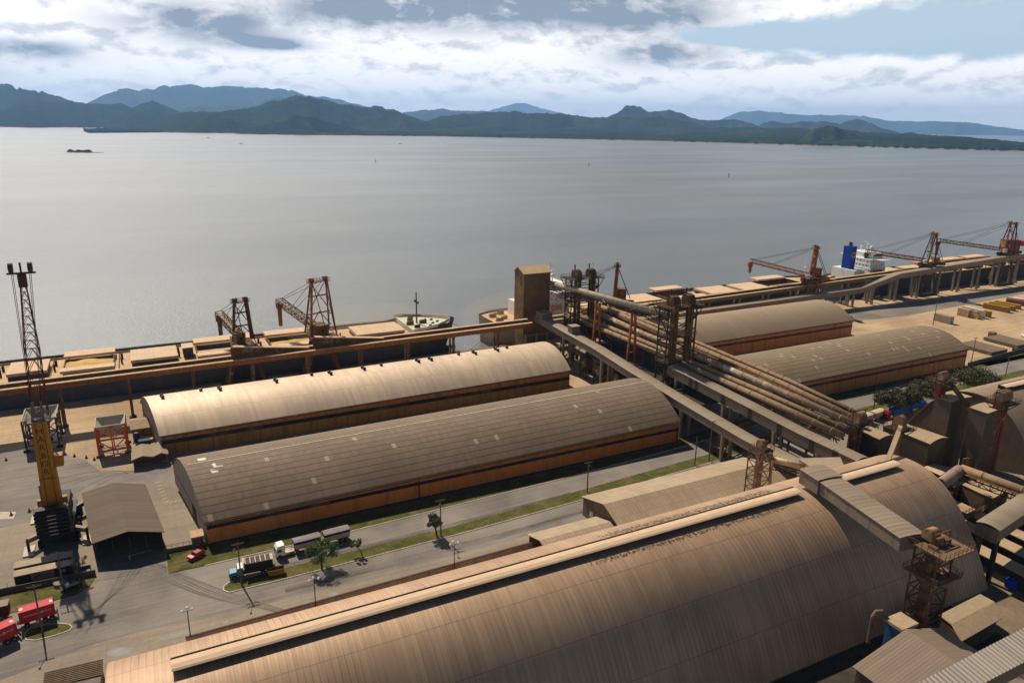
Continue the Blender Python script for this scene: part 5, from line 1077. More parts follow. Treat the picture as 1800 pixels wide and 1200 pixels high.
    ho = base - u * 3.6 + s * house_side * 2.4; hx, hy, hz = house; h_ = MB(); h_.obox((ho.x, ho.y), hx, hy, zd + 1.5, zd + 1.5 + hz, math.atan2(u.y, u.x)); h_.obox((ho.x, ho.y), hx + .4, hy + .4, zd + 1.5 + hz, zd + 1.7 + hz, math.atan2(u.y, u.x)); H = obj('machinery_house', h_, rust('house brown', (0.20, 0.085, 0.035), .25), root)
    wn = MB(); d0 = ho - u * (hx / 2 + .03); wn.obox((d0.x, d0.y), .05, .9, zd + 3.0, zd + 4.1, math.atan2(u.y, u.x)); obj('window', wn, glass, H)
    cabp = base + u * 2.4 + s * 2.6; k_ = MB(); k_.obox((cabp.x, cabp.y), 2.2, 2.0, zd + .6, zd + 3.0, math.atan2(u.y, u.x)); obj('operator_cabin', k_, mat('dusty white cabin', (0.5, 0.45, 0.38), .7), root)
    if trip:                                                 # tripper ramp lifting the quay belt up to the loader
        yq = 276.6 if x < 148 else 294.2; zq = interp([(-90, 15.3), (148, 17.4)], x) if x < 148 else interp([(163, 12), (640, 20)], x)
        t_ = MB(); t_.prism([(x + 22, zq + .3), (x + 22, zq + .75), (x - 4, zq + 4.2), (x - 6, zq + 4.2), (x - 6, zq + .3)], 'y', yq - 2.6, yq - 2.2); obj('tripper_side', t_, m2, root)
        t_ = MB(); t_.bar((x + 22, yq - 1.6, zq + .9), (x - 5, yq - 1.6, zq + 4.4), 2.4, .2); obj('tripper_belt', t_, dusty_top, root)
        t_ = MB(); t_.bar((x - 4, yq, zq + 3.0), (x - 2, y - 2, zd + 1.0), 1.6, 1.2); obj('transfer_chute', t_, steel_dark, root)
    if red_box:
        rb = MB(); o = ho - u * 5 + s * 1; rb.obox((o.x, o.y), 9, 4, zd + 4.8, zd + 8.2, math.atan2(u.y, u.x)); obj('electrical_container', rb, mat('red container paint', (0.42, 0.04, 0.03), .6), root)
    return root
SB, SR, SO = rust('brown shiploader steel', (0.105, 0.052, 0.03), .25), rust('dark red shiploader steel', (0.125, 0.035, 0.025), .15), rust('orange shiploader steel', (0.27, 0.098, 0.024), .2)
shiploader('short dark shiploader with a two post mast at the left ship', 31, 289, 17.5, 34.0, (25.5, 314, 24.0), SB, SB, 'A', 3.6, spout=9)
shiploader('tall orange braced shiploader with a long truss boom at the left ship', 60.5, 289, 17.5, 39.5, (50.0, 317, 26.5), SO, SB, 'T', 5.6, house=(5.5, 5, 4), spout=11)
shiploader('rusty orange shiploader beside the first elevator tower at the middle ship', 203.5, 291, 16.5, 34.8, (172, 311, 20.5), rust('rust orange shiploader', (0.25, 0.09, 0.035), .25), SB, 'A', 3.2, house=(5, 4, 5.5), spout=7, house_side=-1)
shiploader('bright rust orange shiploader with its boom over the middle ship', 338, 291, 18, 35.5, (309, 309, 27.5), rust('rust orange shiploader', (0.25, 0.09, 0.035), .25), SO, 'A', 3.2, house=(4.5, 4, 4.5), spout=7, house_side=-1)
shiploader('shiploader with a narrow waisted lattice mast beside the blue funnelled ship', 440, 291, 19.5, 38.0, (408, 311, 26.5), SB, SB, 'T', 4.0, house=(3.5, 3, 3), spout=9)
shiploader('large dark red shiploader at the right edge with a brown house and a red container', 521, 291, 21.5, 41.0, (478, 311, 29.5), SR, SB, 'T', 4.6, house=(10, 6, 7), spout=10, red_box=True, house_side=-1)
# ------------------------------------------------------------------ bulk carriers
HULLG = band_mat('dark grey hull with red boot', [(-9, (0.16, 0.045, 0.055)), (0.5, (0.075, 0.075, 0.085))], 0, streak=.3)
HULLB = band_mat('dusty dark hull', [(-9, (0.20, 0.06, 0.06)), (-1.0, (0.06, 0.055, 0.055))], 0, streak=.3)
DECKD = mat('dust covered ship deck', (0.55, 0.37, 0.22), .9, 0, .16, .25, dirt=(0.34, 0.21, 0.12), dirt_amt=.25)
DECKW = mat('pale green foredeck', (0.55, 0.56, 0.42), .8, 0, .12, .5, dirt=(0.15, 0.15, 0.12), dirt_amt=.12, dirt_scale=.5)
HATCHW = mat('dusted hatch cover', (0.60, 0.435, 0.29), .85, 0, .1, .15, dirt=(0.45, 0.31, 0.20), dirt_amt=.2, lines=[('X', 2.9, .14, .3)])
COAM = mat('dull red brown coaming', (0.14, 0.075, 0.055), .8, 0, .2, .4, streak=.3)
COAMG = mat('dark green grey coaming', (0.10, 0.095, 0.075), .8, 0, .2, .4, streak=.3)
GRAIN = mat('golden grain', (0.56, 0.36, 0.135), 1.0, 0, .12, .5, bump=.4)
def ship(label, xs, xb, y0, y1, zd, hullm, bow=1):
    """hull from stern xs to bow xb; bow on the +X side"""
    root = thing('bulk_carrier', label, 'ship', (xs, (y0 + y1) / 2, -4), 'bulk carriers at the quay'); yc, hw = (y0 + y1) / 2, (y1 - y0) / 2; L = xb - xs
    st = [(0, .62, .45), (.02, .80, .70), (.06, .95, .9), (.12, 1, 1), (.82, 1, 1), (.88, .97, .90), (.92, .86, .70), (.95, .70, .46), (.975, .50, .24), (.99, .30, .08), (1.0, .06, .012)]
    def zdk(t): return zd + (2.4 if t > .9 else 0)
    rows = []
    for t, wt, wb in st:
        x = xs + L * t; xf = x + (2.0 if t > .97 else 0); z1 = zdk(t) + .9
        rows.append([(x - (5 if t >= .99 else 0), yc - hw * wb, -9), (x - (2 if t >= .99 else 0), yc - hw * (wt * .3 + wb * .7), -1), (xf, yc - hw * wt, z1), (xf, yc + hw * wt, z1), (x - (2 if t >= .99 else 0), yc + hw * (wt * .3 + wb * .7), -1), (x - (5 if t >= .99 else 0), yc + hw * wb, -9)])
    h_ = MB()
    for r0, r1 in zip(rows, rows[1:]):
        for a, b in ((0, 1), (1, 2), (3, 4), (4, 5)): h_.poly([r0[a], r1[a], r1[b], r0[b]])
    h_.poly(rows[0][::-1]); h_.poly(rows[-1]); 
    bulb = MB(); obj('hull', h_, hullm, root)
    bulb.lathe((xb - 4, yc, -3.2), [(0, -2.0), (1.6, -1.2), (2.1, 0), (1.6, 1.2), (0, 2.0)]); bulb.tube((xb - 8, yc, -3.2), (xb + 2.5, yc, -2.6), 2.1, 12, .8); obj('bulbous_bow', bulb, hullm, root)
    d_ = MB()
    for (t, wt, _), (t2, wt2, _) in zip(st, st[1:]):
        d_.poly([(xs + L * t, yc - hw * wt * .985, zdk(t)), (xs + L * t2, yc - hw * wt2 * .985, zdk(t2) if t2 <= .9 or t > .87 and t2 > .9 and t > .9 else zdk(t)), (xs + L * t2, yc + hw * wt2 * .985, zdk(t2) if t > .9 else zdk(t)), (xs + L * t, yc + hw * wt * .985, zdk(t))])
    obj('deck', d_, DECKD, root)
    for s in (-1, 1):
        r_ = MB(); r_.rail([(xs + L * .03, yc + s * (hw * .96), zd), (xs + L * .89, yc + s * (hw * .97), zd)], 1.2, .09, 3.0); obj('deck_railing', r_, steel_dark, root)
        p_ = MB(); p_.tube((xs + L * .18, yc + s * hw * .80, zd + .35), (xs + L * .86, yc + s * hw * .80, zd + .35), .22, 6); p_.tube((xs + L * .18, yc + s * hw * .77, zd + .3), (xs + L * .86, yc + s * hw * .77, zd + .3), .15, 6); obj('deck_pipe', p_, COAM, root)
    return root, yc, hw
def hatch(root, x0, x1, yc, hwid, zd, state, coam, grain_h=1.0, glabel=None):
    """coaming with a closed pair of covers, or an open hold with the covers rolled to the sides"""
    zc = zd + 1.7; c = MB(); w_ = .35
    c.box(x0, x1, yc - hwid, yc - hwid + w_, zd - 5, zc); c.box(x0, x1, yc + hwid - w_, yc + hwid, zd - 5, zc); c.box(x0, x0 + w_, yc - hwid + w_, yc + hwid - w_, zd - 5, zc); c.box(x1 - w_, x1, yc - hwid + w_, yc + hwid - w_, zd - 5, zc)
    obj('hatch_coaming', c, coam, root)
    if state == 'closed':
        for s in (-1, 1):
            k = MB(); ya, yb = (yc - hwid - .3, yc - .04) if s < 0 else (yc + .04, yc + hwid + .3); k.box(x0 - .3, x1 + .3, ya, yb, zc, zc + 1.1); obj('hatch_cover', k, HATCHW, root)
    else:
        for s in (-1, 1):
            k = MB(); ya, yb = (yc - hwid * 1.62, yc - hwid - .15) if s < 0 else (yc + hwid + .15, yc + hwid * 2.0); z_ = zc + .15
            if state == 'raised': z_ = zc + 1.0
            k.box(x0 - .3, x1 + .3, ya, yb, z_, z_ + 1.0); obj('hatch_cover', k, HATCHW, root)
            for xx in (x0 + 1, x1 - 1):
                p_ = MB(); p_.box(xx - .2, xx + .2, (ya + yb) / 2 - .2, (ya + yb) / 2 + .2, zd, z_); obj('cover_stand', p_, coam, root)
        n = 12; rows = []
        for i in range(n + 1):
            x = lerp(x0 + w_, x1 - w_, i / n); row = []
            for k in range(n + 1):
                y = lerp(yc - hwid + w_, yc + hwid - w_, k / n); row.append((x, y, zd - 3.4 + grain_h * 3.6 + grain_h * 1.3 * math.exp(-(((i / n - .45) / .33) ** 2 + ((k / n - .5) / .45) ** 2)) + .5 * frac(x, y, 4, 3, 3)))
            rows.append(row)
        gm_ = MB(); gm_.grid(rows); stuff('grain_heap', gm_, GRAIN, glabel or 'golden grain heaped in an open ship hold', 'grain')
def clutter(root, name, pts, m, sizes, seed):
    random.seed(seed)
    for (x, y, z) in pts:
        b_ = MB(); s = random.choice(sizes); b_.tube((x - s, y, z + s * .7), (x + s, y, z + s * .7), s * .6, 9); b_.box(x - s * 1.2, x + s * 1.2, y - s * .7, y + s * .7, z, z + s * .4); b_.box(x + s * .9, x + s * 1.3, y - s * .6, y + s * .6, z, z + s * 1.4); obj(name, b_, m, root)
s1, yc1, hw1 = ship('dark grey bulk carrier at the left berth with open grain holds and a pale foredeck', -96, 127, 299, 330, 8.4, HULLG)
f_ = MB(); f_.poly([(104.8, 300.8, 10.83), (109, 301.8, 10.83), (116, 305.2, 10.83), (121.2, 309.3, 10.83), (125.0, 313.0, 10.83), (125.0, 316.2, 10.83), (121.2, 320, 10.83), (116, 324.2, 10.83), (109, 327.4, 10.83), (104.8, 328.2, 10.83)]); f_.poly([(104.8, 300.8, 10.83), (104.8, 328.2, 10.83), (104.8, 328.2, 8.3), (104.8, 300.8, 8.3)]); obj('foredeck', f_, DECKW, s1)
H1 = [(-76, -53, 'closed', 0, ''), (-48, -36, 'closed', 0, ''), (-31, -14, 'open', 1.15, 'golden grain filling the open hold just right of the harbour crane boom'), (-8, 8, 'closed', 0, ''), (15.5, 38, 'open', .2, 'pale grain deep in the open hold beside the short dark shiploader'), (44, 70, 'open', .9, 'sunlit grain heap in the hold under the tall orange shiploader boom'), (80, 101, 'closed', 0, '')]
for a, b, stt, gh, gl_ in H1: hatch(s1, a, b, yc1 - 2.6, 7.4, 8.4, stt, COAMG, gh, gl_)
dh = MB(); dh.box(10.5, 14.2, 309.5, 316, 8.4, 12.2); obj('deckhouse', dh, COAMG, s1); dh = MB(); dh.box(10.2, 14.5, 309.2, 316.3, 12.2, 12.5); obj('deckhouse_roof', dh, HATCHW, s1)
clutter(s1, 'mooring_winch', [(108, 307, 10.85), (109, 320, 10.85), (113, 313.5, 10.85), (106.6, 313, 10.85), (110.5, 324, 10.85)], steel_dark, [1.0, 1.3], 3)
clutter(s1, 'bollard', [(117, 311, 10.85), (118.5, 317, 10.85), (114.5, 307.5, 10.85), (120, 313, 10.85)], steel_dark, [.5], 4)
ms = MB(); ms.tube((110.5, 314.5, 10.8), (110.5, 314.5, 25.5), .42, 8, .26); ms.bar((110.5, 312.4, 20.6), (110.5, 316.6, 20.6), .3); ms.box(110.1, 110.9, 312.1, 312.7, 20.4, 21.4); ms.box(110.1, 110.9, 316.3, 316.9, 20.4, 21.4); obj('foremast', ms, steel_dark, s1)
bwk = MB()
for s in (-1, 1):
    P_ = [(104, 14.5), (109, 13.9), (116, 11), (121, 7.2), (125, 3.6), (126.8, .8)]
    for (xa, ya), (xb_, yb_) in zip(P_, P_[1:]): bwk.bar((xa, yc1 + s * ya, 11.6), (xb_, yc1 + s * yb_, 11.8), .18, 1.3)
obj('bulwark', bwk, white_ship, s1)
for k, x in enumerate((-51, -34, -11.5, 9, 40.5, 74)):
    v_ = MB(); v_.tube((x, yc1 - 3, 8.4), (x, yc1 - 3, 11), .35, 8); v_.tube((x, yc1 + 4, 8.4), (x, yc1 + 4, 10.4), .45, 8); v_.rail([(x - 1, yc1 - 14, 8.4), (x - 1, yc1 + 14, 8.4)], 1.1, .1, 3); obj('deck_vent', v_, steel_dark, s1)
# middle ship
s2_, yc2, hw2 = ship('dusty bulk carrier at the middle berth with its white stern house behind the tower', 146, 372, 300, 329, 8.6, HULLB)
def superstructure(root, x0, x1, yc, zd, tiers, funnel, fm, emblem=False, fh_=13):
    z = zd; w_ = 12.2
    for i in range(tiers):
        b_ = MB(); ins = .6 * i; b_.box(x0 + ins * .6, x1 - ins * .2, yc - w_ + ins, yc + w_ - ins, z, z + 2.7); acc = obj('accommodation_deck', b_, white_ship, root)
        for k in range(9):
            y = yc - w_ + 2 + k * 2.5
            if abs(y - yc) < w_ - ins - .6 and (i > 2 or abs(y - yc) > 8): wn = MB(); wn.box(x0 + ins * .6 - .05, x0 + ins * .6 - .01, y - .35, y + .35, z + 1.2, z + 1.9); obj('window', wn, glass, acc)
        for k in range(5): x = x0 + 2 + k * 2.4; wn = MB(); wn.box(x - .3, x + .3, yc - w_ + ins - .05, yc - w_ + ins - .01, z + 1.2, z + 1.9); obj('window', wn, glass, acc)
        z += 2.7
    b_ = MB(); b_.box(x0 + 4, x1, yc - 15.5, yc + 15.5, z, z + .35); obj('bridge_wing', b_, white_ship, root)
    b_ = MB(); b_.box(x0 + 5, x1 - .5, yc - 8, yc + 8, z + .35, z + 3.2); wb = obj('wheelhouse', b_, white_ship, root); b_ = MB(); b_.box(x1 - .49, x1 - .44, yc - 7.4, yc + 7.4, z + 1.5, z + 2.6); b_.box(x0 + 6, x1 - 1, yc - 8.06, yc - 8.01, z + 1.5, z + 2.6); obj('window', b_, glass, wb)
    m_ = MB(); mx = (x0 + x1) / 2 + 2; m_.tube((mx, yc, z + 3.2), (mx, yc, z + 13), .38, 8, .22); m_.bar((mx, yc - 2.6, z + 9.5), (mx, yc + 2.6, z + 9.5), .35); m_.bar((mx - 1.4, yc, z + 11), (mx + 1.4, yc, z + 11), .3); m_.box(mx - .9, mx + .9, yc - .9, yc + .9, z + 8, z + 8.3); obj('radar_mast', m_, white_ship, root)
    for dy, r in ((-4, 1.1), (3.5, .8)):
        d_ = MB(); d_.tube((mx - 1, yc + dy, z + 3.2), (mx - 1, yc + dy, z + 5.4), .3, 8); d_.ball((mx - 1, yc + dy, z + 5.4 + r), r, 8); obj('radar_dome', d_, white_paint, root, True)
    e_ = MB(); e_.box(x0 - 10, x0 - .6, yc - 8.5, yc + 8.5, zd, zd + 7.2); obj('engine_casing', e_, white_ship, root)
    f_ = MB(); q = [(x0 - 8.6, yc - 3), (x0 - 3.8, yc - 3), (x0 - 3.8, yc + 3), (x0 - 8.6, yc + 3)]; f_.slab(q, zd + 7.2, zd + 7.2 + fh_); F_ = obj('funnel', f_, fm, root); p_ = MB()
    for dx, dy in ((-6.8, -1), (-5.6, 1)): p_.tube((x0 + dx, yc + dy, zd + 7.2 + fh_), (x0 + dx, yc + dy, zd + 9.6 + fh_), .6, 8)
    obj('exhaust_pipe', p_, black_paint, F_)
    if emblem:
        em = MB(); cx, cz = x0 - 6.2, zd + 7.2 + fh_ * .62
        for k in range(4):
            a, b = k * math.pi / 2, (k + 1) * math.pi / 2; em.bar((cx + 1.7 * math.cos(a), yc - 3.06, cz + 2.0 * math.sin(a)), (cx + 1.7 * math.cos(b), yc - 3.06, cz + 2.0 * math.sin(b)), .1, .55)
        obj('funnel_emblem', em, mat('yellow emblem paint', (0.6, 0.42, 0.05), .6), F_)
    lb = MB(); lb.ball((x0 + 5, yc - 13.6, zd + 6.2), 1.7, 8, .8); lb.tube((x0 + 2.2, yc - 13.6, zd + 6.2), (x0 + 7.8, yc - 13.6, zd + 6.2), 1.35, 10); obj('lifeboat', lb, mat('orange red lifeboat', (0.45, 0.13, 0.07), .6), root)
    rl = MB(); rl.rail([(x0 - 10, yc - 8.4, zd + 7.2), (x0 - .7, yc - 8.4, zd + 7.2)], 1.1, .1, 1.5); rl.rail([(x0 + 4, yc - 15.4, z + .35), (x1, yc - 15.4, z + .35)], 1.1, .1, 1.5); obj('railing', rl, white_ship, root)
superstructure(s2_, 172, 186, yc2, 8.6, 5, True, mat('dark slate funnel', (0.055, 0.06, 0.075), .6, 0, .2, .3), fh_=13.5)
clutter(s2_, 'mooring_winch', [(150.5, 309, 8.65), (151, 318, 8.65), (155, 313, 8.65), (157, 322, 8.65), (158, 306, 8.65)], COAM, [1.1, 1.4], 5)
for i, (a, b, stt) in enumerate(((198, 215, 'closed'), (222, 246, 'closed'), (254, 273, 'raised'), (281, 300, 'closed'), (305, 324, 'closed'), (330, 352, 'raised'))): hatch(s2_, a, b, yc2, 7.6, 8.6, stt, COAM, .15 if i == 2 else .8, 'shadowed grain deep in the raised cover hold of the middle ship' if i == 2 else 'dusty grey grain heap in the foremost hold of the middle ship')
fm_ = MB(); fm_.tube((360, yc2, 8.6), (360, yc2, 22), .4, 8, .25); fm_.box(359.3, 360.7, yc2 - 1, yc2 + 1, 18.6, 19.4); obj('foremast', fm_, white_ship, s2_)
# right ship
s3_, yc3, hw3 = ship('bulk carrier at the right berth with white accommodation and a blue funnel', 385, 610, 300, 330, 8.6, HULLB)
superstructure(s3_, 404, 419, yc3, 8.6, 5, True, mat('bright blue funnel', (0.006, 0.045, 0.30), .5, 0, .1, .2), True, 14)
clutter(s3_, 'mooring_winch', [(389, 309, 8.65), (390, 319, 8.65), (393, 313, 8.65)], COAM, [1.1, 1.3], 6)
for i, (a, b, stt) in enumerate(((428, 448, 'closed'), (455, 474, 'closed'), (480, 500, 'raised'), (507, 527, 'raised'), (534, 554, 'raised'), (561, 581, 'closed'))): hatch(s3_, a, b, yc3, 7.6, 8.6, stt, COAM, .9, 'golden grain in the open hold of the right ship, ' + ('', '', 'nearest its white house', 'below the large dark red shiploader boom', 'farthest from its white house', '')[i])
# dock vehicles on the quay apron handled with the others further down
# ------------------------------------------------------------------ mobile harbour crane
hc = thing('harbour_crane', 'yellow mobile harbour crane with a tall lattice boom, vertical lettering and black counterweight', 'crane', (-27, 197, 0))
cx, cy = -25.9, 198.5
u_ = MB(); u_.box(cx - 3.4, cx + 3.4, cy - 9, cy + 9, 1.6, 3.4); u_.lathe((cx, cy - 1, 3.4), [(3.0, 0), (3.0, 1.3), (0, 1.3)], 18); obj('undercarriage', u_, black_paint, hc)
for i in range(6):
    for s in (-1, 1):
        t_ = MB(); t_.tube((cx + s * 3.1, cy - 7.5 + i * 3, .95), (cx + s * 4.3, cy - 7.5 + i * 3, .95), .95, 12); obj('wheel', t_, rubber, hc)
padm = mat('pale outrigger pad', (0.52, 0.46, 0.38), .85, 0, .12, .6); armm = mat('dusty outrigger arm', (0.30, 0.25, 0.2), .8)
for (sx, sy) in ((-1, -8.5), (1, -8.5), (-1, 8), (1, 8)):
    a_ = MB(); px_, py_ = cx + sx * 6.2, cy + sy; a_.bar((cx + sx * 2.8, cy + sy * .62, 2.7), (px_, py_, 3.0), 1.0, 1.1); obj('outrigger_arm', a_, armm, hc); a_ = MB(); a_.tube((px_, py_, .3), (px_, py_, 3.3), .32, 8); obj('outrigger_jack', a_, black_paint, hc)
    a_ = MB(); a_.box(px_ - 1.1, px_ + 1.1, py_ - 2.4, py_ + 2.4, .02, .36); obj('outrigger_pad', a_, padm, hc)
s_ = MB(); s_.box(cx - 3.0, cx + 3.0, cy - 10.0, cy + 3.2, 4.7, 9.2); obj('machinery_house', s_, mat('dark grey machine house', (0.03, 0.03, 0.033), .6), hc)
cwb = MB()
for i in range(7): z = 5.0 + i * .98; cwb.box(cx - 3.5, cx + 3.5, cy - 12.6, cy - 10.05, z, z + .62); cwb.box(cx - 3.15, cx + 3.15, cy - 12.3, cy - 10.05, z + .62, z + .98)
obj('counterweight', cwb, black_paint, hc)
lv = MB()
for i in range(6): lv.box(cx - .9, cx + .9, cy - 12.68, cy - 12.61, 5.35 + i * .98, 5.52 + i * .98)
obj('louvre', lv, padm, hc)
tw = MB(); zb, zt_ = 9.2, 31.8; ty = cy - 6.0
q0 = [(cx - 1.95, ty - 1.6), (cx + 1.95, ty - 1.6), (cx + 1.95, ty + 1.6), (cx - 1.95, ty + 1.6)]; q1 = [(cx - 1.45, ty - 1.3), (cx + 1.45, ty - 1.3), (cx + 1.45, ty + 1.3), (cx - 1.45, ty + 1.3)]
rows = [[(x, y, zb) for x, y in q0 + q0[:1]], [(x, y, zt_) for x, y in q1 + q1[:1]]]; tw.grid(rows); tw.poly(rows[1][:4]); obj('tower', tw, steel_yellow, hc)
gr_ = MB()
for s in (-1, 1): gr_.bar((cx + s * .98, ty - 1.62, zb), (cx + s * .75, ty - 1.33, zt_), .1, .06)
gr_.bar((cx - 1.85, ty - 1.55, 17.6), (cx + 1.85, ty - 1.55, 17.6), .1, .08); obj('panel_seam', gr_, mat('dark seam', (0.05, 0.02, 0.01), .8), hc)
dm = mat('violet lettering', (0.045, 0.012, 0.05), .7)
for i, chh in enumerate('HARBOR'):
    z = 29.6 - i * 2.05; t = (z - zb) / (zt_ - zb); text('lettering', chh, dm, hc, (cx - .05, ty - lerp(1.6, 1.3, t) - .02, z), (1, 0, 0), (0, .3 / 22.6, 1), 2.0, .012)
cb_ = MB(); cb_.box(cx + 1.7, cx + 3.5, ty - .6, ty + 1.8, 19.8, 22.6); obj('operator_cabin', cb_, steel_yellow, hc); g_ = MB(); g_.box(cx - 2.25, cx - 1.85, ty - 1.2, ty + .6, 12, 16); obj('cable_cabinet', g_, mat('grey cabinet', (0.16, 0.17, 0.15), .7), hc)
hd = MB(); hd.box(cx - 2.4, cx + 2.4, ty - 1.8, ty + 2.0, zt_, zt_ + .3); e = [(cx - 2.4, ty - 1.8, zt_ + .3), (cx + 2.4, ty - 1.8, zt_ + .3), (cx + 2.4, ty + 2, zt_ + .3), (cx - 2.4, ty + 2, zt_ + .3)]; hd.rail(e + e[:1], 1.1, .08, 1.2)
for s in (-1, 1): hd.bar((cx + s * 1.1, ty - .8, zt_ + .2), (cx + s * .8, ty + 1.6, zt_ + 4.2), .5, .8)
hd.tube((cx - 1.2, ty + .2, zt_ + 1.6), (cx + 1.2, ty + .2, zt_ + 1.6), .7, 10); obj('tower_head', hd, mat('grey dusty head steel', (0.17, 0.14, 0.11), .8), hc)
# lattice boom: pivots on the tower front, luffed almost upright
def boomsec(b, P, Q, w0, w1, n, t):
    P, Q = Vector(P), Vector(Q); d = (Q - P).normalized(); sx = Vector((1, 0, 0)); sy = d.cross(sx).normalized()
    def C(k, f):
        w = lerp(w0, w1, f) / 2; a, c = ((-1, -1), (1, -1), (1, 1), (-1, 1))[k]; return P.lerp(Q, f) + sx * a * w + sy * c * w * .9
    for k in range(4): b.bar(C(k, 0), C(k, 1), t)
    for i in range(n):
        f0, f1 = i / n, (i + 1) / n
        for k in range(4):
            j = (k + 1) % 4; b.bar(C(k, f1), C(j, f1), t * .55); m_ = (C(k, f1) + C(j, f1)) / 2; b.bar(C(k, f0), m_, t * .5); b.bar(C(j, f0), m_, t * .5)
PV, TIP = Vector((cx - .1, cy - 2.2, 21.5)), Vector((cx - .6, cy + 12.0, 61.0)); A_, B_ = PV.lerp(TIP, .22), PV.lerp(TIP, .62)
bl_ = MB(); boomsec(bl_, PV, A_, 1.3, 2.9, 3, .2); boomsec(bl_, A_, B_, 2.9, 2.9, 6, .2); boomsec(bl_, B_, TIP, 2.9, 1.1, 8, .18)
obj('boom', bl_, rust('dark red boom steel', (0.14, 0.032, 0.026), .1), hc)
th = MB(); th.box(TIP.x - .9, TIP.x + .9, TIP.y - .7, TIP.y + .7, TIP.z - .8, TIP.z + 2.4); th.box(TIP.x - 3.0, TIP.x + 3.0, TIP.y - .4, TIP.y + .4, TIP.z + 2.4, TIP.z + 2.8)
for s in (-1, 1): th.tube((TIP.x + s * 2.0 - .45, TIP.y, TIP.z + 4.0), (TIP.x + s * 2.0 + .45, TIP.y, TIP.z + 4.0), 1.15, 14)
th.bar((TIP.x, TIP.y, TIP.z + 2.4), (TIP.x, TIP.y, TIP.z + 5.2), .4); obj('boom_head', th, mat('dark boom head', (0.06, 0.035, 0.015), .7), hc)
rp = MB()
for s in (-1, 1):
    for o in (0, .35): rp.tube((TIP.x + s * (1.7 + o), TIP.y, TIP.z + 3), (cx + s * (.9 + o * .4), ty + .4, zt_ + 2), .07, 5)
obj('hoist_rope', rp, steel_dark, hc)
for s in (-1, 1):
    k_ = MB(); k_.box(cx + s * 2.6 - .5, cx + s * 2.6 + .5, ty - 1.0, ty + .2, 9.2, 12.0); k_.bar((cx + s * 2.6, ty - .9, 9.3), (cx + s * 2.6, cy - 10, 9.3), .1); k_.rail([(cx + s * 2.0, cy - 10, 9.2), (cx + s * 3.2, cy - 10, 9.2)], 1.1, .1, .6); obj('service_ladder', k_, steel_yellow, hc)
# ------------------------------------------------------------------ hoppers
def hopper(label, cx, cy, w, d, zt, m, mb_, rz=0.0, cabin=False):
    root = thing('grain_hopper', label, 'hopper', (cx, cy, 0), 'grain hoppers on the quay apron'); hw, hd_ = w / 2, d / 2; zl = zt - 3.3
    b = MB(); rim = [(cx - hw, cy - hd_), (cx + hw, cy - hd_), (cx + hw, cy + hd_), (cx - hw, cy + hd_)]; low = [(cx - .9, cy - .9), (cx + .9, cy - .9), (cx + .9, cy + .9), (cx - .9, cy + .9)]
    for k in range(4):
        j = (k + 1) % 4; b.poly([(*rim[k], zt), (*rim[j], zt), (*low[j], zl - 1.2), (*low[k], zl - 1.2)])
        b.poly([(rim[k][0] * 1.0, rim[k][1], zt - .12), (low[k][0], low[k][1], zl - 1.35), (low[j][0], low[j][1], zl - 1.35), (rim[j][0], rim[j][1], zt - .12)])
        b.bar((*rim[k], zt), (*rim[j], zt), .3, .35)
    obj('funnel', b, mat('pale hopper lining', (0.42, 0.36, 0.29), .8, 0, .15, .5), root)
    for (a, c) in ((-1, -1), (1, -1), (1, 1), (-1, 1)):
        l_ = MB(); l_.bar((cx + a * (hw - .1), cy + c * (hd_ - .1), .3), (cx + a * hw, cy + c * hd_, zt - .2), .42); obj('leg', l_, m, root)
        p_ = MB(); p_.box(cx + a * (hw - .1) - .9, cx + a * (hw - .1) + .9, cy + c * (hd_ - .1) - .45, cy + c * (hd_ - .1) + .45, .02, .6); obj('foot', p_, mb_, root)
    f_ = MB()
    for k in range(4):
        j = (k + 1) % 4; A, B = Vector((*rim[k], 0)), Vector((*rim[j], 0)); M0 = (A + B) / 2
        for z in (1.9, zt * .56): f_.bar(A + Vector((0, 0, z)), B + Vector((0, 0, z)), .3)
        f_.bar(M0 + Vector((0, 0, .1)), M0 + Vector((0, 0, zt - .3)), .32); f_.bar(A + Vector((0, 0, zt * .56)), M0 + Vector((0, 0, 1.9)), .24); f_.bar(B + Vector((0, 0, zt * .56)), M0 + Vector((0, 0, 1.9)), .24)
        f_.bar(A + Vector((0, 0, zt * .56)), M0 + Vector((0, 0, zt - .5)), .24); f_.bar(B + Vector((0, 0, zt * .56)), M0 + Vector((0, 0, zt - .5)), .24)
    obj('frame', f_, m, root)
    if cabin:
        k_ = MB(); k_.box(cx + hw - 3.4, cx + hw - .6, cy - hd_ + .3, cy - hd_ + 3, 1.2, 4.4); K = obj('operator_cabin', k_, mat('grey white cabin', (0.45, 0.42, 0.38), .7), root); k_ = MB(); k_.box(cx + hw - 2.6, cx + hw - 1.6, cy - hd_ + .24, cy - hd_ + .29, 2.4, 3.6); obj('window', k_, glass, K)
        k_ = MB(); k_.box(cx + hw - 3.6, cx + hw - .4, cy - hd_ + .1, cy - hd_ + 3.2, 4.4, 4.6); obj('cabin_roof', k_, white_paint, root)
    return root
hopper('bright orange framed grain hopper with a pale open funnel beside the shelters', -14.6, 245.5, 8.0, 8.6, 9.8, orange_paint, mat('dark hopper foot', (0.12, 0.09, 0.07), .9))
hopper('grey steel grain hopper with a white cabin behind the crane tower', -34.3, 260.5, 9.0, 11.5, 10.2, mat('dark grey hopper steel', (0.085, 0.07, 0.055), .8, 0, .3, .5), rubber, cabin=True)
hopper('rusty grain hopper cut by the left edge of the picture', -57.5, 258.0, 10.0, 10.0, 9.8, steel_brown, steel_brown)
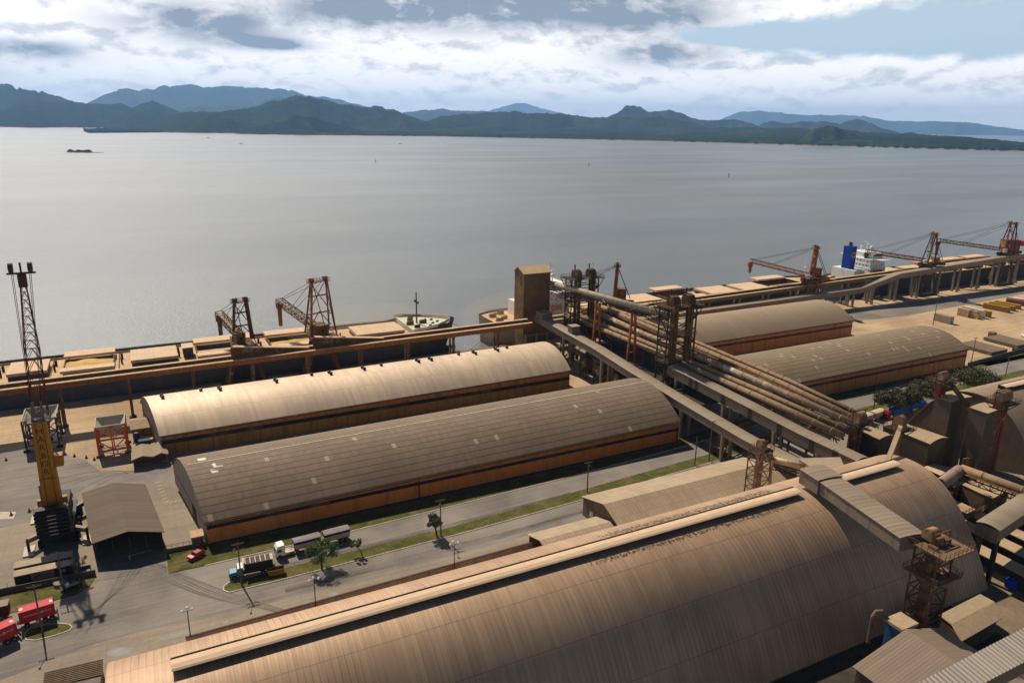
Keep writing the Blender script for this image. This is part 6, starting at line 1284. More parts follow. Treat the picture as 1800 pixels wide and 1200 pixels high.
bt_ = thing('blue_tank', 'small blue tank and pump between the orange hopper and the shelters', 'tank', (-6.4, 246, 0)); b_ = MB(); b_.box(-7.6, -4.2, 242.6, 244.6, 0.1, 2.6); obj('tank_body', b_, mat('dark blue tank paint', (0.012, 0.04, 0.10), .6, 0, .3, .8), bt_); b_ = MB(); b_.tube((-8.0, 247.5, .4), (-8.0, 247.5, 3.8), .7, 10); obj('silo_pot', b_, mat('dark blue tank paint', (0.012, 0.04, 0.10), .6), bt_)
for k, (x, y) in enumerate(((-6.0, 250.2), (-4.0, 249.6), (-4.4, 247.6))):
    p = thing('pallet_stack', ('tan pallet stack nearest the lean to store', 'tan pallet stack beside the warehouse gable', 'tan pallet stack behind the blue tank')[k], 'pallets', (x, y, 0), 'pallets beside the shelters'); b_ = MB()
    for i in range(3): b_.box(x - 1.0, x + 1.0, y - .6, y + .6, .1 + i * .4, .32 + i * .4)
    obj('board', b_, dusty_top, p)
# ------------------------------------------------------------------ vehicles
def wheels(root, pts, r=.5, w=.3, ax='y'):
    for (x, y) in pts:
        t_ = MB(); t_.tube((x, y - w / 2, r), (x, y + w / 2, r), r, 14); W_ = obj('wheel', t_, rubber, root); t_ = MB(); t_.tube((x, y - w / 2 - .02, r), (x, y + w / 2 + .02, r), r * .5, 10); obj('rim', t_, mat('dull rim', (0.25, 0.24, 0.22), .5, .5), W_)
def car(label, x, y, rz, m, kind='car', scale=1.0, group='parked cars'):
    root = thing('parked_' + kind, label, kind, (0, 0, 0), group); L, W_ = 4.1 * scale, 1.7
    prof = [(-L / 2, .45), (-L / 2, .85), (-L / 2 + .15, .95), (-L / 2 + 1.05, 1.02), (-L / 2 + 1.65, 1.48), (L / 2 - 1.0, 1.5), (L / 2 - .25, 1.0), (L / 2, .9), (L / 2, .45)]
    b_ = MB(); rows = [[(px_, s * (W_ / 2 - (.18 if pz > 1.1 else 0)), pz) for px_, pz in prof] for s in (-1, 1)]; b_.grid(rows); b_.poly(rows[0]); b_.poly(rows[1][::-1]); b_.poly([rows[0][0], rows[0][-1], rows[1][-1], rows[1][0]]); obj('body', b_, m, root)
    g_ = MB()
    for s in (-1, 1): yy = s * (W_ / 2 - .1); g_.poly([(-L / 2 + 1.25, yy + s * .075, 1.06), (L / 2 - .5, yy + s * .075, 1.06), (L / 2 - 1.0, yy - s * .055, 1.42), (-L / 2 + 1.7, yy - s * .055, 1.42)])
    g_.poly([(-L / 2 + 1.08, -.7, 1.07), (-L / 2 + 1.08, .7, 1.07), (-L / 2 + 1.58, .62, 1.46), (-L / 2 + 1.58, -.62, 1.46)]); g_.poly([(L / 2 - .93, -.62, 1.47), (L / 2 - .93, .62, 1.47), (L / 2 - .28, .7, 1.05), (L / 2 - .28, -.7, 1.05)]); obj('window', g_, glass, root)
    wheels(root, [(-L / 2 + .8, -.78), (-L / 2 + .8, .78), (L / 2 - .75, -.78), (L / 2 - .75, .78)], .32, .22)
    root.location = (x, y, 0.13 if kind == 'car' and abs(y - 170) < 4 else 0.01); root.rotation_euler = (0, 0, rz); return root
carred = mat('red car paint', (0.36, 0.008, 0.015), .25, 0, .05, 1, spec=.6); cardk = mat('dark teal car paint', (0.012, 0.022, 0.028), .2, 0, .05, 1, spec=.7); carw = mat('white car paint', (0.72, 0.72, 0.71), .3, 0, .05, 1, spec=.5)
car('bright red car parked on the grass verge beside the orange walled warehouse', 3.5, 170.5, R(32), carred)
car('dark car in the shade by the grass verge below the harbour crane', -22.2, 169.2, R(22), cardk)
for k, (px, py, rz, lab) in enumerate(((1542, 523, .3, 'silver car between the gallery columns, left of two on the apron'), (1558, 524, .2, 'white car between the gallery columns, right of two on the apron'))): p = at(px, py, 0); car(lab, p.x, p.y, rz, carw)
p = at(1425, 672, 0); 
car('white car at the right edge of the dusty yard', 396, 203.5, 1.2, carw)
for k, (px, py, lab) in enumerate(((1684, 668, 'pale car glinting under the dark trees on the right hand road'),)): p = at(px, py, 0); car(lab, p.x, p.y, .1, carw)
def box_body(b, L0, L1, W_, z0, z1): b.box(L0, L1, -W_ / 2, W_ / 2, z0, z1)
def grain_truck(label, x, y, rz, cabm, bodym, topm, lower=None, n=2, gap=7.1, group='trucks on the road', cab_len=2.2, blen=6.4, lead=4.4):
    """cab at -x end, then n covered grain trailers"""
    root = thing('grain_truck', label, 'truck', (0, 0, 0), group)
    b_ = MB(); rows = [[(px_, s * 1.22, pz) for px_, pz in ((0, .6), (-.05, 1.6), (.15, 2.5), (.55, 3.25), (1.9, 3.35), (2.15, 3.2), (2.15, .6))] for s in (-1, 1)]; b_.grid(rows); b_.poly(rows[0]); b_.poly(rows[1][::-1]); cab = obj('cab', b_, cabm, root)
    g_ = MB(); g_.poly([(-.075, -1.05, 1.65), (-.075, 1.05, 1.65), (.12, 1.0, 2.42), (.12, -1.0, 2.42)])
    for s in (-1, 1): g_.poly([(.35, s * 1.23, 1.7), (1.35, s * 1.23, 1.7), (1.35, s * 1.23, 2.4), (.5, s * 1.23, 2.4)])
    obj('window', g_, glass, cab)
    c_ = MB(); c_.box(2.15, 4.6, -.5, .5, .7, 1.0); c_.box(2.3, 4.3, -1.15, -.6, .6, 1.15); c_.tube((2.5, .85, .8), (4, .85, .8), .32, 8); obj('chassis', c_, mat('pale chassis', (0.5, 0.44, 0.38), .6), root)
    wheels(root, [(.9, -1.1), (.9, 1.1), (3.9, -1.1), (3.9, 1.1), (5.1, -1.1), (5.1, 1.1)], .5, .34)
    for k in range(n):
        a = lead + k * gap; t_ = MB(); t_.poly([(a + .35, -1.2, 1.25), (a + blen - .1, -1.2, 1.25), (a + blen, -1.25, 2.5), (a, -1.25, 2.5)]); t_.poly([(a + .35, 1.2, 1.25), (a, 1.25, 2.5), (a + blen, 1.25, 2.5), (a + blen - .1, 1.2, 1.25)]); t_.poly([(a + .35, -1.2, 1.25), (a, -1.25, 2.5), (a, 1.25, 2.5), (a + .35, 1.2, 1.25)]); t_.poly([(a + blen - .1, -1.2, 1.25), (a + blen - .1, 1.2, 1.25), (a + blen, 1.25, 2.5), (a + blen, -1.25, 2.5)]); t_.poly([(a + .35, -1.2, 1.25), (a + .35, 1.2, 1.25), (a + blen - .1, 1.2, 1.25), (a + blen - .1, -1.2, 1.25)])
        for i in range(8): xx = a + .5 + i * (blen - .8) / 7; t_.box(xx - .06, xx + .06, -1.32, -1.2, 1.25, 2.5)
        tr = obj('trailer_body', t_, lower or bodym, root)
        t_ = MB(); t_.box(a - .02, a + blen + .02, -1.28, 1.28, 2.5, 3.15); obj('side_band', t_, bodym, tr)
        t_ = MB(); m_ = 8; pr = [(-1.3 + 2.6 * i / m_, 3.12 + .22 * (1 - (2 * i / m_ - 1) ** 2)) for i in range(m_ + 1)]; t_.grid([[(a - .05, yy, z) for yy, z in pr], [(a + blen * .5, yy, z + .04) for yy, z in pr], [(a + blen + .05, yy, z) for yy, z in pr]]); obj('tarpaulin', t_, topm, tr)
        t_ = MB(); t_.box(a + .4, a + blen - .2, -.5, .5, .8, 1.24); t_.box(a + blen - 3.4, a + blen - .2, -1.1, -1.0, .9, 1.2); t_.box(a - 1.2, a + .4, -.12, .12, .85, 1.0); obj('trailer_frame', t_, steel_dark, root)
        ws = [a + blen - 2.3, a + blen - 1.05] + ([a + .9] if k else []); wheels(root, [(w_, s * 1.05) for w_ in ws for s in (-1, 1)], .5, .36)
    root.location = (x, y, 0.01); root.rotation_euler = (0, 0, rz); return root
silver = mat('silver ribbed trailer side', (0.46, 0.41, 0.36), .5, .3, .1, .6, dirt=(0.30, 0.22, 0.15), dirt_amt=.15)
grain_truck('white grain truck with two blue banded trailers on the road beside the orange walled warehouse', 20.3, 162.6, R(3.0), white_paint, mat('deep blue trailer band', (0.012, 0.022, 0.16), .5), mat('dusty grey tarpaulin', (0.24, 0.20, 0.19), .8, 0, .14, .8), silver, gap=7.3)
p = at(1512, 748, 0)
grain_truck('grain truck with beige covered trailers on the right hand road', p.x - 4, p.y + .3, R(6), mat('beige cab paint', (0.45, 0.38, 0.28), .5), mat('beige trailer', (0.34, 0.28, 0.21), .7), mat('beige tarpaulin', (0.46, 0.38, 0.28), .85), gap=7.4)
p = at(1556, 738, 0)
grain_truck('grain truck with a red cab and bright blue trailers under the trees at right', p.x - .5, p.y + .3, R(5), mat('dark red cab', (0.22, 0.012, 0.02), .4), mat('bright blue trailer', (0.015, 0.09, 0.45), .5), mat('bright blue tarpaulin', (0.02, 0.13, 0.52), .7), blen=9.5, gap=10.2)
# teal bonneted tipper
dt = thing('tipper_truck', 'teal bonneted truck with a dark ribbed tipping body at the tip of the median', 'truck', (0, 0, 0)); tealm = mat('teal truck paint', (0.03, 0.17, 0.25), .4, 0, .15, .8, spec=.4, dirt=TAN, dirt_amt=.2)
b_ = MB(); b_.prism([(0, .7), (0, 1.5), (.25, 1.75), (1.7, 1.9), (1.7, .7)], 'y', -1.0, 1.0); obj('bonnet', b_, tealm, dt); b_ = MB(); b_.prism([(1.7, .7), (1.7, 1.9), (2.05, 2.6), (3.1, 2.65), (3.1, .7)], 'y', -1.15, 1.15); cb2 = obj('cab', b_, tealm, dt)
b_ = MB(); b_.box(1.95, 3.15, -1.2, 1.2, 2.66, 2.78); obj('cab_roof', b_, white_paint, dt); b_ = MB(); b_.poly([(1.70, -.95, 1.95), (1.70, .95, 1.95), (1.98, .9, 2.55), (1.98, -.9, 2.55)]); obj('windscreen', b_, glass, cb2)
b_ = MB(); x0, x1 = 3.4, 9.6
b_.box(x0, x1, -1.25, -1.13, 1.2, 3.5); b_.box(x0, x1, 1.13, 1.25, 1.2, 3.5); b_.box(x0, x0 + .12, -1.13, 1.13, 1.2, 3.8); b_.box(x1 - .12, x1, -1.13, 1.13, 1.2, 3.5); b_.box(x0 + .12, x1 - .12, -1.13, 1.13, 1.2, 1.4)
for i in range(7): xx = x0 + .2 + i * .96; b_.box(xx - .07, xx + .07, -1.34, -1.25, 1.2, 3.5)
obj('tipping_body', b_, mat('black tipper steel', (0.02, 0.017, 0.015), .7), dt)
b_ = MB()
for i in range(6): xx = x0 + .3 + i * 1.1; b_.box(xx - .1, xx + .1, -1.2, 1.2, 3.52, 3.66)
b_.box(x0 - .3, x0 + .1, -1.2, 1.2, 3.81, 3.95); b_.box(x1 - .3, x1 + .1, -1.28, 1.28, 3.51, 3.64); obj('body_hoop', b_, mat('pale hoop steel', (0.5, 0.42, 0.36), .7), dt)
b_ = MB(); b_.box(x0 + .2, x1 - .2, -1.1, 1.1, 3.3, 3.44); obj('load_cover', b_, mat('grey brown load sheet', (0.10, 0.08, 0.065), .9), dt); b_ = MB(); b_.box(1.2, 10.2, -.5, .5, .6, 1.15); obj('chassis', b_, steel_dark, dt)
wheels(dt, [(1.1, -1.0), (1.1, 1.0), (7.3, -1.0), (7.3, 1.0), (8.6, -1.0), (8.6, 1.0)], .52, .35); dt.location = (9.4, 158.3, .01); dt.rotation_euler = (0, 0, R(-4))
sk = thing('waste_skip', 'yellow open waste skip on the grass behind the teal tipper', 'skip', (0, 0, 0)); b_ = MB()
for yy in (-.85, .75): b_.prism([(-1.5, .2), (1.5, .2), (1.9, 1.5), (-1.9, 1.5)], 'y', yy, yy + .1)
b_.box(-1.5, 1.5, -.75, .75, .2, .3); b_.bar((-1.55, 0, .25), (-1.9, 0, 1.5), 1.5, .08); b_.bar((1.55, 0, .25), (1.9, 0, 1.5), 1.5, .08); obj('body', b_, mat('worn yellow skip paint', (0.24, 0.13, 0.03), .8, 0, .3, .8, dirt=(0.1,.05,.03), dirt_amt=.3), sk); b_ = MB(); b_.box(-1.6, 1.6, -.74, .74, .31, .9); obj('rubble', b_, mat('dark red rubble', (0.12, 0.03, 0.02), .95), sk); sk.location = (19.3, 155.4, .13); sk.rotation_euler = (0, 0, R(-6))
# container trucks
CRED = mat('red container steel', (0.50, 0.028, 0.035), .55, 0, .08, .4, lines=[('X', .28, .07, .3)])
wl = mat('white lettering', (0.62, 0.55, 0.52), .6)
def container_truck(label, x, y, rz, cab=True):
    root = thing('container_trailer', label, 'truck', (0, 0, 0), 'container trailers at lower left'); b_ = MB(); b_.box(0, 6.06, -1.22, 1.22, 1.35, 3.95); C_ = obj('container', b_, CRED, root)
    f_ = MB()
    for xx in (0, 6.06):
        for yy in (-1.22, 1.22): f_.box(xx - .09, xx + .09, yy - .09, yy + .09, 1.3, 4.0)
    for yy in (-1.22, 1.22): f_.box(.1, 5.96, yy - .07, yy + .07, 3.86, 4.0); f_.box(.1, 5.96, yy - .07, yy + .07, 1.3, 1.44)
    obj('corner_frame', f_, mat('red frame steel', (0.52, 0.03, 0.035), .5), C_)
    f_ = MB(); f_.box(.15, .75, -.45, .45, 3.955, 3.965); f_.box(5.4, 5.95, -.45, .45, 3.955, 3.965); obj('roof_marking', f_, mat('pale roof mark', (0.7, 0.5, 0.48), .6), C_)
    text('lettering', 'HAMBURG', wl, C_, (2.0, -1.235, 2.72), (1, 0, 0), (0, 0, 1), .62, .008); text('lettering', 'S\u00dcD', wl, C_, (4.95, -1.235, 2.78), (1, 0, 0), (0, 0, 1), .62, .008)
    e_ = MB(); e_.bar((3.55, -1.24, 2.55), (4.15, -1.24, 3.05), .02, .12); e_.bar((3.6, -1.24, 3.1), (4.1, -1.24, 2.75), .02, .12); e_.bar((3.75, -1.24, 2.5), (4.25, -1.24, 2.75), .02, .1); obj('emblem', e_, wl, C_)
    text('lettering', 'T', wl, C_, (5.3, -1.235, 3.5), (1, 0, 0), (0, 0, 1), .4, .008)
    b_ = MB(); b_.box(-.6, 6.6, -.5, .5, .9, 1.3); b_.box(6.4, 6.6, -1.2, 1.2, .6, 1.3); obj('trailer_frame', b_, steel_dark, root); wheels(root, [(1.0, -1), (1.0, 1), (4.2, -1), (4.2, 1), (5.4, -1), (5.4, 1)], .5, .34)
    b_ = MB(); b_.box(2.6, 3.3, -1.2, -.7, .5, 1.1); obj('tool_box', b_, mat('pale tool box', (0.5, 0.44, 0.36), .6), root); root.location = (x, y, .01); root.rotation_euler = (0, 0, rz); return root
container_truck('red container on a trailer with its whole long side in view beside the oval island', -30.6, 158.9, R(8)); container_truck('red container on a trailer cut off by the left edge', -36.6, 153.2, R(24))
bw_ = thing('box_trailer', 'dark trailer with a brown grey roof at the left edge behind the red containers', 'truck', (-35.4, 164.2, 0)); b_ = MB(); b_.box(-40.5, -32.9, 162.4, 164.8, 1.1, 3.5); obj('body', b_, mat('dark red brown trailer side', (0.07, 0.022, 0.018), .8), bw_); b_ = MB(); b_.box(-40.6, -32.8, 162.3, 164.9, 3.5, 3.62); obj('roof', b_, mat('brown grey trailer roof', (0.26, 0.20, 0.16), .85), bw_); wheels(bw_, [(-34, 162.6), (-34, 164.6), (-35.3, 162.6), (-35.3, 164.6)], .5, .34)
# office containers in front of the crane
for k, (x0, x1, y0, y1, lab) in enumerate(((-33.2, -21.9, 174.8, 177.2, 'front dark office cabin with a pale sign panel below the crane'), (-33.6, -22.4, 178.6, 181.0, 'rear dark office cabin with a plain wall below the crane'))):
    t_ = thing('office_cabin', lab, 'cabin', (x0, y0, 0), 'site office cabins'); b_ = MB(); b_.box(x0, x1, y0, y1, 0, 2.7); obj('wall', b_, black_paint, t_); b_ = MB(); b_.box(x0 - .15, x1 + .15, y0 - .15, y1 + .15, 2.7, 2.85); obj('roof', b_, mat('dusty cabin roof', (0.36, 0.28, 0.2), .85, 0, .15, .5), t_)
    if k == 0:
        s_ = MB(); s_.box(x0 + 3.1, x0 + 7.5, y0 - .08, y0 - .02, .75, 2.5); S_ = obj('sign_panel', s_, mat('grey sign board', (0.17, 0.14, 0.12), .8), t_); d_ = MB()
        for i in range(7): d_.box(x0 + 3.6 + i * .5, x0 + 3.9 + i * .5, y0 - .1, y0 - .085, 1.5 + .04 * (i % 3), 1.95 + .05 * (i % 2))
        d_.bar((x0 + 4.4, y0 - .1, 2.1), (x0 + 5.0, y0 - .1, 2.3), .02, .2); obj('sign_marking', d_, mat('dark worn sign paint', (0.04, 0.03, 0.03), .8), S_)
        e_ = MB(); e_.box(x1 - 2.6, x1 - 1.6, y0 - .06, y0 - .01, 1.4, 2.1); obj('air_conditioner', e_, mat('grey unit', (0.2, 0.18, 0.16), .7), t_)
dr_ = thing('drum_base', 'round pale concrete ring by the lamp post near the dark car', 'concrete ring', (-25, 171.5, 0)); c = at(105, 1022, .8); dr_.location = (c.x, c.y, 0); b_ = MB(); b_.lathe((c.x, c.y, .05), [(1.3, 0), (1.3, .75), (0, .75)]); obj('ring', b_, concrete, dr_)
fk = thing('yard_tractor', 'small white roofed yard tractor beside the harbour crane', 'tractor', (-20.5, 207, 0)); c = at(123, 897, 0); fk.location = c; b_ = MB(); b_.box(c.x - .8, c.x + .8, c.y - 1.6, c.y + 1.6, .5, 1.4); obj('body', b_, black_paint, fk); b_ = MB()
for a in (-.7, .7):
    for d in (-.6, 1.0): b_.box(c.x + a - .06, c.x + a + .06, c.y + d - .06, c.y + d + .06, 1.4, 2.6)
obj('cab_post', b_, black_paint, fk); b_ = MB(); b_.box(c.x - .95, c.x + .95, c.y - .9, c.y + 1.2, 2.6, 2.75); obj('cab_roof', b_, white_paint, fk); wheels(fk, [], .4)
for a in (-.85, .85):
    for d in (-1.0, 1.0): t_ = MB(); t_.tube((c.x + a - .15, c.y + d, .45), (c.x + a + .15, c.y + d, .45), .45, 10); obj('wheel', t_, rubber, fk)
nb = thing('notice_board', 'low blue notice board on the fence right of the office cabins', 'sign', (-19.5, 175.3, 0)); b_ = MB(); b_.box(-20.9, -18.6, 175.2, 175.3, .5, 1.5); obj('panel', b_, mat('dark blue board', (0.02, 0.035, 0.12), .6), nb); b_ = MB(); b_.box(-20.8, -20.72, 175.31, 175.4, 0, 1.5); b_.box(-18.8, -18.72, 175.31, 175.4, 0, 1.5); obj('post', b_, steel_dark, nb)
CONE = mat('red traffic cone', (0.40, 0.03, 0.015), .6)
for k, (px, py, lab) in enumerate(((115, 799, 'red cone at the yard edge, first in the row from the grey hopper'), (131, 802, 'red cone at the yard edge, second in the row from the grey hopper'), (152, 805, 'red cone at the yard edge, third in the row from the grey hopper'), (166, 808, 'red cone nearest the orange hopper'), (11, 809, 'red cone alone at the left edge of the yard'), (20, 905, 'red cone on the pale patch at left'), (52, 899, 'red cone between the pale patch and the crane'))):
    c = at(px, py, 0); t_ = thing('traffic_cone', lab, 'cone', c, 'traffic cones around the crane'); b_ = MB(); b_.lathe(c, [(.42, .03), (.34, .1), (.06, 1.15), (0, 1.15)], 10); obj('cone', b_, CONE, t_); b_ = MB(); b_.box(c.x - .45, c.x + .45, c.y - .45, c.y + .45, 0.005, .06); obj('base', b_, rubber, t_)
pp = MB(); pp.sheet([at(0, 899), at(28, 899), at(24, 911), at(-6, 912)], .006); struct('pale_patch', pp, mat('pale worn concrete', (0.48, 0.41, 0.34), .95, 0, .25, .8))
# white vans on the quay apron
for k, (px, py, lab) in enumerate(((1577, 508, 'smaller white van behind the tall gallery columns'), (1587, 506, 'larger white box van behind the tall gallery columns'))):
    c = at(px, py, 0); t_ = thing('parked_van', lab, 'van', c, 'white vans on the quay apron'); h = 2.0 + .9 * k; b_ = MB(); b_.prism([(c.x - 2.6, .5), (c.x - 2.6, 1.2), (c.x - 1.8, h - .3), (c.x - 1.3, h), (c.x + 2.6, h), (c.x + 2.6, .5)], 'y', c.y - 1, c.y + 1); obj('body', b_, carw, t_); b_ = MB(); b_.poly([(c.x - 2.55, c.y - .9, 1.25), (c.x - 2.55, c.y + .9, 1.25), (c.x - 1.86, c.y + .85, h - .36), (c.x - 1.86, c.y - .85, h - .36)]); obj('windscreen', b_, glass, t_); wheels(t_, [(c.x - 1.7, c.y - .9), (c.x + 1.7, c.y - .9), (c.x - 1.7, c.y + .9), (c.x + 1.7, c.y + .9)], .38, .25)
# ------------------------------------------------------------------ poles and lamps
def utility_pole(px, py, h, lab, arms=1, lamp=False, lean=0.0):
    c = at(px, py, 0); root = thing('utility_pole', lab, 'pole', c, 'utility poles along the road'); b_ = MB(); b_.tube((c.x, c.y, 0), (c.x + lean, c.y, h), .2, 8, .13); obj('shaft', b_, mat('grey brown pole', (0.14, 0.10, 0.075), .9), root)
    for k in range(arms):
        z = h - .4 - k * 1.5; b_ = MB(); b_.bar((c.x - 1.3 + lean, c.y, z), (c.x + 1.3 + lean, c.y, z), .12, .14)
        for d in (-1.2, -.6, .6, 1.2): b_.tube((c.x + d + lean, c.y, z + .07), (c.x + d + lean, c.y, z + .36), .07, 6)
        obj('crossarm', b_, mat('grey brown pole', (0.14, 0.10, 0.075), .9), root)
    if lamp:
        b_ = MB(); b_.path([(c.x, c.y, h - 1.2), (c.x - .6, c.y - .9, h - .5), (c.x - .9, c.y - 1.9, h - .3)], .06, 6); b_.box(c.x - 1.15, c.x - .75, c.y - 2.4, c.y - 1.8, h - .38, h - .2); obj('lamp_arm', b_, steel_dark, root)
    return root
def lamp_post(px, py, h, lab):
    c = at(px, py, 0); root = thing('street_lamp', lab, 'street lamp', c, 'three headed street lamps along the boundary wall'); b_ = MB(); b_.tube((c.x, c.y, 0), (c.x, c.y, h), .13, 8, .08); b_.bar((c.x - .95, c.y, h - .1), (c.x + .95, c.y, h - .1), .07); b_.bar((c.x, c.y, h - .1), (c.x, c.y + .8, h - .1), .07); obj('post', b_, mat('dark lamp post', (0.05, 0.04, 0.035), .7), root)
    for dx, dy in ((-.95, 0), (.95, 0), (0, .8)): b_ = MB(); b_.ball((c.x + dx, c.y + dy, h + .12), .27, 7); obj('lamp_globe', b_, white_paint, root, True)
utility_pole(425, 1028, 10.8, 'utility pole with two crossarms standing in front of the teal tipper', 2, True)
utility_pole(75, 1112, 11.2, 'utility pole on the oval island rising in front of the red container', 1, True)
utility_pole(113, 1040, 10.0, 'slim lamp pole beside the office cabins and the dark car', 1)
utility_pole(775, 942, 10.4, 'utility pole beside the grey green tree on the median', 2, True)
utility_pole(1032, 865, 9.6, 'utility pole with a small lamp on the median left of the long shed', 1, True)
utility_pole(1221, 818, 9.5, 'thin pole at the median just left of the crossing galleries', 0)
utility_pole(1246, 810, 13.5, 'tall pole with two crossarms under the leftmost crossing gallery', 2)
utility_pole(1383, 738, 9.5, 'utility pole in front of the right hand orange wall under the tubes', 1)
utility_pole(1535, 722, 9.0, 'dark pole at the roadside left of the dense trees', 0)
utility_pole(1767, 662, 9.0, 'pole on the right hand verge of the far road', 0)
utility_pole(1707, 638, 12.0, 'floodlight pole at the end of the brown tiled warehouse', 1)
utility_pole(1640, 572, 17.0, 'tall slim yard pole standing by the grey crates', 0)
lamp_post(337, 1135, 8.2, 'three headed street lamp nearest the puddles'); lamp_post(556, 1078, 8.2, 'three headed street lamp in front of the tree shadow'); lamp_post(799, 1012, 8.4, 'three headed street lamp farthest along the boundary wall')
wires = thing('overhead_wires', 'thin sagging overhead wires strung along the road poles', 'wires', (0, 155, 9)); b_ = MB(); pl_ = [at(75, 1112, 0), at(425, 1028, 0), at(775, 942, 0), at(1032, 865, 0), at(1221, 818, 0)]
for a, b in zip(pl_, pl_[1:]):
    for o in (-1, 1):
        pts = [a.lerp(b, t / 8) + Vector((o * .9, 0, 10.0 - 1.3 * (1 - (2 * t / 8 - 1) ** 2))) for t in range(9)]; b_.path(pts, .02, 4)
obj('wire', b_, steel_dark, wires)
# orange pylon frame under the galleries
og = thing('height_gauge_frame', 'orange latticed gantry frame over the road beneath the crossing galleries', 'gantry', (158, 161.5, 0)); b_ = MB(); c = at(1268, 798, 0)
for dy in (0,):
    b_.lattice([(c.x - .9, c.y - .9), (c.x + .9, c.y - .9), (c.x + .9, c.y + .9), (c.x - .9, c.y + .9)], 0, [(c.x - .9, c.y - .9), (c.x + .9, c.y - .9), (c.x + .9, c.y + .9), (c.x - .9, c.y + .9)], 6.4, 4, .26, .16)
obj('leg', b_, steel_orange, og); b_ = MB(); b_.truss((c.x - 1, c.y + .2, 6.2), (c.x + 15, c.y + 4, 6.6), 1.6, 1.4, 9, .26); b_.bar((c.x, c.y, 6.9), (c.x + 14, c.y + 3.6, 7.3), 1.0, .12); obj('beam', b_, steel_orange, og)
# ------------------------------------------------------------------ yard stock at the right
crm = mat('pale timber crate', (0.46, 0.33, 0.19), .85, 0, .15, .6, lines=[('X', .5, .06, .4), ('Y', .5, .06, .4)]); cgr = mat('grey dusty crate', (0.36, 0.29, 0.22), .85, 0, .2, .5, lines=[('Y', 1.0, .1, .4), ('X', 1.0, .1, .4)]); cye = mat('yellow steel stock', (0.34, 0.19, 0.03), .75, 0, .2, .4, lines=[('Y', 1.4, .12, .5)])
def crate(lab, x, y, L, W_, h, m, z=0.0, rz=0.0, name='crate', group='crates in the right yard'):
    t_ = thing(name, lab, name.replace('_', ' '), (0, 0, 0), group); b_ = MB(); b_.box(-W_ / 2, W_ / 2, -L / 2, L / 2, .15, h); obj('box', b_, m, t_); b_ = MB()
    for k in range(int(L / 1.2) + 1): yy = -L / 2 + .1 + k * (L - .2) / max(1, int(L / 1.2)); b_.box(-W_ / 2 - .05, W_ / 2 + .05, yy - .08, yy + .08, 0, .15); b_.box(-W_ / 2 - .05, W_ / 2 + .05, yy - .07, yy + .07, h, h + .07); b_.box(-W_ / 2 - .06, -W_ / 2 - .002, yy - .07, yy + .07, .15, h); b_.box(W_ / 2 + .002, W_ / 2 + .06, yy - .07, yy + .07, .15, h)
    obj('batten', b_, m, t_); t_.location = (x, y, z); t_.rotation_euler = (0, 0, rz); return t_
crate('long grey crate alone beside the tall yard pole', 386, 240.5, 9.5, 3.0, 4.0, cgr)
crate('tall pale crate block at the left of the crate group', 410, 244.2, 6.2, 3.4, 4.2, crm); crate('pale crate at the near end of the crate group', 411.5, 238.6, 4.4, 3.2, 2.7, crm); crate('low pale crate on top of the near one', 411.5, 238.9, 2.4, 2.4, 1.2, crm, 2.8); crate('white topped long crate at the back of the crate group', 415.5, 242.5, 11.5, 3.0, 4.4, mat('white topped crate', (0.6, 0.53, 0.44), .8, 0, .1, .5)); crate('orange yellow crate behind the white topped one', 421, 241.5, 10, 3, 3.2, cye)
for k in range(3): crate(('yellow steel bundle, nearest row of three', 'yellow steel bundle, middle row of three', 'yellow steel bundle, farthest row of three')[k], 442 + k * 7.5, 245.5 + k * 1.2, 13.5, 3.4, 3.0 - k * .3, cye, 0, .1, 'steel_bundle', 'yellow steel bundles')
for k, (x, y, lab) in enumerate(((353.5, 199, 'large dark slab stack nearer the brown tiled warehouse'), (376.5, 200.5, 'large dark slab stack farther from the brown tiled warehouse'))):
    t_ = thing('slab_stack', lab, 'slab stack', (x, y, 0), 'flat slab stacks'); b_ = MB()
    for i in range(6): b_.box(x - 6.2 + i * 2.1, x - 4.2 + i * 2.1, y - 8, y + 8.4, .3, 1.7)
    obj('slab', b_, mat('brown grey slab', (0.17, 0.125, 0.085), .9, 0, .2, .3), t_); b_ = MB()
    for yy in (-6, 0, 6): b_.box(x - 6.3, x + 6.4, y + yy - .2, y + yy + .2, 0, .3)
    obj('bearer', b_, steel_dark, t_)
crate('small rusty crate behind the farther slab stack', 381, 211, 2.6, 3, 2.4, mat('rusty crate', (0.24, 0.13, 0.06), .85), name='crate'); crate('small dark crate at the near end of the slab stacks', 365.5, 190.6, 1.8, 2.4, 1.6, mat('dark crate', (0.08, 0.055, 0.04), .9))
pi_ = thing('steel_pipe', 'thick red brown steel pipe lying in the yard at the right edge', 'pipe', (472, 246, 0)); b_ = MB(); b_.tube((466, 254, 1.9), (476, 228, 1.9), 1.85, 16); obj('shell', b_, mat('red brown pipe', (0.20, 0.085, 0.06), .7, 0, .15, .3), pi_); b_ = MB(); b_.tube((478, 257, 1.1), (492, 236, 1.1), .9, 12); 
pw = thing('steel_pipe', 'slim white pipe lying behind the thick red brown one', 'pipe', (485, 247, 0)); obj('shell', b_, white_paint, pw)
gate = thing('mesh_gate', 'low white mesh gate between the brown tiled warehouse and the slab stacks', 'gate', (330, 187, 0)); b_ = MB(); b_.rail([(322, 186, 0), (341, 188.5, 0)], 2.4, .12, 1.6); obj('mesh_panel', b_, mat('pale mesh steel', (0.45, 0.38, 0.32), .7), gate)
